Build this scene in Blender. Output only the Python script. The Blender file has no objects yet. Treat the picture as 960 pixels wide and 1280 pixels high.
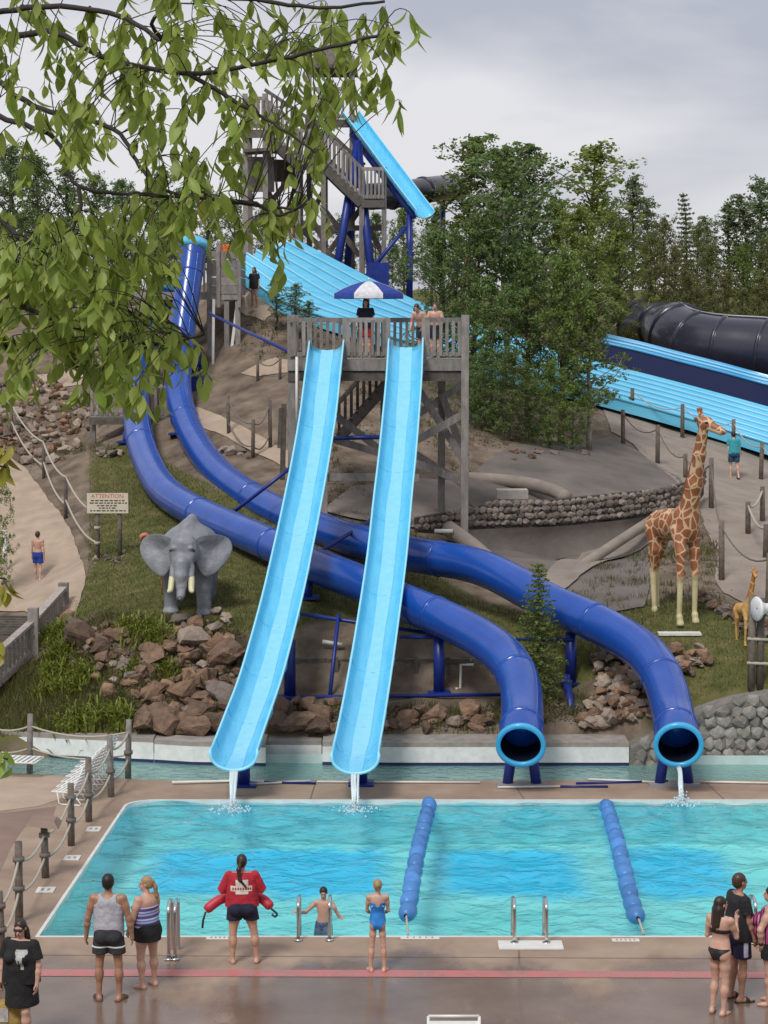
import bpy, bmesh, math, random
import numpy as np
from mathutils import Vector, Matrix, Euler
from mathutils.geometry import delaunay_2d_cdt

R = math.radians
random.seed(7)
rng = np.random.default_rng(7)
scene = bpy.context.scene
COL = scene.collection

# ------------------------------------------------------------------ camera
F_PX = 2600.0                      # focal length in pixels of the 960x1280 photograph
CAM_Z = 9.5                        # eye height above the pool deck
PITCH = math.atan(240 / F_PX)
cam_data = bpy.data.cameras.new('camera')
cam_data.sensor_width = 36.0
cam_data.lens = 36.0 * F_PX / 1280.0
cam_data.clip_start = 0.2
cam_data.clip_end = 3000
cam = bpy.data.objects.new('camera', cam_data)
cam.location = (0, 0, CAM_Z)
cam.rotation_euler = (math.pi / 2 - PITCH, 0, 0)
COL.objects.link(cam)
scene.camera = cam

# ------------------------------------------------------------------ sky and sun (overcast)
SUN_EL, SUN_AZ = 52, 205           # degrees; azimuth clockwise from +Y
world = bpy.data.worlds.new('World')
scene.world = world
world.use_nodes = True
nt = world.node_tree
nt.nodes.clear()
w_out = nt.nodes.new('ShaderNodeOutputWorld')
w_bg = nt.nodes.new('ShaderNodeBackground')
w_bg.inputs['Strength'].default_value = 0.1
sky = nt.nodes.new('ShaderNodeTexSky')
sky.sky_type = 'NISHITA'
sky.sun_disc = False
sky.sun_elevation = R(SUN_EL)
sky.sun_rotation = R(SUN_AZ)
tc = nt.nodes.new('ShaderNodeTexCoord')
mp = nt.nodes.new('ShaderNodeMapping')
mp.inputs['Scale'].default_value = (2.6, 2.6, 8.0)
mp.inputs['Location'].default_value = (1.7, 0.2, 0.9)
nz = nt.nodes.new('ShaderNodeTexNoise')
nz.inputs['Scale'].default_value = 1.15
nz.inputs['Detail'].default_value = 5.0
nz.inputs['Roughness'].default_value = 0.5
nz.inputs['Distortion'].default_value = 0.35
cr = nt.nodes.new('ShaderNodeValToRGB')
cr.color_ramp.elements[0].position = 0.38
cr.color_ramp.elements[0].color = (3.0, 3.1, 3.6, 1)
cr.color_ramp.elements[1].position = 0.6
cr.color_ramp.elements[1].color = (5.0, 4.92, 5.12, 1)
wm = nt.nodes.new('ShaderNodeMix')
wm.data_type = 'RGBA'
wm.inputs[0].default_value = 0.94
L = nt.links.new
L(tc.outputs['Generated'], mp.inputs['Vector'])
L(mp.outputs['Vector'], nz.inputs['Vector'])
L(nz.outputs['Fac'], cr.inputs['Fac'])
L(sky.outputs['Color'], wm.inputs[6])
L(cr.outputs['Color'], wm.inputs[7])
L(wm.outputs[2], w_bg.inputs['Color'])
L(w_bg.outputs['Background'], w_out.inputs['Surface'])

sun_d = bpy.data.lights.new('sun', 'SUN')
sun_d.energy = 1.5
sun_d.angle = R(16)
sun_d.color = (1.0, 0.965, 0.91)
sun = bpy.data.objects.new('sun', sun_d)
COL.objects.link(sun)
_sd = Vector((math.sin(R(SUN_AZ)) * math.cos(R(SUN_EL)), math.cos(R(SUN_AZ)) * math.cos(R(SUN_EL)), math.sin(R(SUN_EL))))
sun.rotation_euler = _sd.to_track_quat('Z', 'Y').to_euler()
sun.location = (0, 20, 60)

vs = scene.view_settings
vs.view_transform = 'Standard'
vs.look = 'None'
vs.exposure = 0.64
vs.gamma = 1.0
vs.use_curve_mapping = False
scene.render.engine = 'CYCLES'
scene.cycles.use_denoising = True
scene.cycles.max_bounces = 8
scene.cycles.transparent_max_bounces = 12
scene.cycles.sample_clamp_indirect = 6.0

# ------------------------------------------------------------------ photo pixel -> direction -> point
_ct, _st = math.cos(PITCH), math.sin(PITCH)
def ray(x, y):
    u = (x - 480) / F_PX
    v = (640 - y) / F_PX
    return Vector((u, _ct + v * _st, -_st + v * _ct))
def P(x, y, Y):                    # point on the pixel's ray at world depth Y
    d = ray(x, y)
    t = Y / d.y
    return Vector((d.x * t, Y, CAM_Z + d.z * t))
def PZ(x, y, z):                   # point on the pixel's ray at height z
    d = ray(x, y)
    t = (z - CAM_Z) / d.z
    return Vector((d.x * t, d.y * t, z))
def topx(X, Y, Z):                 # numpy: world -> pixel
    dy = Y * _ct - (Z - CAM_Z) * _st
    up = Y * _st + (Z - CAM_Z) * _ct
    return 480 + F_PX * X / dy, 640 - F_PX * up / dy

# ------------------------------------------------------------------ materials
MATS = {}
def mat(name, col, rough=0.6, var=0.0, scale=3.0, bump=0.0, bscale=None, metal=0.0, coat=0.0, spec=0.5,
        col2=None, obj_var=0.0, stretch=None, trans=0.0, subsurf=0.0, coord='pos', detail=6.0, rough_var=0.0):
    if name in MATS:
        return MATS[name]
    m = bpy.data.materials.new(name)
    m.use_nodes = True
    n = m.node_tree.nodes; l = m.node_tree.links.new
    b = n['Principled BSDF']
    b.inputs['Roughness'].default_value = rough
    b.inputs['Metallic'].default_value = metal
    b.inputs['Coat Weight'].default_value = coat
    b.inputs['Coat Roughness'].default_value = 0.08
    b.inputs['Specular IOR Level'].default_value = spec
    if trans: b.inputs['Transmission Weight'].default_value = trans
    c = (*col, 1)
    b.inputs['Base Color'].default_value = c
    vec = None
    def getvec():
        nonlocal vec
        if vec is None:
            if coord == 'pos':
                g = n.new('ShaderNodeNewGeometry'); src = g.outputs['Position']
            else:
                g = n.new('ShaderNodeTexCoord'); src = g.outputs['Object']
            if stretch:
                mpn = n.new('ShaderNodeMapping'); mpn.inputs['Scale'].default_value = stretch
                l(src, mpn.inputs['Vector']); src = mpn.outputs['Vector']
            vec = src
        return vec
    last = None
    if var > 0 or col2 is not None:
        t = n.new('ShaderNodeTexNoise'); t.inputs['Scale'].default_value = scale; t.inputs['Detail'].default_value = detail
        t.inputs['Roughness'].default_value = 0.6
        l(getvec(), t.inputs['Vector'])
        r = n.new('ShaderNodeValToRGB')
        r.color_ramp.elements[0].position = 0.3; r.color_ramp.elements[1].position = 0.7
        if col2 is None:
            r.color_ramp.elements[0].color = (*[x * (1 - var) for x in col], 1)
            r.color_ramp.elements[1].color = (*[min(1, x * (1 + var)) for x in col], 1)
        else:
            r.color_ramp.elements[0].color = (*col2, 1); r.color_ramp.elements[1].color = c
        l(t.outputs['Fac'], r.inputs['Fac'])
        last = r.outputs['Color']
        if rough_var:
            mr = n.new('ShaderNodeMapRange')
            mr.inputs[1].default_value = 0.3; mr.inputs[2].default_value = 0.7
            mr.inputs[3].default_value = rough - rough_var; mr.inputs[4].default_value = rough + rough_var
            l(t.outputs['Fac'], mr.inputs[0]); l(mr.outputs[0], b.inputs['Roughness'])
    if obj_var > 0:
        oi = n.new('ShaderNodeObjectInfo')
        hs = n.new('ShaderNodeHueSaturation')
        mr = n.new('ShaderNodeMapRange'); mr.inputs[3].default_value = 1 - obj_var; mr.inputs[4].default_value = 1 + obj_var
        l(oi.outputs['Random'], mr.inputs[0]); l(mr.outputs[0], hs.inputs['Value'])
        if last is None: hs.inputs['Color'].default_value = c
        else: l(last, hs.inputs['Color'])
        last = hs.outputs['Color']
    if last is not None:
        l(last, b.inputs['Base Color'])
    if bump > 0:
        t2 = n.new('ShaderNodeTexNoise'); t2.inputs['Scale'].default_value = bscale or scale * 4; t2.inputs['Detail'].default_value = 5
        l(getvec(), t2.inputs['Vector'])
        bp = n.new('ShaderNodeBump'); bp.inputs['Strength'].default_value = min(1, bump); bp.inputs['Distance'].default_value = 0.03
        l(t2.outputs['Fac'], bp.inputs['Height']); l(bp.outputs['Normal'], b.inputs['Normal'])
    MATS[name] = m
    return m

def leaf_mat(name, c1, c2, trans=0.35, obj_var=0.0, rough=0.55):
    if name in MATS: return MATS[name]
    m = bpy.data.materials.new(name); m.use_nodes = True
    n = m.node_tree.nodes; l = m.node_tree.links.new
    b = n['Principled BSDF']; b.inputs['Roughness'].default_value = rough; b.inputs['Specular IOR Level'].default_value = 0.35
    g = n.new('ShaderNodeNewGeometry')
    r = n.new('ShaderNodeValToRGB')
    r.color_ramp.elements[0].color = (*c1, 1); r.color_ramp.elements[1].color = (*c2, 1)
    l(g.outputs['Random Per Island'], r.inputs['Fac'])
    last = r.outputs['Color']
    if obj_var:
        oi = n.new('ShaderNodeObjectInfo'); hs = n.new('ShaderNodeHueSaturation')
        mr = n.new('ShaderNodeMapRange'); mr.inputs[3].default_value = 1 - obj_var; mr.inputs[4].default_value = 1 + obj_var
        mh = n.new('ShaderNodeMapRange'); mh.inputs[3].default_value = 0.485; mh.inputs[4].default_value = 0.515
        l(oi.outputs['Random'], mr.inputs[0]); l(mr.outputs[0], hs.inputs['Value'])
        l(oi.outputs['Random'], mh.inputs[0]); l(mh.outputs[0], hs.inputs['Hue'])
        l(last, hs.inputs['Color']); last = hs.outputs['Color']
    l(last, b.inputs['Base Color'])
    tr = n.new('ShaderNodeBsdfTranslucent'); l(last, tr.inputs['Color'])
    mx = n.new('ShaderNodeMixShader'); mx.inputs['Fac'].default_value = trans
    l(b.outputs[0], mx.inputs[1]); l(tr.outputs[0], mx.inputs[2])
    l(mx.outputs[0], n['Material Output'].inputs['Surface'])
    MATS[name] = m
    return m

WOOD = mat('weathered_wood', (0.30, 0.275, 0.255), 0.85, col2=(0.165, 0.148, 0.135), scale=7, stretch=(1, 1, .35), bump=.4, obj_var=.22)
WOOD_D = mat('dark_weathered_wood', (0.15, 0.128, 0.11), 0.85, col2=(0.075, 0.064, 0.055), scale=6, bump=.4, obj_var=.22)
POST = mat('post_wood', (0.19, 0.155, 0.125), 0.85, col2=(0.09, 0.072, 0.06), scale=9, bump=.4, obj_var=.2)
ROPE = mat('rope', (0.42, 0.38, 0.31), 0.9)
ROPE_D = mat('dark_rope', (0.16, 0.14, 0.12), 0.9)
BLUE = mat('blue_fibreglass', (0.007, 0.058, 0.32), 0.28, col2=(0.01, 0.075, 0.39), scale=1.6, coat=.3, rough_var=.07, bump=.06, bscale=1.2)
BLUE_ST = mat('blue_steel', (0.007, 0.025, 0.2), 0.4, var=.25, scale=5)
CYAN = mat('cyan_fibreglass', (0.13, 0.58, 0.84), 0.28, col2=(0.085, 0.48, 0.77), scale=2.6, coat=.3, rough_var=.1, stretch=(2.5, .6, .6))
CYAN_R = mat('lit_cyan_rim', (0.3, 0.72, 0.9), 0.35)  # paler than the flume: the lit look of the rolled edge put into the colour
FILM = mat('thin_running_water', (0.28, 0.66, 0.88), 0.12, col2=(0.21, 0.61, 0.86), scale=6, bump=.25, bscale=14)
WHITE = mat('white_paint', (0.74, 0.74, 0.72), 0.5, var=.12, scale=5)
PVC = mat('white_pvc', (0.7, 0.69, 0.64), 0.4, var=.1, scale=6)
NAVY = mat('navy', (0.012, 0.022, 0.09), 0.5)
BLACK = mat('black_plastic', (0.012, 0.012, 0.014), 0.45)
STEEL = mat('stainless', (0.62, 0.62, 0.62), 0.22, metal=1.0)

# ------------------------------------------------------------------ object helpers
def link(o, parent=None):
    COL.objects.link(o)
    if parent is not None: o.parent = parent
    return o
def tag(o, label=None, cat=None, group=None, kind=None):
    if label: o['label'] = label
    if cat: o['category'] = cat
    if group: o['group'] = group
    if kind: o['kind'] = kind
    return o
def thing(name, label, cat, loc=(0, 0, 0), rz=0, group=None):
    o = bpy.data.objects.new(name, None)
    o.empty_display_size = 0.2
    o.location = loc; o.rotation_euler = (0, 0, rz)
    link(o); tag(o, label, cat, group)
    return o
def mesh_obj(name, verts, faces, m, parent=None, smooth=False, world=True):
    """verts in world space when parented to a thing unless world=False (then local)"""
    me = bpy.data.meshes.new(name)
    me.from_pydata([tuple(v) for v in verts], [], [tuple(f) for f in faces])
    if isinstance(m, (list, tuple)):
        for q in m: me.materials.append(q)
    elif m: me.materials.append(m)
    if smooth: me.polygons.foreach_set('use_smooth', [True] * len(me.polygons))
    me.update()
    o = bpy.data.objects.new(name, me)
    link(o, parent)
    if parent is not None and world:
        o.matrix_parent_inverse = parent_inv(parent)
    return o
def parent_inv(p):
    m = Matrix.Identity(4)
    while p is not None:
        m = p.matrix_parent_inverse @ p.matrix_basis @ m if p.parent else p.matrix_basis @ m
        p = p.parent
    return m.inverted()
def np_mesh(name, V, Fq, m, parent=None, smooth=False, world=True, sizes=None):
    """fast mesh from numpy: Fq (n,k) face array"""
    me = bpy.data.meshes.new(name)
    V = np.asarray(V, dtype=np.float32); Fq = np.asarray(Fq, dtype=np.int32)
    k = Fq.shape[1]
    me.vertices.add(len(V)); me.vertices.foreach_set('co', V.ravel())
    me.loops.add(Fq.size); me.loops.foreach_set('vertex_index', Fq.ravel())
    me.polygons.add(len(Fq)); me.polygons.foreach_set('loop_start', np.arange(0, Fq.size, k, dtype=np.int32))
    if smooth: me.polygons.foreach_set('use_smooth', np.ones(len(Fq), dtype=bool))
    if isinstance(m, (list, tuple)):
        for q in m: me.materials.append(q)
    elif m: me.materials.append(m)
    me.update(calc_edges=True); me.validate()
    o = bpy.data.objects.new(name, me)
    link(o, parent)
    if parent is not None and world: o.matrix_parent_inverse = parent_inv(parent)
    return o
def put(name, me, M, parent=None):
    """object with shared mesh at a WORLD matrix"""
    o = bpy.data.objects.new(name, me)
    link(o, parent)
    if parent is not None: o.matrix_parent_inverse = parent_inv(parent)
    o.matrix_basis = M
    return o

_cubes = {}
def cube_mesh(m, bev=0.0):
    k = m.name
    if k not in _cubes:
        bm = bmesh.new(); bmesh.ops.create_cube(bm, size=1)
        me = bpy.data.meshes.new('board_' + k); bm.to_mesh(me); bm.free()
        me.materials.append(m); _cubes[k] = me
    return _cubes[k]
def frame_from(z, up=Vector((0, 0, 1))):
    z = z.normalized()
    if abs(z.dot(up)) > 0.99: up = Vector((0, 1, 0))
    x = up.cross(z).normalized(); y = z.cross(x)
    return Matrix((x, y, z)).transposed()
def beam(name, a, b, w, h, m, parent, ext=0.0):
    """board from a to b: w across (horizontal), h the other way"""
    a = Vector(a); b = Vector(b); d = b - a; ln = d.length
    M = Matrix.Translation((a + b) / 2) @ frame_from(d).to_4x4() @ Matrix.Diagonal((w, h, ln + ext, 1))
    return put(name, cube_mesh(m), M, parent)
def box(name, c, size, m, parent, rz=0, rx=0, ry=0):
    M = Matrix.Translation(c) @ Euler((rx, ry, rz)).to_matrix().to_4x4() @ Matrix.Diagonal((*size, 1))
    return put(name, cube_mesh(m), M, parent)

def catmull(pts, n=8):
    pts = [Vector(p) for p in pts]
    q = [pts[0] * 2 - pts[1]] + pts + [pts[-1] * 2 - pts[-2]]
    out = []
    for i in range(1, len(q) - 2):
        p0, p1, p2, p3 = q[i - 1:i + 3]
        for k in range(n):
            t = k / n
            out.append(.5 * ((2 * p1) + (p2 - p0) * t + (2 * p0 - 5 * p1 + 4 * p2 - p3) * t * t + (3 * p1 - p0 - 3 * p2 + p3) * t ** 3))
    out.append(pts[-1].copy())
    return out
def tube_geo(path, rad, ns=8, cap=True, V=None, Fc=None):
    """sweep circle along path, rad number or list; returns verts, faces"""
    if V is None: V, Fc = [], []
    path = [Vector(p) for p in path]
    n = len(path); base = len(V)
    t0 = (path[1] - path[0]).normalized()
    up = Vector((0, 0, 1)) if abs(t0.z) < .9 else Vector((1, 0, 0))
    x = up.cross(t0).normalized()
    for i in range(n):
        t = (path[min(i + 1, n - 1)] - path[max(i - 1, 0)])
        if t.length < 1e-9: t = t0.copy()
        t.normalize()
        x = (x - t * x.dot(t)); x.normalize(); y = t.cross(x)
        r = rad[i] if hasattr(rad, '__len__') else rad
        for k in range(ns):
            a = 2 * math.pi * k / ns
            V.append(path[i] + (x * math.cos(a) + y * math.sin(a)) * r)
    for i in range(n - 1):
        for k in range(ns):
            k2 = (k + 1) % ns
            Fc.append((base + i * ns + k, base + i * ns + k2, base + (i + 1) * ns + k2, base + (i + 1) * ns + k))
    if cap:
        Fc.append(tuple(base + k for k in range(ns))[::-1])
        Fc.append(tuple(base + (n - 1) * ns + k for k in range(ns)))
    return V, Fc
def tube(name, path, rad, m, parent=None, ns=8, smooth=True, cap=True):
    V, Fc = tube_geo(path, rad, ns, cap)
    return mesh_obj(name, V, Fc, m, parent, smooth)
def sag(a, b, s=0.15, n=8):
    a = Vector(a); b = Vector(b)
    return [a.lerp(b, i / n) - Vector((0, 0, s * 4 * (i / n) * (1 - i / n))) for i in range(n + 1)]
# ================================================================== terrain
_cp = []
def cp(x, y, Y): _cp.append(tuple(P(x, y, Y)))
def cw(X, Y, Z): _cp.append((X, Y, Z))
# foot of the bank behind the channel
for X, z in ((-30, .5), (-16, .45), (-11, .4), (-7, .4), (-4, .38), (-1, .35), (2, .35), (4.5, .4)): cw(X, 45.3, z)
for X, z in ((6, .75), (7.2, 1.2), (8.2, 1.48), (10, 1.6), (14, 1.7), (24, 1.8)): cw(X, 45.15, z)
# rock slope and lawn on the left
for a in ((60, 850, 47.5), (180, 830, 47.2), (120, 780, 49), (200, 782, 48.6), (230, 772, 49.5), (290, 800, 48), (280, 850, 46.8),
          (300, 740, 51), (200, 720, 53), (120, 698, 55.5), (150, 640, 59.5), (200, 585, 65), (110, 575, 66), (60, 600, 66),
          (48, 727, 57), (20, 780, 53), (95, 760, 52.5), (10, 640, 63), (0, 560, 70), (80, 575, 71), (30, 500, 75), (90, 470, 77), (-120, 620, 64), (-150, 500, 75)): cp(*a)
for X in (-2.6, -1.6, -.6, .4, 1.4, 2.4, 3.4, 4.3):
    for Y_, z_ in ((46.6, .88), (47.1, .95), (47.55, .98), (48.05, 1.92), (48.5, 2.02)): cw(X, Y_, z_)
cw(-9.5, 47.2, .35); cw(-12, 49, .5)
# middle: under the slides and the platform
for a in ((340, 870, 46.3), (420, 870, 46.3), (520, 872, 46.3), (610, 868, 46.3), (450, 780, 49.6), (560, 740, 52),
          (360, 640, 57), (430, 640, 57.5), (520, 655, 56.5), (600, 690, 54.5), (330, 580, 62), (300, 545, 65), (340, 560, 63.5),
          (330, 500, 67.5), (270, 500, 69), (420, 560, 63), (480, 520, 66), (320, 440, 71), (318, 384, 74), (200, 460, 74.5), (250, 420, 76.5), (400, 470, 69)): cp(*a)
# gunite basin and the plateau behind the stone wall
for a in ((650, 745, 52.5), (720, 740, 52.8), (610, 695, 56.2), (700, 700, 57.6), (765, 688, 58), (640, 615, 61.5), (700, 590, 64.5), (600, 590, 63.5),
          (830, 600, 67), (760, 570, 69.5), (680, 565, 68.5), (620, 540, 70), (850, 640, 61), (800, 700, 54.6)): cp(*a)
# giraffe lawn and the right path
for a in ((848, 786, 49), (760, 770, 49.8), (700, 800, 47.8), (932, 807, 47.8), (900, 760, 50.2), (960, 790, 48.8), (960, 740, 51.6), (900, 705, 54.2), (870, 650, 60.5), (917, 600, 71),
          (950, 620, 68), (850, 580, 71), (790, 535, 74.5), (930, 572, 74.5), (1080, 640, 64), (1080, 760, 50.5), (1150, 590, 72), (760, 820, 47), (700, 870, 45.9)): cp(*a)
# hilltop
for a in ((870, 480, 91), (960, 490, 92), (150, 420, 81), (0, 440, 83)): cp(*a)
RS_NEAR = [(284, 334, 76.6), (305, 350, 76), (360, 388, 75.2), (450, 418, 75), (560, 450, 75.4), (660, 478, 76.2), (755, 502, 77), (850, 528, 77), (960, 562, 76), (1120, 612, 73)]
RS_FAR = [(366, 305, 81.8), (420, 333, 81.8), (500, 374, 82), (560, 400, 82.5), (620, 420, 83), (690, 444, 83.4), (760, 463, 84), (850, 486, 84.3), (960, 516, 83.6), (1120, 562, 80)]
for q1, q2 in zip(RS_NEAR, RS_FAR):       # the hill carries the wide slide: bed it half a metre lower
    for u in (-.03, .25, .5, .75, 1.03):
        w_ = P(*q1).lerp(P(*q2), u); cw(w_.x, w_.y, w_.z - .34)
for X in (-60, -30, -12, 4, 22, 45, 80):
    cw(X, 112, 10.8 - abs(X) * .02); cw(X, 150, 11.5); cw(X, 420, 9)
for Y, z in ((46, 1.2), (60, 3.6), (75, 6), (90, 8.5)):
    cw(-45, Y, z); cw(45, Y, z)
_C = np.array(_cp)
def _phi(r): return r
_xy = _C[:, :2]
_K = _phi(np.linalg.norm(_xy[:, None] - _xy[None], axis=2)) - np.eye(len(_C)) * 0.15
_A = np.block([[_K, np.c_[np.ones(len(_C)), _xy]], [np.c_[np.ones(len(_C)), _xy].T, np.zeros((3, 3))]])
_w = np.linalg.solve(_A, np.r_[_C[:, 2], 0, 0, 0])
def _sm(e0, e1, x):
    t = np.clip((x - e0) / (e1 - e0), 0, 1); return t * t * (3 - 2 * t)
_nv = rng.normal(size=(14, 2)); _np = rng.uniform(0, 6.28, 14); _nf = np.geomspace(.35, 2.6, 14)
def Hnp(X, Y):
    X = np.asarray(X, float); Y = np.asarray(Y, float)
    sh = X.shape; x = X.ravel(); y = Y.ravel()
    out = np.empty_like(x)
    for s in range(0, len(x), 20000):
        q = np.c_[x[s:s + 20000], y[s:s + 20000]]
        d = np.linalg.norm(q[:, None] - _xy[None], axis=2)
        out[s:s + 20000] = _phi(d) @ _w[:-3] + _w[-3] + q @ _w[-2:]
    nz_ = sum(np.sin((x * v[0] + y * v[1]) / np.hypot(*v) * f + p) / f for v, p, f in zip(_nv, _np, _nf))
    out += .022 * nz_ * _sm(46, 49, y)
    near = np.clip(7.9 - .45 * (y - 3.5), 0, 7.9)
    low = np.where(y < 30, near - 1.7 * _sm(19.5, 22.5, y), -1.7)
    return np.where(y < 44.7, low, low + (out - low) * _sm(44.7, 45.2, y)).reshape(sh)
def H(X, Y): return float(Hnp(np.array([X]), np.array([Y]))[0])
def G(x, y, ymin=45.3, ymax=130, n=700):          # ground point seen at a pixel (first hit of its ray)
    d = ray(x, y); Ys = np.linspace(ymin, ymax, n); t = Ys / d.y
    Z = CAM_Z + d.z * t; h = Hnp(d.x * t, Ys)
    w = np.nonzero(Z < h)[0]
    i = int(w[0]) if len(w) else n - 1
    if i > 0 and len(w):
        a = Z[i - 1] - h[i - 1]; b = h[i] - Z[i]; f = a / (a + b + 1e-9); Yv = Ys[i - 1] + f * (Ys[i] - Ys[i - 1])
    else: Yv = Ys[i]
    X = d.x * Yv / d.y
    return Vector((X, Yv, H(X, Yv)))
def onto(X, Y, up=0.0): return Vector((X, Y, H(X, Y) + up))
def inpoly(px, py, poly):
    px = np.asarray(px, float); py = np.asarray(py, float); ins = np.zeros(px.shape, bool)
    n = len(poly)
    for i in range(n):
        x1, y1 = poly[i][:2]; x2, y2 = poly[(i + 1) % n][:2]
        c = ((y1 > py) != (y2 > py)) & (px < (x2 - x1) * (py - y1) / (y2 - y1 + 1e-12) + x1)
        ins ^= c
    return ins

def geo_axis(fine0, fine1, step, lo, hi, g=1.22):
    a = list(np.arange(fine0, fine1 + 1e-6, step)); s = step
    while a[-1] < hi: s *= g; a.append(a[-1] + s)
    s = step
    while a[0] > lo: s *= g; a.insert(0, a[0] - s)
    return np.array(a)
GX = geo_axis(-17, 20, .3, -500, 500); GY = np.r_[np.arange(-60, 20, 2.5), np.arange(20, 44.6, 1.2), geo_axis(44.7, 100, .3, 44.7, 900)]
XX, YY = np.meshgrid(GX, GY)
ZZ = Hnp(XX, YY)
nx, ny = len(GX), len(GY)
ii = (np.arange(ny - 1)[:, None] * nx + np.arange(nx - 1)[None]).ravel()
TF = np.c_[ii, ii + 1, ii + nx + 1, ii + nx]
ground = np_mesh('ground', np.c_[XX.ravel(), YY.ravel(), ZZ.ravel()], TF, None, smooth=True)
tag(ground, kind='structure')
# lawn zones (where grass has been sown) as a vertex attribute
LAWNS = [[G(*p) for p in q] for q in (
    [(112, 560), (200, 570), (250, 600), (330, 640), (420, 700), (560, 725), (700, 780), (770, 760), (830, 745), (900, 762), (960, 790), (1200, 800), (1200, 868), (960, 866), (880, 880), (800, 930), (745, 850), (690, 820), (560, 805), (420, 775), (310, 800), (250, 790), (90, 790), (95, 750), (110, 715)],
    [(0, 850), (90, 800), (150, 850), (170, 915), (60, 928), (-160, 920), (-160, 850)],
)]
gx, gy = XX.ravel(), YY.ravel()
gm = np.zeros(len(gx), np.float32)
for q in LAWNS: gm[inpoly(gx, gy, q)] = 1
gm[(gy > 95)] = .8; gm[gy < 30] = 1; gm[(gy > 45) & (np.abs(gx) > 19)] = .9
g2 = gm.reshape(ny, nx).copy()
for _ in range(2):
    g2[1:-1, 1:-1] = (g2[1:-1, 1:-1] * 2 + g2[:-2, 1:-1] + g2[2:, 1:-1] + g2[1:-1, :-2] + g2[1:-1, 2:]) / 6
at = ground.data.attributes.new('lawn', 'FLOAT', 'POINT'); at.data.foreach_set('value', g2.ravel().astype(np.float32))
def ground_mat():
    m = bpy.data.materials.new('grass_and_dirt'); m.use_nodes = True
    n = m.node_tree.nodes; l = m.node_tree.links.new; b = n['Principled BSDF']; b.inputs['Roughness'].default_value = .95
    b.inputs['Specular IOR Level'].default_value = .2
    g = n.new('ShaderNodeNewGeometry')
    def noise(s, d=6, ro=.6):
        t = n.new('ShaderNodeTexNoise'); t.inputs['Scale'].default_value = s; t.inputs['Detail'].default_value = d; t.inputs['Roughness'].default_value = ro
        l(g.outputs['Position'], t.inputs['Vector']); return t.outputs['Fac']
    def ramp(src, cols, pos):
        r = n.new('ShaderNodeValToRGB')
        while len(r.color_ramp.elements) < len(cols): r.color_ramp.elements.new(.5)
        for e, c, p in zip(r.color_ramp.elements, cols, pos): e.position = p; e.color = (*c, 1)
        l(src, r.inputs['Fac']); return r.outputs['Color']
    dirt = ramp(noise(1.3), [(.095, .07, .051), (.175, .135, .1), (.265, .21, .16)], (.3, .5, .72))
    grass = ramp(noise(2.2, 8), [(.065, .068, .022), (.105, .11, .034), (.18, .15, .068)], (.3, .5, .74))
    a = n.new('ShaderNodeAttribute'); a.attribute_name = 'lawn'
    ad = n.new('ShaderNodeMath'); ad.operation = 'MULTIPLY_ADD'; ad.inputs[1].default_value = 1.5; ad.inputs[2].default_value = -.75
    l(noise(1.1, 6, .7), ad.inputs[0])
    s = n.new('ShaderNodeMath'); s.operation = 'ADD'; l(a.outputs['Fac'], s.inputs[0]); l(ad.outputs[0], s.inputs[1])
    mr = n.new('ShaderNodeMapRange'); mr.inputs[1].default_value = .35; mr.inputs[2].default_value = .75; l(s.outputs[0], mr.inputs[0])
    mx = n.new('ShaderNodeMix'); mx.data_type = 'RGBA'; l(mr.outputs[0], mx.inputs[0]); l(dirt, mx.inputs[6]); l(grass, mx.inputs[7])
    l(mx.outputs[2], b.inputs['Base Color'])
    bp = n.new('ShaderNodeBump'); bp.inputs['Strength'].default_value = .8; bp.inputs['Distance'].default_value = .05
    l(noise(14, 6), bp.inputs['Height']); l(bp.outputs['Normal'], b.inputs['Normal'])
    return m
ground.data.materials.append(ground_mat())

def drape(name, poly, m, up=.03, step=.45, kind='structure', smooth=True, pxpoly=True, wob=.02):
    """sheet of ground cover following the terrain inside a polygon"""
    pts = [G(*p) for p in poly] if pxpoly else [Vector((*p, 0)) for p in poly]
    ring = []
    for i, a in enumerate(pts):
        b = pts[(i + 1) % len(pts)]
        k = max(1, int((b - a).length / (step * .6)))
        for j in range(k):
            q = a.lerp(b, j / k); ring.append((q.x + random.uniform(-wob, wob), q.y + random.uniform(-wob, wob)))
    R_ = np.array(ring); x0, y0 = R_.min(0); x1, y1 = R_.max(0)
    gx, gy = np.meshgrid(np.arange(x0, x1, step), np.arange(y0, y1, step))
    ins = inpoly(gx.ravel(), gy.ravel(), ring)
    inner = np.c_[gx.ravel()[ins], gy.ravel()[ins]]
    d = np.min(np.linalg.norm(inner[:, None] - R_[None], axis=2), axis=1) if len(inner) else np.zeros(0)
    inner = inner[d > step * .35] if len(inner) else inner
    vs_ = [Vector(p) for p in ring] + [Vector(p) for p in inner]
    ed = [(i, (i + 1) % len(ring)) for i in range(len(ring))]
    vo, eo, fo, *_ = delaunay_2d_cdt(vs_, ed, [], 1, 1e-4)
    A = np.array([(v.x, v.y) for v in vo])
    Z = Hnp(A[:, 0], A[:, 1]) + up
    return tag(mesh_obj(name, np.c_[A, Z], fo, m, None, smooth), kind=kind)

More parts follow.
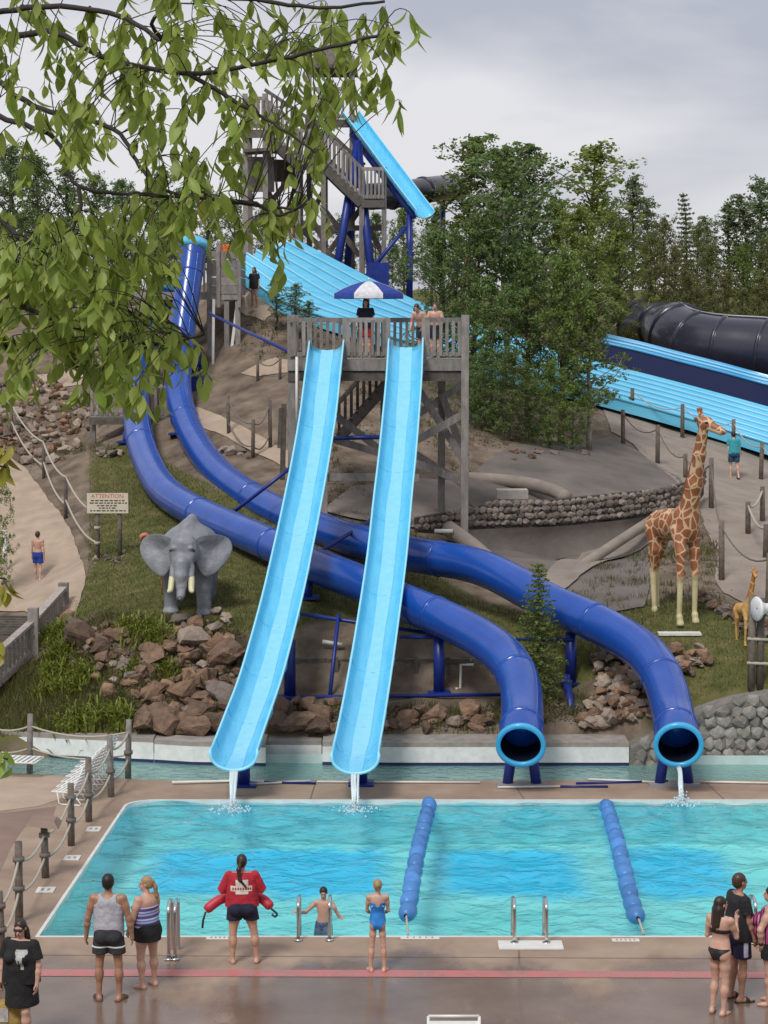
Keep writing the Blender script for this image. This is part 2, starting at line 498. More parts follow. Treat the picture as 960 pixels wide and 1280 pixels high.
SAND = mat('sandy_path', (.43, .335, .25), .9, col2=(.32, .24, .18), scale=1.6, bump=.4, bscale=16)
TRAIL = mat('grey_trail', (.31, .26, .215), .9, col2=(.225, .185, .155), scale=1.3, bump=.4, bscale=14)
GUNITE = mat('gunite', (.175, .15, .132), .8, col2=(.095, .082, .073), scale=.8, bump=.5, bscale=7)
GUNITE_L = mat('pale_gunite', (.3, .255, .215), .85, col2=(.2, .165, .14), scale=1.2, bump=.4, bscale=8)
drape('path', [(-90, 850), (-20, 780), (0, 765), (30, 765), (92, 772), (108, 722), (98, 690), (75, 640), (35, 590), (0, 560), (-90, 540)], SAND)
drape('path', [(236, 508), (290, 528), (330, 548), (362, 566), (362, 588), (330, 572), (280, 545), (232, 530)], SAND)
drape('path', [(300, 468), (345, 448), (366, 452), (366, 466), (320, 472)], SAND)
drape('path', [(40, 470), (100, 462), (120, 478), (60, 486)], SAND)
drape('path', [(300, 352), (318, 365), (345, 388), (352, 396), (330, 402), (306, 396), (296, 380)], SAND)
drape('path', [(1300, 860), (1010, 790), (962, 772), (905, 742), (893, 724), (900, 690), (880, 656), (866, 620), (830, 590), (792, 556), (764, 540), (752, 508), (790, 514), (850, 534), (915, 556), (960, 572), (1300, 640)], TRAIL)
drape('gunite_shelf', [(586, 592), (640, 560), (700, 552), (764, 546), (800, 566), (850, 598), (856, 612), (760, 625), (700, 630), (600, 640), (578, 625)], GUNITE, up=.03)
drape('gunite_basin', [(560, 662), (640, 664), (740, 660), (800, 648), (852, 640), (866, 655), (820, 700), (805, 760), (760, 768), (700, 752), (640, 740), (590, 705)], GUNITE, up=.05)
drape('gunite_apron', [(822, 642), (850, 648), (760, 705), (700, 745), (672, 742), (730, 690)], GUNITE_L, up=.11)
drape('bare_slope', [(400, 640), (440, 610), (520, 600), (582, 604), (580, 645), (520, 662), (440, 650)], GUNITE_L, up=.06)

# ================================================================== pool deck, pool and channel
DECK_M = bpy.data.materials.new('deck_concrete'); DECK_M.use_nodes = True
def _deck():
    n = DECK_M.node_tree.nodes; l = DECK_M.node_tree.links.new; b = n['Principled BSDF']
    g = n.new('ShaderNodeNewGeometry')
    def noise(s, d=6, st=None, ro=.6):
        t = n.new('ShaderNodeTexNoise'); t.inputs['Scale'].default_value = s; t.inputs['Detail'].default_value = d; t.inputs['Roughness'].default_value = ro
        if st:
            mpn = n.new('ShaderNodeMapping'); mpn.inputs['Scale'].default_value = st; l(g.outputs['Position'], mpn.inputs['Vector']); l(mpn.outputs['Vector'], t.inputs['Vector'])
        else: l(g.outputs['Position'], t.inputs['Vector'])
        return t.outputs['Fac']
    r = n.new('ShaderNodeValToRGB')
    for e, p, c in zip(r.color_ramp.elements, (.3, .72), ((.25, .172, .125), (.39, .295, .215))): e.position = p; e.color = (*c, 1)
    l(noise(.9, 8), r.inputs['Fac'])
    # standing water: the walk nearest the viewer is hosed down, with drying patches
    sp = n.new('ShaderNodeSeparateXYZ'); l(g.outputs['Position'], sp.inputs[0])
    yv = n.new('ShaderNodeMapRange'); yv.inputs[1].default_value = 31.2; yv.inputs[2].default_value = 29.6; l(sp.outputs['Y'], yv.inputs[0])
    nn = n.new('ShaderNodeMath'); nn.operation = 'MULTIPLY_ADD'; nn.inputs[1].default_value = 3.4; nn.inputs[2].default_value = -1.75; l(noise(.55, 5, (1, .45, 1)), nn.inputs[0])
    ad = n.new('ShaderNodeMath'); ad.operation = 'ADD'; l(yv.outputs[0], ad.inputs[0]); l(nn.outputs[0], ad.inputs[1])
    wet = n.new('ShaderNodeMapRange'); wet.inputs[1].default_value = .35; wet.inputs[2].default_value = .8; l(ad.outputs[0], wet.inputs[0])
    mx = n.new('ShaderNodeMix'); mx.data_type = 'RGBA'; mx.blend_type = 'MULTIPLY'; l(wet.outputs[0], mx.inputs[0]); l(r.outputs['Color'], mx.inputs[6]); mx.inputs[7].default_value = (.55, .53, .55, 1)
    l(mx.outputs[2], b.inputs['Base Color'])
    rr = n.new('ShaderNodeMapRange'); rr.inputs[3].default_value = .72; rr.inputs[4].default_value = .1; l(wet.outputs[0], rr.inputs[0]); l(rr.outputs[0], b.inputs['Roughness'])
    bp = n.new('ShaderNodeBump'); bp.inputs['Strength'].default_value = .22; bp.inputs['Distance'].default_value = .01
    l(noise(30, 4), bp.inputs['Height']); l(bp.outputs['Normal'], b.inputs['Normal'])
_deck()
PAD_M = mat('pale_concrete', (.44, .34, .26), .85, col2=(.36, .27, .205), scale=1.4, bump=.2, bscale=20)
STAIN_M = mat('damp_concrete', (.27, .175, .135), .6, col2=(.2, .13, .1), scale=1.1, bump=.2, bscale=20)
JOINT_M = mat('joint', (.17, .125, .1), .8)

pA, pB = PZ(46, 1171, 0), PZ(160, 1000, 0)
NEARY, FARY = pA.y, pB.y
XL = lambda Y: pA.x + (pB.x - pA.x) * (Y - pA.y) / (pB.y - pA.y)
pool = [(XL(NEARY), NEARY), (15, NEARY), (15, FARY)]
rc = .55
for k in range(7):
    a = math.pi / 2 + k / 6 * math.pi / 2
    pool.append((XL(FARY) + rc + rc * math.cos(a), FARY - rc + rc * math.sin(a)))
CF = [(p.x, p.y) for p in (PZ(-900, 955, 0), PZ(-300, 962, 0), PZ(0, 966, 0), PZ(190, 975, 0), PZ(500, 975, 0), PZ(960, 975, 0), PZ(1400, 975, 0), PZ(2200, 975, 0))]
CB = [(p.x, p.y) for p in (PZ(-900, 932, -.1), PZ(-300, 938, -.1), PZ(0, 944, -.1), PZ(190, 953, -.1), PZ(500, 955, -.1), PZ(960, 956, -.1), PZ(1400, 956, -.1), PZ(2200, 956, -.1))]
outer = [(-45, 21), (45, 21)] + [(min(45, max(-45, x)), y) for x, y in CF[::-1]]
vs_ = [Vector(p) for p in outer] + [Vector(p) for p in pool]
no, npl = len(outer), len(pool)
ed = [(i, (i + 1) % no) for i in range(no)] + [(no + i, no + (i + 1) % npl) for i in range(npl)]
vo, eo, fo, *_ = delaunay_2d_cdt(vs_, ed, [], 1, 1e-5)
fo = [f for f in fo if not inpoly(np.array([sum(vo[i].x for i in f) / len(f)]), np.array([sum(vo[i].y for i in f) / len(f)]), pool)[0]]
deck = mesh_obj('pool_deck', [(v.x, v.y, 0) for v in vo], fo, DECK_M); tag(deck, kind='structure')
def sheet(name, pts, z, m, kind='structure', parent=None):
    o = mesh_obj(name, [(p[0], p[1], z) for p in pts], [tuple(range(len(pts)))], m, parent)
    if parent is None: tag(o, kind=kind)
    return o
pad_pts = [PZ(-200, 966, 0), PZ(0, 968, 0), PZ(128, 973, 0), PZ(100, 984, 0), PZ(80, 997, 0), PZ(48, 1008, 0), PZ(0, 1014, 0), PZ(-200, 1016, 0)]
sheet('deck_pad', pad_pts, .005, PAD_M)
sheet('deck_stain', [PZ(-100, 1020, 0), PZ(10, 1016, 0), PZ(70, 1008, 0), PZ(66, 1022, 0), PZ(30, 1034, 0), PZ(12, 1062, 0), PZ(-4, 1100, 0), PZ(-100, 1130, 0)], .0045, STAIN_M)
for a, b, w in (((648, 1171), (652, 1285), .03), ((-40, 1193.5), (1000, 1199), .025), ((640, 976), (655, 999), .03), ((880, 976), (905, 999), .03), ((395, 976), (388, 999), .03)):
    A_, B_ = PZ(*a, 0), PZ(*b, 0); d = (B_ - A_).normalized(); nrm = Vector((-d.y, d.x, 0)) * w / 2
    sheet('deck_joint', [A_ - nrm, B_ - nrm, B_ + nrm, A_ + nrm], .003, JOINT_M)
RED_M = mat('worn_red_paint', (.56, .15, .15), .3, col2=(.36, .17, .145), scale=2.4, bump=.1, bscale=25, rough_var=.14)
rl = [PZ(-300, 1211, 0), PZ(480, 1213, 0), PZ(1300, 1217, 0)]; rl2 = [PZ(1300, 1224, 0), PZ(480, 1221.5, 0), PZ(-300, 1219.5, 0)]
sheet('deck_stripe', rl + rl2, .006, RED_M)
# pool shell
POOLW = mat('pool_wall_paint', (.35, .68, .72), .5, var=.08, scale=3)
WZ, PD = -.05, -.9
def floor_mat():
    m = bpy.data.materials.new('pool_floor_paint'); m.use_nodes = True
    n = m.node_tree.nodes; l = m.node_tree.links.new; b = n['Principled BSDF']; b.inputs['Roughness'].default_value = .6
    g = n.new('ShaderNodeNewGeometry'); sp = n.new('ShaderNodeSeparateXYZ'); l(g.outputs['Position'], sp.inputs[0])
    t = n.new('ShaderNodeTexNoise'); t.inputs['Scale'].default_value = .5; t.inputs['Detail'].default_value = 4; l(g.outputs['Position'], t.inputs['Vector'])
    r = n.new('ShaderNodeValToRGB')
    for e, p, c in zip(r.color_ramp.elements, (.3, .7), ((.36, .76, .74), (.62, .89, .87))): e.position = p; e.color = (*c, 1)
    l(t.outputs['Fac'], r.inputs['Fac'])
    # brighter blue bays in the floor colour below the slide run-outs, edges soft and noisy
    pt = n.new('ShaderNodeTexNoise'); pt.inputs['Scale'].default_value = 1.1; pt.inputs['Detail'].default_value = 3; l(g.outputs['Position'], pt.inputs['Vector'])
    def soft(src, lo, hi, e):
        def mrn(a_, b_):
            q = n.new('ShaderNodeMapRange'); q.inputs[1].default_value = a_; q.inputs[2].default_value = b_; l(src, q.inputs[0]); return q.outputs[0]
        mu = n.new('ShaderNodeMath'); mu.operation = 'MULTIPLY'; l(mrn(lo - e, lo + e), mu.inputs[0]); l(mrn(hi + e, hi - e), mu.inputs[1]); return mu.outputs[0]
    wob = n.new('ShaderNodeMath'); wob.operation = 'MULTIPLY_ADD'; wob.inputs[1].default_value = 1.6; l(pt.outputs['Fac'], wob.inputs[0])
    sy = n.new('ShaderNodeMath'); sy.operation = 'ADD'; sy.inputs[1].default_value = -.8; l(wob.outputs[0], sy.inputs[0]); l(sp.outputs['Y'], wob.inputs[2])
    yy = soft(sy.outputs[0], PZ(0, 1120, PD).y, PZ(0, 1062, PD).y, .35)
    tot = None
    for x0, x1 in ((185, 480), (552, 724), (780, 915)):
        q = soft(sp.outputs['X'], PZ(x0, 1092, PD).x, PZ(x1, 1092, PD).x, .28)
        if tot is None: tot = q
        else:
            mxx = n.new('ShaderNodeMath'); mxx.operation = 'MAXIMUM'; l(tot, mxx.inputs[0]); l(q, mxx.inputs[1]); tot = mxx.outputs[0]
    mk = n.new('ShaderNodeMath'); mk.operation = 'MULTIPLY'; l(tot, mk.inputs[0]); l(yy, mk.inputs[1])
    mx = n.new('ShaderNodeMix'); mx.data_type = 'RGBA'; l(mk.outputs[0], mx.inputs[0]); l(r.outputs['Color'], mx.inputs[6]); mx.inputs[7].default_value = (.0, .62, .98, 1)
    l(mx.outputs[2], b.inputs['Base Color'])
    return m
pl = len(pool)
mesh_obj('pool_basin', [(x, y, -.001) for x, y in pool] + [(x, y, PD) for x, y in pool],
         [(i, (i + 1) % pl, pl + (i + 1) % pl, pl + i) for i in range(pl)] + [tuple(range(pl, 2 * pl))[::1]], [POOLW])
bpy.data.objects['pool_basin']['kind'] = 'structure'
bpy.data.objects['pool_basin'].data.materials.append(floor_mat())
bpy.data.objects['pool_basin'].data.polygons[-1].material_index = 1
COPE = mat('coping', (.66, .66, .63), .5, var=.1, scale=4)
cin = pool; cx_, cy_ = 4, (NEARY + FARY) / 2
def offs(poly, d):
    n = len(poly); out = []
    for i in range(n):
        a = Vector(poly[i - 1]); b = Vector(poly[i]); c = Vector(poly[(i + 1) % n])
        n1 = Vector(((b - a).y, -(b - a).x)).normalized(); n2 = Vector(((c - b).y, -(c - b).x)).normalized()
        nn = (n1 + n2).normalized(); out.append(tuple(b + nn * d / max(.3, nn.dot(n1))))
    return out
co, ci = offs(pool, .025), offs(pool, -.03)
V = [(x, y, .008) for x, y in co] + [(x, y, .008) for x, y in ci] + [(x, y, .001) for x, y in co] + [(x, y, -.1) for x, y in ci]
mesh_obj('pool_coping', V, [q for i in range(pl) for j in [(i + 1) % pl] for q in ((i, j, pl + j, pl + i), (2 * pl + i, 2 * pl + j, j, i), (pl + i, pl + j, 3 * pl + j, 3 * pl + i))], COPE)
bpy.data.objects['pool_coping']['kind'] = 'structure'
def water_mat(name, tint, bscale=2.6, strength=.6, body=.25, bodycol=(.05, .42, .47)):
    m = bpy.data.materials.new(name); m.use_nodes = True
    n = m.node_tree.nodes; l = m.node_tree.links.new; n.remove(n['Principled BSDF'])
    g = n.new('ShaderNodeNewGeometry'); mpn = n.new('ShaderNodeMapping'); mpn.inputs['Scale'].default_value = (1, 1.25, 1); l(g.outputs['Position'], mpn.inputs['Vector'])
    t = n.new('ShaderNodeTexNoise'); t.inputs['Scale'].default_value = bscale; t.inputs['Detail'].default_value = 3.5; t.inputs['Distortion'].default_value = .6; l(mpn.outputs[0], t.inputs['Vector'])
    bp = n.new('ShaderNodeBump'); bp.inputs['Strength'].default_value = strength; bp.inputs['Distance'].default_value = .15; l(t.outputs['Fac'], bp.inputs['Height'])
    gl = n.new('ShaderNodeBsdfGlossy'); gl.inputs['Roughness'].default_value = .04; l(bp.outputs[0], gl.inputs['Normal'])
    tr = n.new('ShaderNodeBsdfTransparent'); tr.inputs['Color'].default_value = (*tint, 1)
    df = n.new('ShaderNodeBsdfDiffuse'); df.inputs['Color'].default_value = (*bodycol, 1); l(bp.outputs[0], df.inputs['Normal'])
    mb = n.new('ShaderNodeMixShader'); mb.inputs[0].default_value = body; l(tr.outputs[0], mb.inputs[1]); l(df.outputs[0], mb.inputs[2])
    fr = n.new('ShaderNodeFresnel'); fr.inputs['IOR'].default_value = 1.33; l(bp.outputs[0], fr.inputs['Normal'])
    mx = n.new('ShaderNodeMixShader'); l(fr.outputs[0], mx.inputs[0]); l(mb.outputs[0], mx.inputs[1]); l(gl.outputs[0], mx.inputs[2])
    l(mx.outputs[0], n['Material Output'].inputs['Surface'])
    return m
def wavegrid(name, x0, x1, y0, y1, step, z, amp, m, clip=None):
    gx = np.arange(x0, x1 + step, step); gy = np.arange(y0, y1 + step, step); X, Y = np.meshgrid(gx, gy)
    Z = np.zeros_like(X)
    r2 = np.random.default_rng(3)
    for k in range(22):
        th = r2.uniform(0, math.pi * 2); lam = r2.uniform(.35, 1.7); Z += amp * lam * .6 * np.sin((X * math.cos(th) + Y * math.sin(th)) * 2 * math.pi / lam + r2.uniform(0, 6.28))
    Y = np.clip(Y, y0, y1); X = np.clip(X, x0, x1)
    n1, n2 = len(gx), len(gy); k = (np.arange(n2 - 1)[:, None] * n1 + np.arange(n1 - 1)[None]).ravel()
    Fq = np.c_[k, k + 1, k + n1 + 1, k + n1]
    if clip is not None:
        cx = X.ravel()[Fq].mean(1); cy = Y.ravel()[Fq].mean(1); Fq = Fq[inpoly(cx, cy, clip)]
    return tag(np_mesh(name, np.c_[X.ravel(), Y.ravel(), z + Z.ravel()], Fq, m, smooth=True), kind='structure')
PW = water_mat('pool_water', (.68, 1.0, 1.0), 2.8, .5, .12, (.2, .62, .66))
wavegrid('pool_water', pool[0][0] - .1, 14.97, NEARY + .01, FARY - .01, .06, WZ, .0085, PW, offs(pool, .06))
# channel behind the deck
CW = water_mat('channel_water', (.75, .92, .9), 4, .25, .45, (.3, .55, .52))
nC = len(CF)
mesh_obj('channel_water', [(x, y, -.1) for x, y in CF] + [(x, y + .02, -.1) for x, y in CB], [(i, i + 1, nC + i + 1, nC + i) for i in range(nC - 1)], CW)['kind'] = 'structure'
CHB = mat('channel_paint', (.5, .62, .6), .6, var=.1, scale=3)
mesh_obj('channel_basin', [(x, y, -.0008) for x, y in CF] + [(x, y, -.6) for x, y in CF] + [(x, y + .02, -.6) for x, y in CB] + [(x, y + .02, .1) for x, y in CB],
         [(k * nC + i, k * nC + i + 1, (k + 1) * nC + i + 1, (k + 1) * nC + i) for k in range(3) for i in range(nC - 1)], CHB)['kind'] = 'structure'
KERB = mat('grey_kerb', (.3, .27, .24), .85, var=.25, scale=4, bump=.3)
def channel_wall(pxs, h, label, top=True):
    pts = [PZ(x, y, -.1) for x, y in pxs]
    t = thing('channel_wall', label, 'wall', (pts[0].x, pts[0].y, 0), group=None)
    n = len(pts)
    def strip(name, y0, y1, z0, z1, m):
        V = []
        for p in pts: V += [(p.x, p.y + y0, z0), (p.x, p.y + y1, z0), (p.x, p.y + y1, z1), (p.x, p.y + y0, z1)]
        Fc = [(4 * i + k, 4 * i + 4 + k, 4 * i + 4 + (k + 1) % 4, 4 * i + (k + 1) % 4) for i in range(n - 1) for k in range(4)] + [(3, 2, 1, 0), (4 * n - 4, 4 * n - 3, 4 * n - 2, 4 * n - 1)]
        return mesh_obj(name, V, Fc, m, t)
    strip('wall_face', 0, .25, -.04, h, WHITE); strip('waterline_band', -.006, .1, -.12, -.035, NAVY)
    if top: strip('kerb', .02, 1.0, h + .002, h + .1, KERB)
    return t
channel_wall([(-500, 937), (0, 944), (90, 948.5), (192, 953)], .33, 'long white painted channel wall below the grassy bank')
channel_wall([(193, 953), (240, 956), (332, 957.5)], .3, 'short white channel wall section behind the leftmost slide lip')
channel_wall([(333, 951), (402, 951.5)], .25, 'recessed white channel wall section between the two open slides')
channel_wall([(403, 956), (500, 957), (786, 957)], .3, 'white channel wall section running behind the tube slide mouth')
# ================================================================== water slides
CYAN_D = mat('joint_sealant', (.05, .33, .56), .6)
def flume(name, label, pts, w=.9, depth=.38, cat='water slide', film=True):
    path = catmull([P(*p) for p in pts], 8)
    t = thing(name, label, cat, (path[-1].x, path[-1].y, 0))
    ns = 14; V = []; Fc = []; Vf = []; Ff = []; E1 = []; E2 = []; lip = []
    n = len(path)
    for i, c in enumerate(path):
        d = (path[min(i + 1, n - 1)] - path[max(0, i - 1)]).normalized()
        sd = d.cross(Vector((0, 0, 1))).normalized(); up = sd.cross(d).normalized()
        ww = w / 2
        for k in range(ns + 1):
            a = math.pi * k / ns
            V.append(c + sd * (-math.cos(a)) * ww * (abs(math.cos(a)) ** -.12 if abs(math.cos(a)) > .05 else 1) - up * depth * math.sin(a) ** .8)
        for k in range(ns + 1):
            a = math.pi * k / ns
            V.append(c + sd * (-math.cos(a)) * (ww + .02) - up * (depth + .02) * math.sin(a) ** .8)
        E1.append(c - sd * (ww + .01)); E2.append(c + sd * (ww + .01))
        if film:
            for k in range(5):
                u = (k / 4 - .5) * 2; q = .155 + .012 * math.sin(i * .23) + .008 * math.sin(i * .61 + 1)
                Vf.append(c + sd * u * q - up * (depth * math.sin(math.acos(min(.99, abs(u) * q / ww))) ** .8 - .004 - (.006 if k in (1, 3) else 0)))
    m1 = 2 * (ns + 1)
    for i in range(n - 1):
        for k in range(ns):
            a = i * m1 + k; Fc.append((a, a + 1, a + 1 + m1, a + m1))
            b = a + ns + 1; Fc.append((b + m1, b + 1 + m1, b + 1, b))
        if film:
            for k in range(4): a = i * 5 + k; Ff.append((a, a + 1, a + 6, a + 5))
    for i in (0, n - 1):
        for k in range(ns): a = i * m1 + k; q = (a, a + 1, a + ns + 2, a + ns + 1); Fc.append(q if i else q[::-1])
    ch = mesh_obj('flume', V, Fc, CYAN, t, True)
    tube('rim', E1, .026, CYAN_R, ch, 8); tube('rim', E2, .026, CYAN_R, ch, 8)
    base = (n - 1) * m1 + ns + 1
    tube('end_lip', [V[base + k] for k in range(ns + 1)], .03, CYAN_R, ch, 8)
    if film: mesh_obj('water_film', Vf, Ff, FILM, t, True)
    for i in range(7, n - 3, 9):      # bolted joints between the moulded sections
        for j in (0, 1):
            b0 = i * m1 + (ns + 1) * j; q = [V[b0 + k] for k in range(ns + 1)]
            if j: tube('joint_flange', q, .028, CYAN, ch, 6)
            else: tube('joint', [v + (path[i] - v) * .004 for v in q], .008, CYAN_D, ch, 5)
    return t, path
s1, path1 = flume('body_slide', 'sky blue open flume slide on the elephant side, with water running down its middle',
    [(408.5, 423, 56.2), (403, 470, 54.6), (397, 520, 53), (387, 580, 51.4), (375.5, 640, 49.8), (365, 690, 48.4), (354, 740, 47), (340, 795, 45.5), (325, 848, 44), (308, 895, 42.4), (297, 925, 41.3), (292, 938, 40.4)])
s2, path2 = flume('body_slide', 'sky blue open flume slide between the other flume and the tube mouth',
    [(507.5, 420, 56.2), (505, 470, 54.6), (501, 520, 53), (496.5, 570, 51.7), (491, 620, 50.4), (483.5, 695, 48.4), (471, 785, 46), (460, 855, 43.9), (451, 905, 42.2), (446, 930, 41.2), (444, 942, 40.3)])
s1['group'] = s2['group'] = 'open body slides'

def splash(path, off, label, w=.07):
    """water falling off a lip into the pool"""
    e = path[-1]; top = e - Vector((0, 0, off)); 
    t = thing('falling_water', label, 'water', (e.x, e.y - .5, WZ), group='water falling into the pool')
    land = Vector((e.x, e.y - .55, WZ + .02))
    V, Fc = [], []
    random.seed(int(e.x * 100))
    for k in range(7):
        ox = random.uniform(-w, w); pts = [top + Vector((ox, .03, -.02 + random.uniform(-.03, .01)))]
        for j in range(1, 6):
            u = j / 5; pts.append(Vector((top.x + ox * (1 - .4 * u) + random.uniform(-.012, .012), top.y + (land.y - top.y) * u, top.z + (land.z - top.z) * (u ** 1.7))))
        tube_geo(pts, [.022 + .012 * random.random()] * 6, 5, True, V, Fc)
    mesh_obj('stream', V, Fc, SPLASH, t, True)
    V, Fc = [], []
    for k in range(200):
        a = random.uniform(0, 6.28); r = abs(random.gauss(0, .12)); q = land + Vector((r * math.cos(a) * 1.9, r * math.sin(a) * 1.3, abs(random.gauss(0, .12)) * math.exp(-r * 5)))
        s = random.uniform(.008, .028); b = len(V)
        V += [q + Vector(v) * s for v in ((1, 0, 0), (0, 1, 0), (-1, 0, 0), (0, -1, 0), (0, 0, 1), (0, 0, -1))]
        Fc += [(b, b + 1, b + 4), (b + 1, b + 2, b + 4), (b + 2, b + 3, b + 4), (b + 3, b, b + 4), (b + 1, b, b + 5), (b + 2, b + 1, b + 5), (b + 3, b + 2, b + 5), (b, b + 3, b + 5)]
    mesh_obj('foam', V, Fc, SPLASH, t, True)['kind'] = 'stuff'
SPLASH = bpy.data.materials.new('splash_water'); SPLASH.use_nodes = True
def _spl():
    n = SPLASH.node_tree.nodes; l = SPLASH.node_tree.links.new; b = n['Principled BSDF']
    b.inputs['Base Color'].default_value = (.78, .88, .92, 1); b.inputs['Roughness'].default_value = .2
    tr = n.new('ShaderNodeBsdfTransparent'); mx = n.new('ShaderNodeMixShader'); mx.inputs[0].default_value = .62
    l(tr.outputs[0], mx.inputs[1]); l(b.outputs[0], mx.inputs[2]); l(mx.outputs[0], n['Material Output'].inputs['Surface'])
_spl()
splash(path1, .38, 'thin stream of water falling from the elephant side flume into the pool')
splash(path2, .38, 'thin stream of water falling from the middle flume into the pool')

# closed tubes
TUBE_R = .44
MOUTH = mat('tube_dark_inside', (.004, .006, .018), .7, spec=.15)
RIM_C = mat('cyan_ring', (.06, .40, .70), .3, coat=.3)
def closed_tube(name, label, pts, seams):
    path = catmull([P(*p) for p in pts], 9)
    t = thing(name, label, 'water slide', (path[-1].x, path[-1].y, 0), group='closed blue tube slides')
    V, Fc = tube_geo(path, TUBE_R, 26, False)
    sh = mesh_obj('tube_shell', V, Fc, BLUE, t, True)
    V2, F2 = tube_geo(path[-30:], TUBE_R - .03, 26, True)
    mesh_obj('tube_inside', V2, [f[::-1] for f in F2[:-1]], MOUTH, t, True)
    n = len(path)
    # flange rings at the joints of the sections, plus long lap seam
    for s in seams:
        i = int(s * (n - 1)); d = (path[min(n - 1, i + 1)] - path[max(0, i - 1)]).normalized() * .035
        tube('flange', [path[i] - d, path[i] + d], TUBE_R + .016, BLUE, t, 26)
    side = []
    for i in range(2, n - 2):
        d = (path[i + 1] - path[i - 1]).normalized(); sd = d.cross(Vector((0, 0, 1))).normalized(); up = sd.cross(d)
        side.append(path[i] - sd * 0 + (up * .72 - sd * .69) * TUBE_R)
    tube('lap_seam', side, .018, BLUE, t, 6)
    e = path[-1]; d = (path[-1] - path[-2]).normalized()
    Vr, Fr = [], []; ns = 40
    M = frame_from(d)
    prof = [(.415, .0), (.40, .05), (.415, .085), (.5, .085), (.5, -.005), (.46, -.02)]
    for k in range(ns):
        a = 2 * math.pi * k / ns; cx, sx = math.cos(a), math.sin(a)
        for r, o in prof: Vr.append(e + M @ Vector((cx * r, sx * r, o)))
    m_ = len(prof)
    for k in range(ns):
        for j in range(m_): Fr.append((k * m_ + j, ((k + 1) % ns) * m_ + j, ((k + 1) % ns) * m_ + (j + 1) % m_, k * m_ + (j + 1) % m_))
    mesh_obj('mouth_ring', Vr, Fr, RIM_C, t, True)
    return t, path
tA, pathA = closed_tube('tube_slide', 'blue closed tube slide whose mouth lies nearer the open flumes',
    [(203, 362, 73.4), (198, 385, 73.3), (189, 412, 72.9), (178, 440, 72), (171, 470, 70.2), (170, 505, 68), (174, 545, 65.2), (185, 580, 62.6), (204, 612, 60), (238, 636, 57.6), (300, 664, 54.6), (345, 684, 52.8), (392, 706, 51), (453, 730, 49.3), (508, 754, 48), (562, 777, 46.8), (607, 802, 45.6), (636, 828, 44.5), (650, 856, 43.4), (653, 888, 42.3), (652, 912, 41.4), (651, 930, 40.9)],
    (.12, .3, .44, .52, .7, .84, .95))
tB, pathB = closed_tube('tube_slide', 'blue closed tube slide whose mouth lies nearer the fieldstone wall',
    [(241, 312, 71.8), (237, 345, 71.4), (231, 390, 70.8), (225, 440, 70), (223, 480, 69), (228, 515, 67.4), (246, 556, 64.6), (280, 598, 61.2), (350, 641, 57), (430, 671, 54), (510, 692, 52), (600, 709, 50.2), (685, 752, 48), (750, 781, 46.6), (797, 809, 45.3), (822, 837, 44.2), (835, 866, 43.2), (842, 895, 42.2), (846, 914, 41.4), (848, 930, 40.9)],
    (.05, .28, .4, .55, .68, .81, .94))
splash(pathB, .44, 'thin stream of water falling from the tube mouth beside the fieldstone wall', .03)
for tt, pth in ((tA, pathA), (tB, pathB)):
    e = pth[0]; dB = (pth[0] - pth[1]).normalized(); tube('top_collar', [e + dB * .02, e + dB * .3], TUBE_R + .06, CYAN, tt, 26)

# blue steel supports: each post stands on the ground below its slide
def post_to(name, label, top, r=.11, parent=None, foot=True, group='blue steel slide supports', extra=None):
    g = H(top.x, top.y) if top.y > 45.2 else 0.0
    t = thing(name, label, 'support', (top.x, top.y, g), group=group)
    tube('post', [(top.x, top.y, g - .05), tuple(top)], r, BLUE_ST, t, 12)
    if foot: box('foot_plate', (top.x, top.y, g + .02), (r * 4, r * 4, .05), BLUE_ST, t)
    if extra: extra(t)
    return t
def below(path, x, off=.4):     # point under the slide where it crosses photo column x
    best = min(path, key=lambda p: abs(topx(p.x, p.y, p.z)[0] - x) + (0 if p.y < 62 else 500))
    return best - Vector((0, 0, off))
i1 = min(path1, key=lambda p: abs(p.y - 42.0)); i2 = min(path2, key=lambda p: abs(p.y - 42.0))
post_to('slide_support', 'blue steel post on the deck holding the lip of the elephant side flume', i1 + Vector((.02, 0, -.47)), .13)
post_to('slide_support', 'blue steel post on the deck holding the lip of the middle flume', i2 + Vector((.02, 0, -.47)), .13)
for pth, nm in ((pathA, 'nearer the open flumes'), (pathB, 'beside the fieldstone wall')):
    p = min(pth, key=lambda p: abs(p.y - 41.9))
    t = thing('tube_cradle', 'pair of splayed blue legs under the tube mouth ' + nm, 'support', (p.x, p.y, 0), group='blue steel slide supports')
    for s in (-1, 1):
        tube('leg', [(p.x + s * .3, p.y, 0), (p.x + s * .17, p.y, p.z - .38)], .11, BLUE_ST, t, 10)
    box('foot_beam', (p.x, p.y - .05, .035), (1.05, .22, .07), mat('grey_steel', (.28, .28, .3), .5), t)
p = below(path1, 362, .42); post_to('slide_support', 'stout blue post under the elephant side flume, behind the rocks', P(362, 800, 46.8), .135)
for x, y, Y, lab in ((549, 795, 47.1, 'stout blue post under the nearer tube, in front of the timber wall'), (714, 790, 47.4, 'stout blue post under the farther tube beside the small spruce')):
    post_to('slide_support', lab, P(x, y, Y), .13)
for x, y, Y, lab in ((382, 725, 50.8, 'blue post under the tube bend between the two open flumes'), (225, 560, 66.5, 'blue post under the upper bend of the farther tube'), (160, 540, 67, 'blue post under the upper bend of the nearer tube'), (246, 440, 72, 'blue post beside the steep drop of the farther tube')):
    post_to('slide_support', lab, P(x, y, Y), .17)
def brace(label, a, b, r=.045, name='slide_brace', m=None):
    o = tube(name, [P(*a), P(*b)], r, m or BLUE_ST, None, 8); return tag(o, label, 'brace', 'thin blue steel braces')
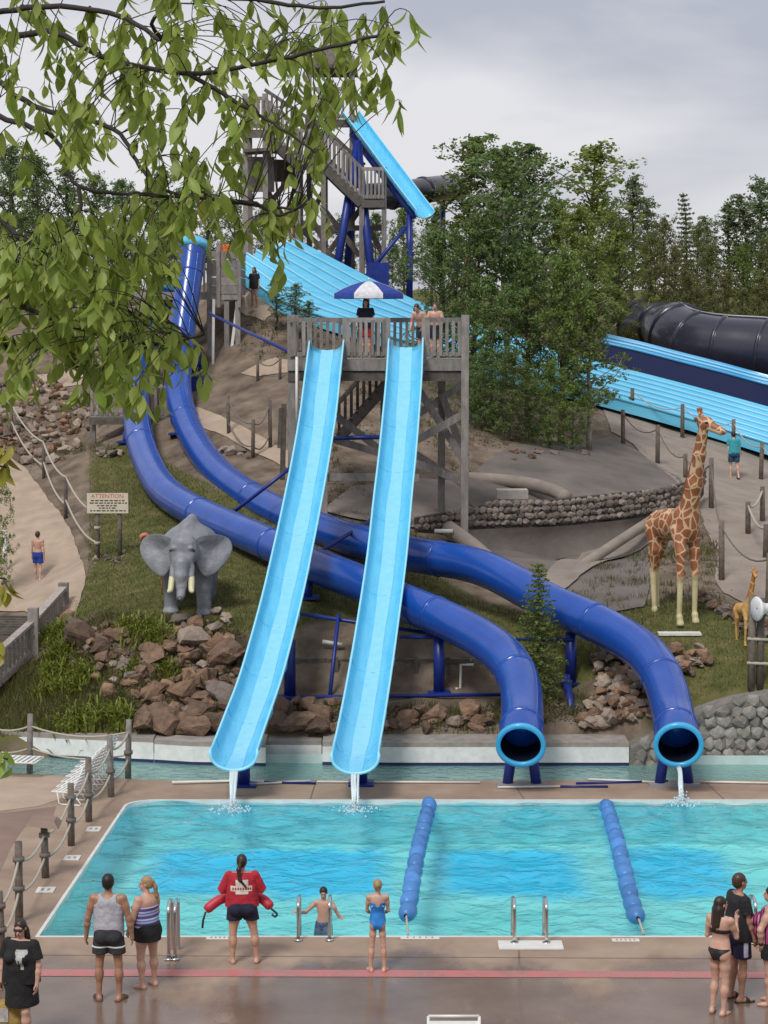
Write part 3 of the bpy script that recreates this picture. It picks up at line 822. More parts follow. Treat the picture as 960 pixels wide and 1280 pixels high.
brace('thin horizontal blue pipe below the flumes, upper one at the timber wall', (368, 766, 47.6), (552, 794, 47.6))
brace('long thin blue pipe running low in front of the timber wall', (352, 872, 46.7), (640, 868, 46.7))
brace('thin blue pipe leaning upright between the two open flumes', (423, 768, 47.5), (409, 902, 46.6))
brace('thin blue pipe tying the nearer tube post to the spruce side post', (500, 796, 47.3), (716, 800, 47.3))
brace('dark diagonal strut crossing between the platform and the tubes below it', (262, 392, 70), (362, 440, 58.5), .05)
brace('dark diagonal strut from the tube crossing up to the platform post', (292, 640, 56), (372, 578, 56), .05)
brace('dark diagonal strut between the flumes above the tubes', (400, 690, 51.6), (470, 646, 54.5), .05)
brace('dark blue pipe crossing behind the flumes below the platform stairs', (412, 548, 55), (486, 546, 55), .06)
brace('blue pipe lying against the bank beside the right rock pile', (707, 845, 46.4), (719, 915, 45.5), .1)

# ================================================================== timber platform of the open slides
def rail_run(t, a, b, n, z0, z1, m=WOOD, top=True, bottom=True, bw=.085):
    """a,b world xy(z) floor points; balusters as single boards"""
    a = Vector(a); b = Vector(b)
    if top: beam('top_rail', a + Vector((0, 0, z1)), b + Vector((0, 0, z1)), .06, .13, m, t)
    if bottom: beam('bottom_rail', a + Vector((0, .0, z0)), b + Vector((0, .0, z0)), .05, .12, m, t)
    for i in range(n):
        p = a.lerp(b, (i + .5) / n)
        jz = random.uniform(-.02, .02)
        o = beam('baluster', p + Vector((0, -.045, z0 - .04)), p + Vector((random.uniform(-.012, .012), -.045, z1 + jz - .02)), bw, .03, m, t)
plat = thing('slide_platform', 'tall weathered timber platform where the two open slides start', 'platform', tuple(onto(0, 57.3)))
PF, PBk, PZd = 56.15, 58.9, 8.42
xa, xb = P(362, 450, PF).x, P(582, 450, PF).x
def pxX(x, Y=PF): return P(x, 450, Y).x
# floor boards
nb = 17
for i in range(nb):
    yy = PF + .1 + (PBk - PF - .2) * (i + .5) / nb
    beam('floor_board', (xa, yy, PZd), (xb, yy, PZd), .14, .04, WOOD, plat)
for yy in (PF, PBk):
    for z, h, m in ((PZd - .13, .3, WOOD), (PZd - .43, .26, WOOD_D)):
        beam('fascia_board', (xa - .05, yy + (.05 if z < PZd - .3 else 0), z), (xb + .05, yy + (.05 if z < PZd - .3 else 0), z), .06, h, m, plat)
for xx in (xa, xb): beam('fascia_board', (xx, PF + .03, PZd - .13), (xx, PBk - .03, PZd - .13), .06, .28, WOOD, plat)
# posts down to the ground
postsx = [(xa + .04, PF + .16), (pxX(404), PF + .3), (pxX(505), PF + .3), (xb - .02, PF - .07), (xa + .04, PBk - .1), (pxX(480), PBk - .1), (pxX(552, PBk), PBk - .1), (xb + .1, PBk - .1)]
for i, (X, Y) in enumerate(postsx):
    beam('post', (X, Y, H(X, Y) - .3), (X, Y, PZd + (1.22 if i in (0, 3, 4, 7) else -.3)), .2, .2, WOOD, plat)
rails = [(362, 386, 2), (432, 484, 7), (531, 578, 6)]
for a, b, n in rails: rail_run(plat, (pxX(a), PF, PZd), (pxX(b), PF, PZd), n, .16, 1.08)
for x in (387, 431, 485, 530): beam('rail_post', (pxX(x), PF, PZd - .1), (pxX(x), PF, PZd + 1.14), .13, .13, WOOD, plat)
rail_run(plat, (xa, PBk, PZd), (pxX(520, PBk), PBk, PZd), 20, .16, 1.08)
rail_run(plat, (xb, PF + .1, PZd), (xb, PBk, PZd), 9, .16, 1.08)
rail_run(plat, (xa, PF + .1, PZd), (xa, PBk, PZd), 9, .16, 1.08)
# start tubs of the two flumes stand on the floor: braces below
def bpx(name, a, b, w, h, m=WOOD, t=None): return beam(name, P(*a), P(*b), w, h, m, t or plat)
for a, b in (((500, 450, 56.6), (580, 576, 56.6)), ((500, 562, 56.35), (584, 515, 56.35)), ((500, 571, 56.4), (584, 604, 56.4)), ((404, 596, 56.5), (524, 597, 56.5)),
             ((552, 492, 58.6), (580, 572, 58.6)), ((500, 533, 58.7), (582, 478, 58.7)), ((500, 555, 58.6), (582, 607, 58.6)),
             ((418, 518, 57.5), (480, 566, 57.5)), ((412, 548, 57), (488, 570, 57))):
    bpx('brace', a, b, .06, .2)
# stair flight behind
a, b = P(424, 548, 60.2), P(486, 478, 59.2)
beam('stair_stringer', a, b, .08, .3, WOOD_D, plat); beam('stair_stringer', a + Vector((0, 1.0, 0)), b + Vector((0, 1.0, 0)), .08, .3, WOOD_D, plat)
for i in range(8):
    p = a.lerp(b, (i + .5) / 8); beam('stair_tread', p + Vector((0, -.02, .1)), p + Vector((0, 1.0, .1)), .28, .05, WOOD, plat)
for i in range(9):
    p = a.lerp(b, i / 8); beam('baluster', p + Vector((0, -.05, .1)), p + Vector((0, -.05, 1.05)), .09, .03, WOOD_D, plat)
beam('stair_rail', a + Vector((0, -.02, 1.05)), b + Vector((0, -.02, 1.05)), .06, .12, WOOD_D, plat)
# left stair newel group
for x, y0, y1 in ((355, 505, 600), (367, 450, 640), (352, 510, 560)):
    bpx('post', (x, y0, 56.6), (x - 2, y1, 56.6), .14, .14, WOOD_D)
tag(tube('drain_pipe', [P(371, 446, 55.9), P(371, 540, 55.9)], .04, PVC, None, 8), 'white plastic pipe standing against the platform post beside the flume', 'pipe')

# ================================================================== timber deck where the tube starts
d2 = thing('tube_platform', 'weathered timber deck on stilts at the top of the farther tube', 'platform', tuple(onto(*P(270, 420, 73.2).xy)))
zt = P(280, 366, 72).z; YF, YB = 72.4, 75.5
x0, x1 = P(168, 366, YF).x, P(297, 366, YF).x
for i in range(14):
    yy = YF + (YB - YF) * (i + .5) / 14; beam('floor_board', (x0, yy, zt), (x1, yy, zt), .2, .05, WOOD, d2)
beam('fascia_board', (x0, YF, zt - .1), (x1, YF, zt - .1), .06, .26, WOOD, d2)
for x in (196, 222, 262, 283, 297):
    X = P(x, 380, YF).x; beam('post', (X, YF + .1, H(X, YF) - .3), (X, YF + .1, zt - .1), .17, .17, WOOD, d2)
for x in (200, 262, 297):
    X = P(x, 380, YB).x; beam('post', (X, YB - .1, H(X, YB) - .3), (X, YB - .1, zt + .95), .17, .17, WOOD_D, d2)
# board sided box beside the tube
for j in range(5):
    z = zt + .1 + j * .3
    beam('side_board', (P(262, 350, YF).x, YF - .03, z), (P(299, 350, YF).x, YF - .03, z), .04, .27, WOOD, d2)
    beam('side_board', (P(299, 350, YF).x, YF, z), (P(299, 350, YF).x, YB, z), .04, .27, WOOD, d2)
for x in (261, 273, 299): beam('rail_post', (P(x, 350, YF).x, YF - .08, zt - .5), (P(x, 350, YF).x, YF - .08, zt + 1.7), .12, .1, WOOD, d2)
for x in (255, 263, 277): beam('rail_post', (P(x, 330, YB).x, YB, zt), (P(x, 330, YB).x, YB, zt + 2.1), .08, .08, POST, d2)
for a, b in (((296, 385, 72.5), (286, 465, 72.5)), ((276, 466, 72.3), (303, 480, 71.5)), ((266, 455, 72), (285, 490, 71.4))):
    beam('brace', P(*a), P(*b), .1, .12, PVC if a[0] == 296 else WOOD, d2)
tag(tube('drain_pipe', [P(267, 374, 72.2), P(266, 485, 71.6)], .05, PVC, None, 8), 'white plastic pipe hanging below the tube start deck', 'pipe')
blk = box('ballast_tank', P(250, 485, 70.6), (.75, .6, .8), BLUE_ST, None); tag(blk, 'dark blue box beside the foot of the steep tube', 'box')
# low deck of the nearer tube
d3 = thing('low_platform', 'low timber deck under the foliage where the nearer tube starts', 'platform', tuple(onto(*P(150, 530, 69).xy)))
zl = P(160, 522, 69).z
for i in range(9): beam('floor_board', (P(112, 522, 69).x, 68.9 + i * .2, zl), (P(216, 522, 69).x, 68.9 + i * .2, zl), .18, .05, WOOD, d3)
beam('fascia_board', (P(112, 522, 68.85).x, 68.75, zl - .1), (P(216, 522, 68.85).x, 68.75, zl - .1), .06, .24, WOOD_D, d3)
for x in (116, 160, 205): X = P(x, 530, 69).x; beam('post', (X, 69, H(X, 69) - .3), (X, 69, zl - .1), .18, .18, WOOD, d3)
rail_run(d3, (P(112, 520, 68.9).x, 68.9, zl), (P(150, 520, 68.9).x, 68.9, zl), 6, .12, 1.05)
rail_run(d3, (P(184, 520, 68.9).x, 68.9, zl), (P(214, 520, 68.9).x, 68.9, zl), 4, .12, 1.05)

# ================================================================== high tower with stairs and steep slide
tw = thing('slide_tower', 'high weathered timber tower with zigzag stairs behind the hill', 'tower', tuple(onto(*P(400, 300, 84).xy)))
TY = 84.0
def bt(name, a, b, w, h, m=WOOD): return beam(name, P(*a), P(*b), w, h, m, tw)
def prail(x0, y0, x1, y1, Y, n, h=37, m=WOOD):
    """sloping or level balustrade drawn by its foot line in photo columns"""
    a, b = P(x0, y0, Y), P(x1, y1, Y); hh = h * Y / F_PX
    beam('top_rail', a + Vector((0, 0, hh)), b + Vector((0, 0, hh)), .08, .14, m, tw)
    beam('bottom_rail', a + Vector((0, 0, .1)), b + Vector((0, 0, .1)), .06, .14, m, tw)
    for i in range(n):
        p = a.lerp(b, (i + .5) / n); beam('baluster', p + Vector((0, -.05, .02)), p + Vector((0, -.05, hh - .03)), .09, .03, m, tw)
def pfloor(x0, x1, y, Y0, Y1, n=8):
    z = P(x0, y, Y0).z; X0, X1 = P(x0, y, Y0).x, P(x1, y, Y0).x
    for i in range(n): yy = Y0 + (Y1 - Y0) * (i + .5) / n; beam('floor_board', (X0, yy, z), (X1, yy, z), (Y1 - Y0) / n * .93, .06, WOOD_D, tw)
    beam('fascia_board', (X0, Y0 - .03, z - .15), (X1, Y0 - .03, z - .15), .06, .3, WOOD_D, tw)
# top landing, flight, middle landing, flight, low landing
pfloor(304, 332, 163, TY, TY + 3); prail(305, 161, 331, 161, TY, 5)
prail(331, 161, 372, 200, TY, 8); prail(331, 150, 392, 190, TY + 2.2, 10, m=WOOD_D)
pfloor(370, 405, 203, TY, TY + 3); prail(370, 201, 404, 201, TY, 7)
prail(404, 201, 452, 248, TY, 9); prail(404, 196, 456, 244, TY + 2.2, 9, m=WOOD_D)
pfloor(452, 481, 250, TY, TY + 3); prail(452, 249, 481, 249, TY, 6)
for (xa_, ya_, xb_, yb_) in ((331, 167, 372, 205), (404, 207, 452, 254)):
    for dy in (0, 2.2): beam('stair_stringer', P(xa_, ya_, TY) + Vector((0, dy, 0)), P(xb_, yb_, TY) + Vector((0, dy, 0)), .1, .4, WOOD_D, tw)
    A_, B_ = P(xa_, ya_, TY), P(xb_, yb_, TY)
    for i in range(9): q = A_.lerp(B_, (i + .5) / 9); beam('stair_tread', q + Vector((0, .05, .2)), q + Vector((0, 2.15, .2)), .3, .05, WOOD, tw)
for x, y in ((306, 120), (331, 120), (372, 165), (404, 165), (452, 212), (480, 212)):
    for dy in (.1, 2.9):
        q = P(x, y, TY); beam('post', (q.x, TY + dy, H(q.x, TY + dy) - .3), (q.x, TY + dy, q.z + .1), .2, .2, WOOD, tw)
for a, b in (((372, 240), (404, 300)), ((404, 240), (372, 300)), ((404, 260), (450, 320)), ((450, 262), (404, 325)), ((452, 270), (480, 320)), ((310, 200), (372, 300)), ((372, 210), (310, 290)), ((380, 290), (420, 325)), ((420, 285), (380, 325)), ((380, 285), (480, 285))):
    bt('brace', (*a, TY + 1.2), (*b, TY + 1.2), .08, .22, WOOD_D)
# start hut of the steep slide
for x in (386, 440):
    for Y in (TY + 3.2, TY + 6):
        q = P(x, 70, Y); beam('post', (q.x, Y, H(q.x, Y) - .3), (q.x, Y, q.z), .22, .22, WOOD, tw)
pfloor(384, 442, 150, TY + 3.1, TY + 6.2); prail(384, 149, 432, 149, TY + 3.1, 8)
q = [P(380, 80, TY + 2.9), P(446, 80, TY + 2.9), P(446, 80, TY + 2.9) + Vector((0, 3.5, 0)), P(380, 80, TY + 2.9) + Vector((0, 3.5, 0))]
ap = (q[0] + q[2]) / 2 + Vector((0, 0, 1.1))
mesh_obj('hut_roof', q + [ap] + [v - Vector((0, 0, .15)) for v in q], [(0, 1, 4), (1, 2, 4), (2, 3, 4), (3, 0, 4), (5, 6, 1, 0), (6, 7, 2, 1), (7, 8, 3, 2), (8, 5, 0, 3), (8, 7, 6, 5)], WOOD_D, tw)
# low hut roof and walls on the left
for j in range(9): 
    xq = 309 + j * 4; bt('wall_board', (xq, 196, TY + .6), (xq, 240, TY + .6), .13, .04)
bt('hut_roof', (306, 190, TY + .3), (347, 188, TY + .3), 1.6, .12, WOOD_D)
bt('wall_board', (300, 212, TY + 2), (372, 214, TY + 2), .1, .9, WOOD_D)

# the steep sky-blue slide and its blue A-frame
RIBM = mat('pale_rib', (.26, .62, .81), .35)
def open_run(name, label, near, far, thick, m, lanes=1, sidem=None, side=.5, cat='water slide', wall=.35):
    """wide open slide between a near and a far edge line (px lists); lanes are raised rounded ribs"""
    A = catmull([P(*p) for p in near], 10); B = catmull([P(*p) for p in far], 10)
    t = thing(name, label, cat, tuple(A[len(A) // 2]))
    n = len(A)
    for ln in range(lanes):
        V, Fc = [], []; K = 8
        for i in range(n):
            a = A[i].lerp(B[i], ln / lanes); b = A[i].lerp(B[i], (ln + 1) / lanes)
            for k in range(K + 1):
                u = k / K; V.append(a.lerp(b, u) + Vector((0, 0, -thick * math.sin(math.pi * u) ** .7 + thick * .9)))
        for i in range(n - 1):
            for k in range(K): q = i * (K + 1) + k; Fc.append((q, q + K + 1, q + K + 2, q + 1))
        mesh_obj('lane', V, Fc, m, t, True)
        if ln: tube('lane_divider', [A[i].lerp(B[i], ln / lanes) + Vector((0, 0, thick * .92)) for i in range(n)], .055, RIBM, t, 6)
    rimA = [a + Vector((0, 0, thick * .9)) for a in A]
    tube('edge_rim', rimA, .06, m, t, 8)
    V, Fc = [], []
    for i in range(n): V += [rimA[i], A[i] - Vector((0, 0, side))]
    for i in range(n - 1): Fc.append((2 * i, 2 * i + 1, 2 * i + 3, 2 * i + 2))
    mesh_obj('side_skirt', V, Fc, sidem or m, t, True)
    V, Fc = [], []
    for i in range(n): V += [B[i] + Vector((0, 0, thick * .9)), B[i] - Vector((0, 0, side))]
    for i in range(n - 1): Fc.append((2 * i, 2 * i + 2, 2 * i + 3, 2 * i + 1))
    mesh_obj('side_skirt', V, Fc, sidem or m, t, True)
    return t
steep, _ = flume('steep_slide', 'steep sky blue slide dropping from the top of the tower', [(438, 138, 87.2), (453, 158, 86.3), (478, 191.5, 84.9), (503, 225, 83.5), (518, 245, 82.7), (532, 263, 82)], .8, .32, film=False)
steep2 = tube('under_beam', [P(440, 168, 87), P(470, 208, 85.4), P(502, 250, 83.8), P(518, 270, 83)], .14, BLUE_ST, steep, 8)
af = thing('blue_trestle', 'tall blue steel A-frame holding up the steep tower slide', 'support', tuple(onto(*P(445, 335, 84).xy)))
apx = P(447, 178, 85.8)
for x, y in ((420, 330), (466, 348)):
    q = P(x, y, 82.9); q.z = H(q.x, q.y); tube('leg', [q, apx], .17, BLUE_ST, af, 10)
q = P(432, 332, 86.5); q.z = H(q.x, q.y); tube('leg', [q, apx], .15, BLUE_ST, af, 10)
tag(tube('slide_brace', [P(452, 352, 82.6), P(508, 283, 82.6)], .08, BLUE_ST, None, 8), 'blue diagonal strut between trestle foot and lower end of the steep slide', 'brace')
q = P(512, 268, 83.2); post_to('slide_support', 'blue post under the lower end of the steep slide', q, .13)
b_ = box('footing_box', P(472, 346, 82.8), (.9, .7, 1.1), BLUE_ST, None); tag(b_, 'blue steel footing box at the trestle foot above the umbrella', 'footing')
DARK_T = mat('dark_tube', (.022, .021, .036), .3, col2=(.03, .03, .052), scale=1.3, coat=.35, rough_var=.08)
dt = thing('dark_tube', 'dark horizontal tube leaving the low landing of the tower', 'water slide', tuple(P(510, 240, 86)))
pp = catmull([P(462, 246, 88.5), P(500, 243, 89.5), P(545, 236, 92), P(575, 234, 96)], 8)
V, Fc = tube_geo(pp, .56, 20, True); mesh_obj('tube_shell', V, Fc, DARK_T, dt, True)
for i in (6, 13, 20): d = (pp[i + 1] - pp[i - 1]).normalized() * .05; tube('flange', [pp[i] - d, pp[i] + d], .62, DARK_T, dt, 20)
for i in (10, 18): q = pp[i]; tube('strut', [(q.x, q.y, H(q.x, q.y) - .2), (q.x, q.y, q.z - .5)], .12, BLUE_ST, dt, 8)

# wide multi lane slide sweeping down the hill
CYAN2 = mat('pale_cyan_fibreglass', (.16, .56, .78), .3, col2=(.1, .47, .73), scale=1.2, coat=.3, rough_var=.1, stretch=(.5, .5, 3))
open_run('racing_slide', 'wide pale blue multi lane slide sweeping down behind the trees', RS_NEAR, RS_FAR, .28, CYAN2, 7, CYAN2, .2)
# ribbed flume above it
open_run('ribbed_slide', 'bright blue ribbed flume with navy side in front of the big dark tube', [(752, 432, 88.0), (800, 443, 87.6), (850, 456, 87.2), (905, 470, 86.8), (960, 485, 86.4), (1100, 521, 84)],
         [(752, 420, 89.2), (800, 431, 88.8), (850, 444, 88.4), (905, 458, 88), (960, 473, 87.6), (1100, 509, 85.2)], .16, mat('bright_cyan', (.05, .36, .68), .3, coat=.3, var=.1, scale=3), 3, NAVY, 1.3)
bdt = thing('giant_tube', 'giant dark ribbed raft tube lying on the hillside above the blue flume', 'water slide', tuple(onto(*P(900, 470, 91).xy)))
pp = catmull([P(796, 404, 98), P(818, 406, 96.5), P(840, 414, 94), P(866, 430, 92), (P(905, 437, 91)), P(960, 441, 90), P(1060, 452, 88), P(1160, 465, 87)], 10)
V, Fc = tube_geo(pp, [1.0 if i < 14 else 1.0 + min(1, (i - 14) / 8) * .45 for i in range(len(pp))], 26, False); mesh_obj('tube_shell', V, Fc, DARK_T, bdt, True)
V, Fc = tube_geo(pp[:25], .97, 26, True); mesh_obj('tube_inside', V, [f[::-1] for f in Fc[:-2]] + [Fc[-1]], BLACK, bdt, True)
for i in (0, 13, 24, 31, 40, 50, 58): d = (pp[min(i + 1, len(pp) - 1)] - pp[max(i - 1, 0)]).normalized() * .06; tube('flange', [pp[i] - d, pp[i] + d], 1.52 if i > 20 else 1.1, DARK_T, bdt, 26)
tp = [q + Vector((0, 0, 1.5)) for q in pp[24:]]; tube('ridge_pipe', tp, .05, STEEL, bdt, 6)
for i in (26, 38, 52): q = pp[i]; box('saddle', (q.x, q.y, (H(q.x, q.y) + q.z - 1.2) / 2), (.5, 2.2, max(.3, q.z - 1.1 - H(q.x, q.y))), WOOD_D, bdt)
# ================================================================== rocks and stone walls
def hull_mesh(name, n, m, flat=(1, 1, .75), seed=0, smooth=False, jit=.25):
    r_ = random.Random(seed); bm = bmesh.new()
    for i in range(n):
        z = 1 - 2 * (i + .5) / n; a = i * 2.39996 + r_.uniform(-.5, .5); r = math.sqrt(max(0, 1 - z * z)); s = 1 + r_.uniform(-jit, jit)
        bm.verts.new((r * math.cos(a) * .5 * flat[0] * s, r * math.sin(a) * .5 * flat[1] * s, z * .5 * flat[2] * s))
    bmesh.ops.convex_hull(bm, input=bm.verts[:])
    loose = [v for v in bm.verts if not v.link_faces]
    bmesh.ops.delete(bm, geom=loose, context='VERTS')
    me = bpy.data.meshes.new(name); bm.to_mesh(me); bm.free(); me.materials.append(m)
    if smooth: me.polygons.foreach_set('use_smooth', [True] * len(me.polygons))
    return me
RK = [mat('brown_rock', (.2, .128, .086), .9, col2=(.095, .058, .04), scale=6, bump=.9, bscale=18, obj_var=.35),
      mat('rust_rock', (.29, .18, .112), .9, col2=(.155, .092, .06), scale=5, bump=.9, bscale=18, obj_var=.3),
      mat('grey_rock', (.2, .165, .14), .9, col2=(.12, .095, .08), scale=6, bump=.9, bscale=18, obj_var=.3),
      mat('pale_rock', (.36, .29, .235), .9, col2=(.24, .185, .145), scale=7, bump=.8, bscale=18, obj_var=.2)]
def rough_rock(m, flat, seed):
    me = hull_mesh('rock', 17, m, flat, seed, jit=.36); bm = bmesh.new(); bm.from_mesh(me)
    bmesh.ops.triangulate(bm, faces=bm.faces[:]); bmesh.ops.subdivide_edges(bm, edges=bm.edges[:], cuts=2, use_grid_fill=True)
    r_ = random.Random(seed); ph = [(Vector((r_.gauss(0, 1), r_.gauss(0, 1), r_.gauss(0, 1))).normalized(), r_.uniform(5, 22), r_.uniform(0, 6.28)) for _ in range(12)]
    for v in bm.verts: v.co *= 1 + sum(math.sin(v.co.dot(d) * f + p_) * .34 / f for d, f, p_ in ph) + r_.uniform(-.035, .035)
    bm.to_mesh(me); bm.free(); return me
ROCKS = [[rough_rock(m, (1, random.uniform(.65, 1), random.uniform(.5, .8)), s * 10 + i) for s in range(6)] for i, m in enumerate(RK)]
def rock(t, p, s, kind=None, sink=.25, tilt=.5, name='rock', meshes=None):
    me = random.choice(meshes or ROCKS[kind if kind is not None else random.choices((0, 1, 2, 3), (6, 5, 1, 1))[0]])
    M = Matrix.Translation(p + Vector((0, 0, s * (.35 - sink)))) @ Euler((random.uniform(-tilt, tilt), random.uniform(-tilt, tilt), random.uniform(0, 6.28))).to_matrix().to_4x4() @ Matrix.Diagonal((s, s, s, 1))
    return put(name, me, M, t)
def rock_pile(label, poly, big, n, smin, smax, kinds=None, up=.0, name='rock_pile', tilt=.5):
    """poly in photo pixels: loose rocks lying on the ground inside it"""
    xs = [p[0] for p in poly]; ys = [p[1] for p in poly]
    c = G(sum(xs) / len(xs), sum(ys) / len(ys))
    t = thing(name, label, 'rocks', tuple(c))
    for (x, y, s, k) in big:
        p = G(x, y); rock(t, p + Vector((0, 0, .04)), s * .8, k, .2, .35)
    c_ = 0
    while c_ < n:
        x, y = random.uniform(min(xs), max(xs)), random.uniform(min(ys), max(ys))
        if not inpoly(np.array([x]), np.array([y]), poly)[0]: continue
        p = G(x, y); s = smin + (smax - smin) * random.random() ** 1.8
        rock(t, p + Vector((0, 0, up * random.random())), s, None if kinds is None else random.choice(kinds), random.uniform(.05, .3), tilt); c_ += 1
    return t
random.seed(11)
rock_pile('jumbled brown boulders on the bank below the elephant', [(178, 800), (240, 780), (300, 800), (306, 850), (290, 915), (175, 918), (178, 880), (150, 850), (158, 815)],
          [(240, 802, 1.0, 3), (214, 815, .8, 0), (278, 832, 1.25, 0), (225, 872, 1.05, 1), (196, 900, .9, 0), (250, 900, 1.2, 0), (190, 872, .8, 1), (275, 875, 1.0, 2), (195, 825, .85, 0), (258, 850, .8, 1), (300, 895, 1.3, 0), (205, 912, 1.0, 0), (240, 918, 1.1, 0), (180, 915, 1.0, 0), (280, 915, 1.1, 0), (226, 782, .7, 2), (268, 812, .75, 1), (236, 852, .7, 1)], 275, .12, .5)
rock_pile('scattered dark boulders on the bank beside the wooden footbridge', [(82, 790), (130, 770), (172, 800), (170, 850), (120, 870), (90, 840)],
          [(104, 802, 1.05, 0), (128, 815, .7, 0), (150, 800, .75, 0), (96, 790, .7, 2), (128, 828, .75, 0), (155, 838, .6, 2), (135, 868, .55, 1), (165, 852, .6, 2), (90, 780, .8, 1)], 90, .1, .36)
rock_pile('low row of brown boulders behind the channel under the slides', [(330, 884), (420, 878), (520, 884), (622, 886), (622, 914), (330, 918)],
          [(350, 895, .9, 0), (385, 890, .75, 1), (405, 900, .8, 0), (510, 905, .7, 1), (525, 895, .6, 0), (545, 900, .75, 0), (585, 895, .9, 1), (600, 908, .6, 1), (570, 908, .5, 3), (340, 912, 1.0, 0), (370, 912, 1.0, 0), (400, 915, .9, 0)], 120, .12, .42)
rock_pile('pile of tan broken flagstones on the bank behind the farther tube mouth', [(742, 822), (775, 812), (815, 850), (822, 900), (800, 912), (735, 916), (728, 905), (742, 870)],
          [(750, 908, .55, 3), (742, 898, .5, 1), (775, 900, .45, 1), (795, 896, .5, 1)], 175, .14, .46, (1, 3, 1, 2, 3), .12, tilt=.35)
rock_pile('spill of tan flat stones on the lawn above the tube bend', [(838, 815), (880, 812), (888, 828), (862, 850), (848, 838)], [], 34, .14, .48, (1, 1, 3, 2), .1, tilt=.25)
rock_pile('broad bank of loose pinkish rubble beside the upper left path', [(-20, 500), (0, 478), (60, 478), (112, 492), (112, 540), (70, 562), (36, 572), (-20, 560)], [(66, 578, .7, 3), (48, 572, .6, 3), (82, 566, .6, 3), (98, 560, .65, 3), (34, 580, .65, 3)], 285, .2, .5, (1, 1, 3, 3, 2), .05)
rock_pile('few pale stones beside the low platform posts', [(118, 564), (150, 560), (152, 572), (120, 574)], [(128, 570, .5, 2), (141, 571, .55, 2)], 8, .15, .4, (2, 3))
rock_pile('few pale round stones at the edge of the small upper path', [(268, 558), (312, 566), (312, 574), (268, 568)], [(278, 566, .5, 3), (290, 568, .55, 3), (303, 566, .4, 2)], 7, .15, .3, (2, 3))
rock_pile('ring of small stones around the sign posts on the lawn', [(112, 698), (158, 696), (158, 706), (112, 706)], [(133, 700, .32, 2), (146, 702, .3, 2)], 12, .1, .26, (2, 3))
rock_pile('loose pale stones beside the elephant foot', [(252, 764), (290, 764), (290, 782), (252, 780)], [(270, 768, .4, 3), (282, 775, .45, 3), (268, 790, .5, 3)], 8, .1, .3, (2, 3))
rock_pile('dark stones lining the bank below the right path', [(872, 742), (905, 752), (965, 782), (1000, 800), (1000, 822), (960, 806), (905, 778), (868, 760)], [], 90, .14, .42, (0, 2, 0, 2), .05)
rock_pile('boulders at the foot of the trees above the trail', [(640, 566), (740, 560), (745, 572), (640, 576)], [], 20, .15, .45, (2, 2, 0))

STN = [mat('fieldstone', (.25, .21, .18), .85, col2=(.12, .098, .082), scale=6, bump=.6, bscale=16, obj_var=.45),
       mat('fieldstone_grey', (.33, .305, .275), .85, col2=(.18, .165, .145), scale=5, bump=.6, bscale=16, obj_var=.35)]
COB = [[hull_mesh('stone', 18, m, (1, 1, 1), 100 + s * 7 + i, False, .2) for s in range(8)] for i, m in enumerate(STN)]
MORT = [mat('dark_mortar', (.055, .046, .04), .9, var=.3, scale=6, bump=.5), mat('grey_mortar', (.2, .185, .165), .9, var=.25, scale=6, bump=.5)]
def stone_wall(name, label, base, top, size, kind, thick=.3):
    """base/top: lists of world points along the wall; stones bedded in mortar"""
    t = thing(name, label, 'wall', tuple(base[0]))
    n = len(base); V, Fc = [], []
    for b, q in zip(base, top):
        V += [b - Vector((0, 0, .3)), b + Vector((0, thick, -.3)), q + Vector((0, thick, 0)), q]
    for i in range(n - 1):
        for k in range(4): Fc.append((4 * i + k, 4 * i + 4 + k, 4 * i + 4 + (k + 1) % 4, 4 * i + (k + 1) % 4))
    Fc += [(3, 2, 1, 0), (4 * n - 4, 4 * n - 3, 4 * n - 2, 4 * n - 1)]
    mesh_obj('mortar_core', V, Fc, MORT[kind], t)
    L_ = [0]
    for i in range(n - 1): L_.append(L_[-1] + (base[i + 1] - base[i]).length)
    def at(s):
        for i in range(n - 1):
            if s <= L_[i + 1] + 1e-6:
                f = (s - L_[i]) / (L_[i + 1] - L_[i]); return base[i].lerp(base[i + 1], f), top[i].lerp(top[i + 1], f), (base[i + 1] - base[i]).normalized()
    z = 0; row = 0; hmax = max((q - b).z for b, q in zip(base, top)); cnt = 0
    while z < hmax + size:
        s = size * .3 * (row % 2) + random.uniform(0, size * .4); rh = size * random.uniform(.8, 1.0)
        while s < L_[-1] - size * .3:
            w = size * random.uniform(.8, 1.45); b, q, d = at(min(s + w / 2, L_[-1]))
            hz = (q - b).z
            if z + rh * .45 < hz and cnt < 310:
                c = b + Vector((0, random.uniform(-.04, .03), z + rh / 2 + random.uniform(-.02, .02)))
                M = Matrix.Translation(c) @ Matrix.Rotation(math.atan2(d.y, d.x), 4, 'Z') @ Matrix.Rotation(random.uniform(-.35, .35), 4, 'Y') @ Matrix.Diagonal((w * 1.16, size * .8, rh * 1.22, 1))
                put('stone', random.choice(COB[kind]), M, t); cnt += 1
            s += w
        z += rh * .93; row += 1
    return t
random.seed(21)
bs, tp = [], []
for x, yb, yt, Y in ((518, 663, 648, 56.0), (560, 660, 640, 56.5), (620, 658, 629, 57.2), (700, 656, 624, 58.2), (780, 647, 616, 59.2), (830, 640, 612, 60.0), (868, 622, 600, 61.2), (880, 606, 588, 63)):
    bs.append(P(x, yb, Y)); tp.append(P(x, yt, Y))
stone_wall('basin_wall', 'low curved wall of dark round fieldstones above the grey basin', bs, tp, .2, 0)
bs, tp = [], []
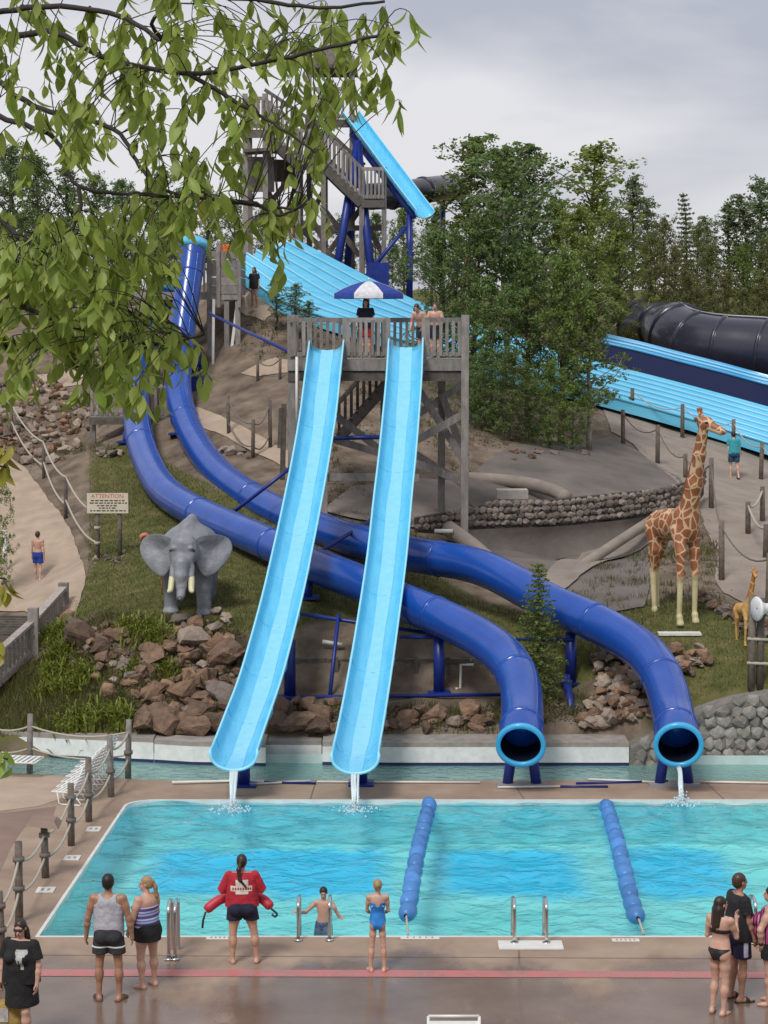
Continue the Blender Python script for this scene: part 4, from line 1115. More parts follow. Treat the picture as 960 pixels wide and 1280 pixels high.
for x, yb, yt, Y in ((786, 962, 938, 44.35), (815, 962, 924, 44.42), (850, 962, 904, 44.5), (880, 962, 889, 44.55), (915, 962, 877, 44.6), (960, 962, 868, 44.65), (1030, 962, 862, 44.7), (1120, 962, 860, 44.7), (1250, 962, 860, 44.7)):
    bs.append(P(x, yb, Y)); tp.append(P(x, yt, Y))
stone_wall('retaining_wall', 'grey fieldstone retaining wall at the channel below the giraffe lawn', bs, tp, .27, 1, .7)
# gunite lip under the basin wall, and the curved rim above
V, Fc = [], []
lip = [(556, 664, 56.0), (620, 660, 56.9), (700, 657, 57.9), (780, 649, 58.9), (840, 640, 59.8)]
low = [(600, 712, 55.2), (645, 706, 56.6), (700, 700, 57.4), (760, 688, 58), (812, 668, 58.8)]
A_ = catmull([P(*p) for p in lip], 6); B_ = catmull([P(*p) for p in low], 6)
n = len(A_)
for k in range(7):
    u = k / 6
    for a, b in zip(A_, B_): q = a.lerp(b, u); q.y += .3 * math.sin(u * math.pi / 2) - .12 * (1 - u) ** 4; V.append(q)
for k in range(6):
    for i in range(n - 1): Fc.append((k * n + i, (k + 1) * n + i, (k + 1) * n + i + 1, k * n + i + 1))
tag(mesh_obj('gunite_overhang', V, Fc, GUNITE, None, True), kind='structure')
def ridge(name, pts, r, m):
    return tag(tube(name, catmull([P(*p) for p in pts], 6), r, m, None, 10), kind='structure')
ridge('gunite_rim', [(578, 598, 62.8), (620, 600, 62.4), (660, 605, 61.8), (690, 613, 60.8), (708, 622, 59.8)], .2, GUNITE_L)
ridge('gunite_rim', [(560, 660, 55.9), (590, 682, 55.1), (618, 706, 54.2), (640, 722, 53.2)], .22, GUNITE_L)
ridge('gunite_rim', [(668, 744, 52.9), (720, 712, 54.6), (775, 676, 56.6), (830, 640, 60)], .15, GUNITE_L)
slab = box('stone_slab', P(640, 617, 60.4), (.9, .7, .25), mat('white_slab', (.45, .41, .37), .8, var=.15, scale=6, bump=.3), None); tag(slab, 'pale flat slab lying behind the fieldstone wall', 'slab')

# ================================================================== timber retaining wall and pipes under the slides
tb = thing('timber_wall', 'low retaining wall of dark horizontal planks under the slides', 'wall', tuple(onto(0, 47.6)))
X0, X1 = P(330, 840, 47.75).x, P(735, 840, 47.75).x
for r_ in range(5):
    x = X0; k = 0
    while x < X1:
        w = random.uniform(1.4, 2.2); x2 = min(X1, x + w)
        z = P(500, 878, 47.75).z + r_ * .225
        beam('plank', (x + .012, 47.75 + r_ * .03 + random.uniform(-.01, .01), z), (x2 - .012, 47.75 + r_ * .03, z + random.uniform(-.01, .01)), .09, .21, WOOD_D, tb); x = x2
for x in (420, 520, 560, 640, 690): 
    p = P(x, 878, 47.62); beam('stake', (p.x, 47.64, p.z - .3), (p.x, 47.7, p.z + 1.05), .1, .1, WOOD_D, tb)
def pipe(label, pts, r=.035, m=None):
    return tag(tube('water_pipe', [P(*p) for p in pts], r, m or PVC, None, 8), label, 'pipe')
pipe('white plastic riser pipe with elbow in front of the timber wall', [(571, 872, 47.3), (571, 860, 47.3), (576, 860, 47.3), (576, 831, 47.3), (592, 831, 47.3)])
pipe('long pale pipe lying on the ledge above the timber wall', [(500, 825, 47.9), (560, 826, 47.9), (603, 826, 47.9)], .04)
pipe('short white pipe lying on the bank between the open flumes', [(403, 802, 48.0), (428, 806, 48.0)], .05)
pipe('white pipe lying on grass beside the tube bend', [(862, 857, 46.2), (893, 858, 46.2)], .04)
pipe('white pipe lying on grass below the loudspeaker post', [(933, 857, 46.1), (1000, 856, 46.1)], .05)
pipe('white pipe under the dark fieldstone wall corner', [(543, 664, 55.4), (566, 664, 55.4)], .06)
pipe('long brown pipe lying on the channel kerb', [(500, 930, 44.9), (625, 928, 44.9)], .03, WOOD)
pipe('long white pool pole lying on the deck beside the elephant side flume', [(215, 978, 42.0), (300, 976, 42.2), (330, 977, 42.1)], .03)
for a, b, m, lab in (((262, 976), (395, 979), BLUE_ST, 'blue handled pool pole on the deck under the elephant side flume'), ((300, 981), (388, 976), PVC, 'white pool pole crossing the blue one on the deck'),
                     ((396, 977), (600, 978), PVC, 'very long thin pale pole lying on the deck between the slides'), ((622, 984), (700, 983), PVC, 'short pale pole lying in front of the tube cradle'), ((690, 983), (760, 983), BLUE_ST, 'short blue pole lying on the deck between the tube mouths'),
                     ((735, 974), (830, 978), PVC, 'white pole lying on the deck beside the farther tube cradle'), ((720, 979), (835, 976), BLUE_ST, 'blue pole crossing a white one near the farther tube cradle'), ((868, 977), (975, 979), PVC, 'pale pole lying on the deck beyond the farther tube cradle')):
    tag(tube('pool_pole', [PZ(*a, .03), PZ(*b, .03)], .024, m, None, 7), lab, 'pole')

# ================================================================== posts with ropes
def rope_post(name, label, base, h, r=.075, m=None, bands=0, group=None, lean=0, cap=False):
    t = thing(name, label, 'post', tuple(base), group=group)
    ln = Vector((random.uniform(-.03, .03) + lean, random.uniform(-.03, .03), h))
    tube('timber', [base - Vector((0, 0, .15)), base + ln * .5, base + ln], [r * 1.05, r, r * .93], m or POST, t, 10)
    for k in range(bands):
        q = base + ln * (.42 + .36 * k); tube('rope_band', [q - Vector((0, 0, .035)), q + Vector((0, 0, .035))], r + .03, ROPE_D, t, 10)
    return t, base + ln
def rope_between(label, a, b, s=.15, r=.022, m=None, group='ropes between the posts'):
    return tag(tube('rope', sag(a, b, s), r, m or ROPE, None, 6), label, 'rope', group)
random.seed(31)
# right path
def post_line(pts, labels, group, m=ROPE_D, sagv=.2, ropes=True, levels=(.9,), r=.075, rope_label='rope', thick=.022):
    prev = None
    for (x, yb, yt), lab in zip(pts, labels):
        g = G(x, yb); h = (yb - yt) * g.y / F_PX
        t, top = rope_post('rope_post', lab, g, h, r, group=group)
        if prev is not None and ropes:
            for lv in levels: rope_between(rope_label, prev[0].lerp(prev[1], lv), g.lerp(top, lv), sagv, thick, m, group + ' ropes')
        prev = (g, top)
gr = 'posts along the trail'
post_line([(779, 555, 512), (822, 580, 531), (857, 598, 567), (889, 636, 572), (902, 726, 650), (960, 765, 690)],
          ['thin brown post at the top of the trail by the trees'] + ['brown post on the inner edge of the trail'] * 2 + ['brown post behind the giraffe neck on the trail edge', 'brown post beside the giraffe body on the trail edge', 'brown post where the trail leaves beside the loudspeaker'], gr, ROPE_D, .35, rope_label='dark rope slung along the inner trail edge')
post_line([(790, 522, 485), (853, 548, 505), (917, 568, 524), (951, 600, 553), (1000, 625, 575)],
          ['dark post standing against the wide slide at the trail top', 'dark post against the wide slide above the giraffe head', 'dark post behind the head of the person in teal', 'dark post beyond the person in teal', 'dark post at the slide edge'], gr, ROPE, .3, rope_label='pale rope slung along the slide edge of the trail')
post_line([(953, 652, 608), (935, 668, 627), (957, 698, 655)], ['short post on the outer bend of the trail', 'low post with pale rope on the outer bend', 'leaning post below the outer bend of the trail'], gr, ROPE, .22, rope_label='pale rope on the outer trail bend', thick=.035)
# left path rope fence up to the sign
gl = 'posts along the left path'
lp = [(14, 545, 505), (55, 598, 552), (82, 648, 596), (121, 698, 640)]
prev = None
for i, (x, yb, yt) in enumerate(lp):
    g = G(x, yb); h = (yb - yt) * g.y / F_PX
    if i < 3: t, top = rope_post('rope_post', ('dark post in the rubble bank by the path', 'thin dark post on the lawn edge of the left path', 'thin dark post between path and sign')[i], g, h, .055, WOOD_D, group=gl)
    else: top = g + Vector((0, 0, h))
    if prev:
        rope_between('pale upper rope along the left path', prev[1], top, .22, .03, ROPE, 'ropes along the left path'); rope_between('pale lower rope along the left path', prev[0].lerp(prev[1], .45), g.lerp(top, .35), .25, .03, ROPE, 'ropes along the left path')
    prev = (g, top)
# hillside fence by the small upper path
post_line([(286, 542, 494), (316, 572, 524), (338, 560, 500)], ['dark post at the lower end of the small upper path', 'dark post on the small upper path near the platform', 'dark post between upper path and platform'], 'posts by the upper path', ROPE_D, .25, levels=(.9, .3), r=.06, rope_label='dark rope by the small upper path')
post_line([(322, 476, 448), (350, 474, 446)], ['small dark post on the hillside path', 'small dark post on the hillside path'], 'posts on the hillside', ROPE_D, .2, r=.05, rope_label='dark rope on the hillside')
post_line([(70, 486, 440), (120, 490, 446)], ['dark post above the rubble bank', 'dark post above the rubble bank'], 'posts above the rubble', ROPE_D, .2, r=.07, rope_label='dark rope above the rubble')
# deck posts on the left
gd = 'rope posts on the pool deck'
dk = [(-30, 955, 884, 0, 'post at the end of the channel deck'), (37, 961, 892, 0, 'grey post beside the folded lounger at the channel'), (160, 970, 899, 1, 'thick grey post at the channel corner of the deck'), (139, 996, 918, 1, 'grey post with rope band behind the stacked loungers'), (111, 1027, 946, 1, 'grey post in front of the stacked loungers'), (89, 1057, 978, 2, 'brown post with two rope bands nearest the stacked loungers'),
      (57, 1097, 1028, 2, 'brown post with flat cap and two rope bands'), (24, 1152, 1050, 2, 'brown post with two rope bands behind the walker in black'), (2, 1196, 1112, 2, 'post with rope bands beside the walker in black')]
prev = None
for i, (x, yb, yt, bands, lab) in enumerate(dk):
    g = PZ(x, yb, 0); h = (yb - yt) * g.y / F_PX * 1.02
    t, top = rope_post('rope_post', lab, g, h, .064, POST if i > 3 else mat('grey_post_wood', (.27, .245, .225), .85, col2=(.15, .13, .12), scale=8, bump=.4), bands, gd)
    if i == 6:
        mesh_obj('cap', [top + Vector(v) for v in ((-.28, -.22, 0), (.28, -.22, -.06), (.28, .22, -.02), (-.28, .22, .02), (-.2, -.15, .1), (.2, -.15, .06), (.2, .15, .08), (-.2, .15, .1))], [(0, 3, 2, 1), (4, 5, 6, 7), (0, 1, 5, 4), (1, 2, 6, 5), (2, 3, 7, 6), (3, 0, 4, 7)], STAIN_M, t)
    if prev and i != 3:
        for lv in (.78, .38): rope_between('rope slung between deck posts by the channel' if i < 3 else 'rope slung between deck posts along the pool', prev[0].lerp(prev[1], lv), g.lerp(top, lv), .16, .022, ROPE, 'ropes between deck posts')
    elif prev:
        for lv in (.78, .3): rope_between('rope slung between deck posts along the pool', prev[0].lerp(prev[1], lv), g.lerp(top, lv), .12, .025, ROPE, 'ropes between deck posts')
    prev = (g, top)

# ================================================================== wooden footbridge railing on the left
fb = thing('footbridge_railing', 'weathered board railing of the footbridge beside the sandy path', 'fence', tuple(onto(*P(40, 850, 48.2).xy)))
FW = mat('bleached_boards', (.42, .37, .335), .85, col2=(.26, .225, .2), scale=7, bump=.4, obj_var=.15)
def fr(a, b, n, h):
    A, B = P(*a), P(*b); 
    beam('top_rail', A + Vector((0, 0, h)), B + Vector((0, 0, h)), .2, .07, FW, fb)
    beam('bottom_rail', A + Vector((0, 0, .02)), B + Vector((0, 0, .02)), .12, .16, FW, fb)
    for i in range(n):
        p = A.lerp(B, (i + .5) / n); q = A.lerp(B, (i + .93) / n); beam('board', p + Vector((0, 0, .06)), p + Vector((0, 0, h)), .03, (B - A).length / n * .9, FW, fb) 
fr((-50, 898, 46.4), (41, 815, 49.2), 17, .74); fr((46, 808, 49.6), (79, 770, 52.6), 11, .72)
for x, y, Y, h in ((43, 858, 49.2, 1.9), (80, 784, 52.8, 1.15), (-20, 900, 47.2, 1.7)):
    p = P(x, y, Y); beam('post', p - Vector((0, 0, .3)), p + Vector((0, 0, h)), .24, .24, WOOD, fb)
V = [P(-50, 900, 46.4), P(41, 818, 49.2), P(79, 772, 52.6)]
for i in range(2):
    a, b = V[i], V[i + 1]; nbd = 14
    for k in range(nbd): q = a.lerp(b, (k + .5) / nbd); beam('deck_board', q + Vector((0, 0, -.05)), q + Vector((-3.2, .3, -.05)), .05, (b - a).length / nbd * .94, WOOD_D, fb)
# ================================================================== implicit-surface modelling for bodies and cloth
V3 = lambda *a: np.array(a, float)
def cap(a, b, ra, rb=None, k=.03, sc=(1, 1, 1), c=None): return dict(t='c', a=np.array(a, float), b=np.array(b, float), ra=ra, rb=ra if rb is None else rb, k=k, sc=np.array(sc, float), c=c)
def ell(c, r, rot=None, k=.03): return dict(t='e', a=np.array(c, float), r=np.array(r, float), R=None if rot is None else np.array(rot, float), k=k)
def rotz(a): return np.array(Matrix.Rotation(a, 3, 'Z'))
def rotx(a): return np.array(Matrix.Rotation(a, 3, 'X'))
def roty(a): return np.array(Matrix.Rotation(a, 3, 'Y'))
def _bb(p):
    if p['t'] == 'c':
        m = max(p['ra'], p['rb']) * max(1, 1 / p['sc'].min())
        return np.minimum(p['a'], p['b']) - m, np.maximum(p['a'], p['b']) + m
    m = p['r'] if p['R'] is None else np.full(3, p['r'].max()); return p['a'] - m, p['a'] + m
def _ev(p, Q):
    if p['t'] == 'c':
        s = p['sc']; a, b = p['a'] * s, p['b'] * s; q = Q * s; ab = b - a; L2 = ab @ ab
        h = np.clip(((q - a) @ ab) / max(L2, 1e-12), 0, 1)
        d = np.sqrt(((q - a - h[..., None] * ab) ** 2).sum(-1)) - (p['ra'] + (p['rb'] - p['ra']) * h)
        return d
    q = Q - p['a']
    if p['R'] is not None: q = q @ p['R']
    k0 = np.sqrt(((q / p['r']) ** 2).sum(-1)); k1 = np.sqrt(((q / p['r'] ** 2) ** 2).sum(-1)) + 1e-9
    return k0 * (k0 - 1) / k1
def sdf_mesh(prims, vox, clips=(), subs=(), pad=2):
    lo = np.min([_bb(p)[0] for p in prims], 0) - pad * vox - .01; hi = np.max([_bb(p)[1] for p in prims], 0) + pad * vox + .01
    for (pt, nr) in clips:      # shrink the grid for axis planes
        nr = np.array(nr, float); ax = int(np.argmax(np.abs(nr)))
        if abs(abs(nr[ax]) - 1) < 1e-6:
            if nr[ax] > 0: hi[ax] = min(hi[ax], pt[ax] + 3 * vox)
            else: lo[ax] = max(lo[ax], pt[ax] - 3 * vox)
    n = np.maximum(4, np.ceil((hi - lo) / vox).astype(int) + 1)
    ax = [lo[i] + vox * np.arange(n[i]) for i in range(3)]
    Fd = np.full(n, .6)
    def local(p, mg):
        a, b = _bb(p); i0 = np.clip(((a - mg - lo) / vox).astype(int), 0, n - 1); i1 = np.clip(((b + mg - lo) / vox).astype(int) + 2, 1, n)
        if np.any(i1 <= i0): return None, None
        sl = tuple(slice(i0[i], i1[i]) for i in range(3))
        Q = np.stack(np.meshgrid(*[ax[i][sl[i]] for i in range(3)], indexing='ij'), -1); return sl, Q
    for p in prims:
        sl, Q = local(p, p['k'] + 3 * vox)
        if sl is None: continue
        d = _ev(p, Q); o = Fd[sl]; k = p['k']
        h = np.clip(.5 + .5 * (o - d) / k, 0, 1); Fd[sl] = o + (d - o) * h - k * h * (1 - h)
    for p in subs:
        sl, Q = local(p, 3 * vox)
        if sl is None: continue
        Fd[sl] = np.maximum(Fd[sl], -_ev(p, Q))
    if clips:
        Q = np.stack(np.meshgrid(*ax, indexing='ij'), -1)
        for pt, nr in clips: Fd = np.maximum(Fd, (Q - np.array(pt, float)) @ np.array(nr, float))
    Fd[0], Fd[-1], Fd[:, 0], Fd[:, -1], Fd[:, :, 0], Fd[:, :, -1] = (np.maximum(x, vox * .5) for x in (Fd[0], Fd[-1], Fd[:, 0], Fd[:, -1], Fd[:, :, 0], Fd[:, :, -1]))
    ins = Fd < 0
    cn = n - 1; c8 = sum(ins[i:i + cn[0], j:j + cn[1], k:k + cn[2]].astype(np.int8) for i in (0, 1) for j in (0, 1) for k in (0, 1))
    act = (c8 > 0) & (c8 < 8); idx = np.argwhere(act); vid = np.full(cn, -1, np.int64); vid[act] = np.arange(len(idx))
    acc = np.zeros((len(idx), 3)); cnt = np.zeros(len(idx))
    for axis in range(3):
        o1, o2 = [a for a in range(3) if a != axis]
        for u in (0, 1):
            for v in (0, 1):
                s = idx.copy(); s[:, o1] += u; s[:, o2] += v; e = s.copy(); e[:, axis] += 1
                fa = Fd[tuple(s.T)]; fb = Fd[tuple(e.T)]; m = (fa < 0) != (fb < 0)
                t = fa[m] / (fa[m] - fb[m]); pos = s[m].astype(float); pos[:, axis] += t; acc[m] += pos; cnt[m] += 1
    Vt = lo + vox * acc / cnt[:, None]; faces = []
    for axis in range(3):
        o1, o2 = (axis + 1) % 3, (axis + 2) % 3
        a = [slice(None)] * 3; b = [slice(None)] * 3; a[axis] = slice(0, -1); b[axis] = slice(1, None)
        A, B = ins[tuple(a)], ins[tuple(b)]
        for flip in (0, 1):
            m = (A & ~B) if not flip else (~A & B)
            e = np.argwhere(m); e = e[(e[:, o1] > 0) & (e[:, o2] > 0) & (e[:, o1] < cn[o1]) & (e[:, o2] < cn[o2])]
            q = []
            for u, v in ((1, 1), (0, 1), (0, 0), (1, 0)):
                z = e.copy(); z[:, o1] -= u; z[:, o2] -= v; q.append(vid[tuple(z.T)])
            q = np.stack(q, 1)
            faces.append(q if not flip else q[:, ::-1])
    Fq = np.concatenate(faces); Fq = Fq[(Fq >= 0).all(1)]
    return Vt, Fq
def sdf_obj(name, prims, vox, m, parent, clips=(), subs=(), s=1.0):
    Vt, Fq = sdf_mesh(prims, vox, clips, subs)
    return np_mesh(name, Vt * s, Fq, m, parent, True, world=False)

# ------------------------------------------------------------------ people
def U(*v): v = np.array(v, float); return v / np.linalg.norm(v)
def cloth(name, col, rough=.85, **k): return mat('cloth_' + name, col, rough, var=.22, scale=8, bump=.9, bscale=11, coord='obj', **k)
def skin(name, col): return mat('skin_' + name, col, .45, var=.16, scale=6, coord='obj', bump=.15, bscale=40)
def striped(name, cols, freq, axis='Z', off=0):
    m = bpy.data.materials.new(name); m.use_nodes = True; n = m.node_tree.nodes; l = m.node_tree.links.new; b = n['Principled BSDF']; b.inputs['Roughness'].default_value = .8
    t = n.new('ShaderNodeTexCoord'); sp = n.new('ShaderNodeSeparateXYZ'); l(t.outputs['Object'], sp.inputs[0])
    f = n.new('ShaderNodeMath'); f.operation = 'MULTIPLY_ADD'; f.inputs[1].default_value = freq; f.inputs[2].default_value = off; l(sp.outputs[axis], f.inputs[0])
    fr = n.new('ShaderNodeMath'); fr.operation = 'FRACT'; l(f.outputs[0], fr.inputs[0])
    r = n.new('ShaderNodeValToRGB'); r.color_ramp.interpolation = 'CONSTANT'
    while len(r.color_ramp.elements) < len(cols): r.color_ramp.elements.new(.5)
    for i, (e, c) in enumerate(zip(r.color_ramp.elements, cols)): e.position = i / len(cols); e.color = (*c, 1)
    l(fr.outputs[0], r.inputs['Fac']); l(r.outputs['Color'], b.inputs['Base Color']); return m
EYE = mat('eye', (.03, .02, .015), .2); LIP = mat('lips', (.4, .13, .11), .5)

class Person:
    def __init__(s, label, base, rz, Ht=1.75, w=1., d=1., lt=1., at=1., belly=0., bust=0., skinm=None, hair=None,
                 armL=((-.12, 0, -1), (-.05, .15, -1)), armR=((.12, 0, -1), (.05, .15, -1)), legL=((-.03, 0, -1), (0, 0, -1)), legR=((.03, 0, -1), (0, 0, -1)),
                 head=(0, 0), bend=0, vox=.0085, group=None, footyaw=.15, face=True, hipw=1.0, shw=1.0):
        s.s = Ht / 1.75; s.vox = vox
        s.t = thing('person', label, 'person', tuple(base), rz, group)
        s.w, s.d = w, d; G_ = s.g = {}
        hx = .085 * w * hipw; th, sh = .43, .42
        hipz = max(-(U(*l[0])[2] * th + U(*l[1])[2] * sh) for l in (legL, legR)) + .085
        dz = hipz - .935; s.dz = dz
        z = lambda v: v + dz
        s.pel = V3(0, 0, z(.97))
        Rb = rotx(-bend)
        def up(p): p = np.array(p, float); p[2] += dz; return s.pel + Rb @ (p - s.pel) if bend else p
        s.up = up
        E = lambda c, r, k=.05: ell(up(c), r, Rb if bend else None, k)
        G_['pelvis'] = [ell((0, -.01, z(.96)), (.165 * w * hipw, .115 * d, .125), k=.05), ell((-.075 * w, -.065 * d, z(.90)), (.085 * w, .08 * d, .09), k=.05), ell((.075 * w, -.065 * d, z(.90)), (.085 * w, .08 * d, .09), k=.05)]
        G_['belly'] = [E((0, .012 + belly * .5, 1.1), (.14 * w + belly * .4, .098 * d + belly, .15)), E((0, 0, 1.03), (.15 * w, .105 * d + belly * .5, .12))]
        G_['chest'] = [E((0, -.005, 1.29), (.16 * w * shw, .105 * d, .17)), E((0, -.015, 1.37), (.165 * w * shw, .088 * d, .095))]
        if bust: G_['chest'] += [E((-.075 * w, .085 * d + bust * .3, 1.255), (.075, .06 + bust, .07), .03), E((.075 * w, .085 * d + bust * .3, 1.255), (.075, .06 + bust, .07), .03)]
        sx = .165 * (.6 + .4 * w) * shw
        G_['shoulder'] = [cap(up((-sx, -.01, 1.425)), up((sx, -.01, 1.425)), .052, k=.05)]
        G_['neck'] = [cap(up((0, -.015, 1.43)), up((0, .005, 1.56)), .052 * (.6 + .4 * w), .05, k=.03)]
        s.hc = up((0, .01, 1.645)); Rh = s.Rh = (Rb if bend else np.eye(3)) @ rotz(head[0]) @ rotx(head[1])
        hp = s.hp = lambda x, y, zz: s.hc + Rh @ V3(x, y, zz)
        G_['head'] = [ell(hp(0, -.012, .02), (.074, .093, .088), Rh, .02), ell(hp(0, .03, -.05), (.056, .062, .062), Rh, .03), ell(hp(0, .06, -.085), (.03, .025, .022), Rh, .02),
                      cap(hp(0, .082, .0), hp(0, .105, -.03), .01, .014, .012), cap(hp(-.035, .072, .022), hp(.035, .072, .022), .012, k=.015),
                      ell(hp(-.076, -.005, -.012), (.01, .022, .032), Rh, .006), ell(hp(.076, -.005, -.012), (.01, .022, .032), Rh, .006), cap(hp(-.018, .085, -.062), hp(.018, .085, -.062), .008, k=.01)]
        for sd, arm in ((-1, armL), (1, armR)):
            n = 'L' if sd < 0 else 'R'
            S = up((sd * (sx + .012), -.01, 1.418)); u = Rb @ U(*arm[0]) if bend else U(*arm[0]); f = Rb @ U(*arm[1]) if bend else U(*arm[1])
            e = S + u * .285; wv = e + f * .245; s.__dict__['S' + n], s.__dict__['E' + n], s.__dict__['W' + n] = S, e, wv
            G_['ua' + n] = [cap(S, S + u * .12, .052 * at, .05 * at, .04), cap(S + u * .1, e, .05 * at, .038 * at, .03)]
            G_['fa' + n] = [cap(e, e + f * .09, .039 * at, .04 * at, .025), cap(e + f * .09, wv, .04 * at, .026 * at, .025)]
            wd = V3(0, 1, .0) - f * f[1]; wd = wd / (np.linalg.norm(wd) + 1e-6) if np.linalg.norm(wd) > .2 else U(*(V3(1, 0, 0) - f * f[0]))
            nr = np.cross(f, wd) * sd
            hd = [cap(wv, wv + f * .04, .025, .03, .02), ell(wv + f * .055, (.036, .018, .045), np.stack([wd, nr, f], 1), .015)]
            for i, (o, ln) in enumerate(((.027, .068), (.01, .078), (-.009, .072), (-.027, .056))):
                q0 = wv + f * .085 + wd * o; cu = U(*(f + nr * .28 * -1)); q1 = q0 + cu * ln * .5; cu2 = U(*(f - nr * .8)); q2 = q1 + cu2 * ln * .5
                hd += [cap(q0, q1, .0095, .009, .004), cap(q1, q2, .009, .0075, .004)]
            q0 = wv + f * .03 + wd * .03; q1 = q0 + U(*(f * .6 + wd)) * .04; q2 = q1 + U(*(f * 1.2 + wd * .3)) * .035
            hd += [cap(q0, q1, .0125, .011, .008), cap(q1, q2, .011, .009, .005)]
            G_['hand' + n] = hd
        for sd, lg in ((-1, legL), (1, legR)):
            n = 'L' if sd < 0 else 'R'
            h = V3(sd * hx, -.005, z(.925)); u, f = U(*lg[0]), U(*lg[1]); kn = h + u * th; an = kn + f * sh
            s.__dict__['H' + n], s.__dict__['K' + n], s.__dict__['A' + n] = h, kn, an
            G_['th' + n] = [cap(h, h + u * th * .5, .088 * lt * (.5 + .5 * w), .073 * lt, .035), cap(h + u * th * .5, kn, .073 * lt, .052 * (.4 + .6 * lt), .03)]
            G_['sh' + n] = [cap(kn, kn + f * .13, .05 * (.4 + .6 * lt), .056 * (.4 + .6 * lt), .025), ell(kn + f * .14 + V3(0, -.014, 0), (.05 * lt, .056 * lt, .1), k=.03), cap(kn + f * .13, an, .053 * (.4 + .6 * lt), .034, .03)]
            fd = rotz(-sd * footyaw) @ V3(0, 1, 0); fl = an - V3(0, 0, .058)
            s.__dict__['F' + n] = (an, fd)
            G_['foot' + n] = [cap(an, fl - fd * .035, .036, .034, .02), cap(fl - fd * .03 + V3(0, 0, .005), fl + fd * .09, .034, .032, .03, ), cap(fl + fd * .06 - V3(0, 0, .004), fl + fd * .145 + V3(0, 0, -.006), .034, .021, .02)]
        allp = [p for k in ('pelvis', 'belly', 'chest', 'shoulder', 'neck', 'head') for p in G_[k]] + [p for n in 'LR' for k in ('ua', 'fa', 'th', 'sh', 'foot', 'hand') for p in G_[k + n]]
        s.body = sdf_obj('body', allp, vox, skinm, s.t, s=s.s)
        if face:
            for sx_ in (-1, 1): s.sub('eye', [ell(hp(sx_ * .031, .083, .004), (.011, .007, .007), Rh)], EYE, .004)
            s.sub('mouth', [ell(hp(0, .094, -.058), (.021, .008, .007), Rh)], LIP, .004)
        if hair: s.hair(*hair)
    def sub(s, name, prims, m, vox=None, clips=(), subs=()):
        return sdf_obj(name, prims, vox or s.vox, m, s.t, clips, subs, s.s)
    def infl(s, keys, g, trim={}):
        out = []
        for k in keys:
            for p in s.g[k]:
                q = dict(p)
                if q['t'] == 'c': q['ra'] += g; q['rb'] += g
                else: q['r'] = q['r'] + g
                q['k'] = max(q['k'], .03); out.append(q)
        return out
    def hair(s, style, m):
        hp, Rh = s.hp, s.Rh
        capz = [ell(hp(0, -.02, .028), (.083, .098, .094), Rh, .02), ell(hp(0, -.045, -.02), (.074, .07, .075), Rh, .03)]
        nf = Rh @ U(0, 1, .0); pf = hp(0, .045, 0)
        nd = Rh @ U(0, .62, -.78); pd = hp(0, .03, -.0)
        if style == 'short':
            nd = Rh @ U(0, .75, -1.0); pd = hp(0, .015, -.03)
            return s.sub('hair', capz, m, .007, [(hp(0, .068, 0), nf), (pd, nd)])
        o = s.sub('hair', capz, m, .007, [(hp(0, .07, 0), nf), (pd, nd)])
        if style == 'bun': s.sub('hair_bun', [ell(hp(0, -.115, .02), (.04, .035, .04), Rh), cap(hp(0, -.11, 0), hp(.02, -.12, -.1), .02, .01)], m, .006)
        if style == 'pony': s.sub('ponytail', [ell(hp(0, -.105, .04), (.03, .03, .03), Rh), cap(hp(0, -.11, .04), hp(.005, -.15, -.06), .028, .034, .02), cap(hp(.005, -.15, -.06), hp(.02, -.16, -.2), .034, .028, .02), cap(hp(.02, -.16, -.2), hp(.05, -.17, -.33), .028, .01, .02)], m, .007)
        if style == 'sidepony': s.sub('ponytail', [ell(hp(0, -.1, .03), (.035, .035, .035), Rh), cap(hp(-.01, -.11, .03), hp(-.05, -.15, -.1), .03, .036, .02), cap(hp(-.05, -.15, -.1), hp(-.035, -.18, -.25), .034, .03, .02), cap(hp(-.035, -.18, -.25), hp(.07, -.19, -.38), .026, .012, .02)], m, .007)
        if style == 'long': s.sub('long_hair', [ell(hp(0, -.06, -.05), (.088, .065, .1), Rh, .03), cap(hp(-.05, -.075, -.08), hp(-.06, -.1, -.3), .045, .035, .03), cap(hp(.05, -.075, -.08), hp(.06, -.1, -.3), .045, .035, .03), cap(hp(0, -.085, -.08), hp(0, -.115, -.34), .05, .04, .03), cap(hp(.07, -.0, -.03), hp(.075, -.02, -.16), .02, .02, .02), cap(hp(-.07, -.0, -.03), hp(-.075, -.02, -.16), .02, .02, .02)], m, .007)
    # garments
    def hem(s, a, b, t): q = a + (b - a) * t; return (q, (b - a) / np.linalg.norm(b - a))
    def shirt(s, m, sleeve=.62, hemz=.9, g=.016, name='shirt', loose=0., neckz=1.475):
        pr = s.infl(('belly', 'chest', 'shoulder'), g) + [cap(s.up((-.09 * s.w, 0, 1.2)), s.up((-.09 * s.w, 0, hemz)), .075 * s.d + g + loose, .085 * s.d + g + loose * 1.4, .06), cap(s.up((.09 * s.w, 0, 1.2)), s.up((.09 * s.w, 0, hemz)), .075 * s.d + g + loose, .085 * s.d + g + loose * 1.4, .06), cap(s.up((0, 0, 1.15)), s.up((0, 0, hemz)), .09 * s.d + g + loose, .1 * s.d + g + loose, .06)]
        Rz = V3(0, 0, 1) if np.allclose(s.up((0, 0, 2)) - s.up((0, 0, 1)), (0, 0, 1)) else U(*(s.up((0, 0, 2)) - s.up((0, 0, 1))))
        cl = [(s.up((0, 0, hemz)), -Rz), (s.up((0, 0, neckz)), Rz)]
        o = s.sub(name, pr, m, None, cl)
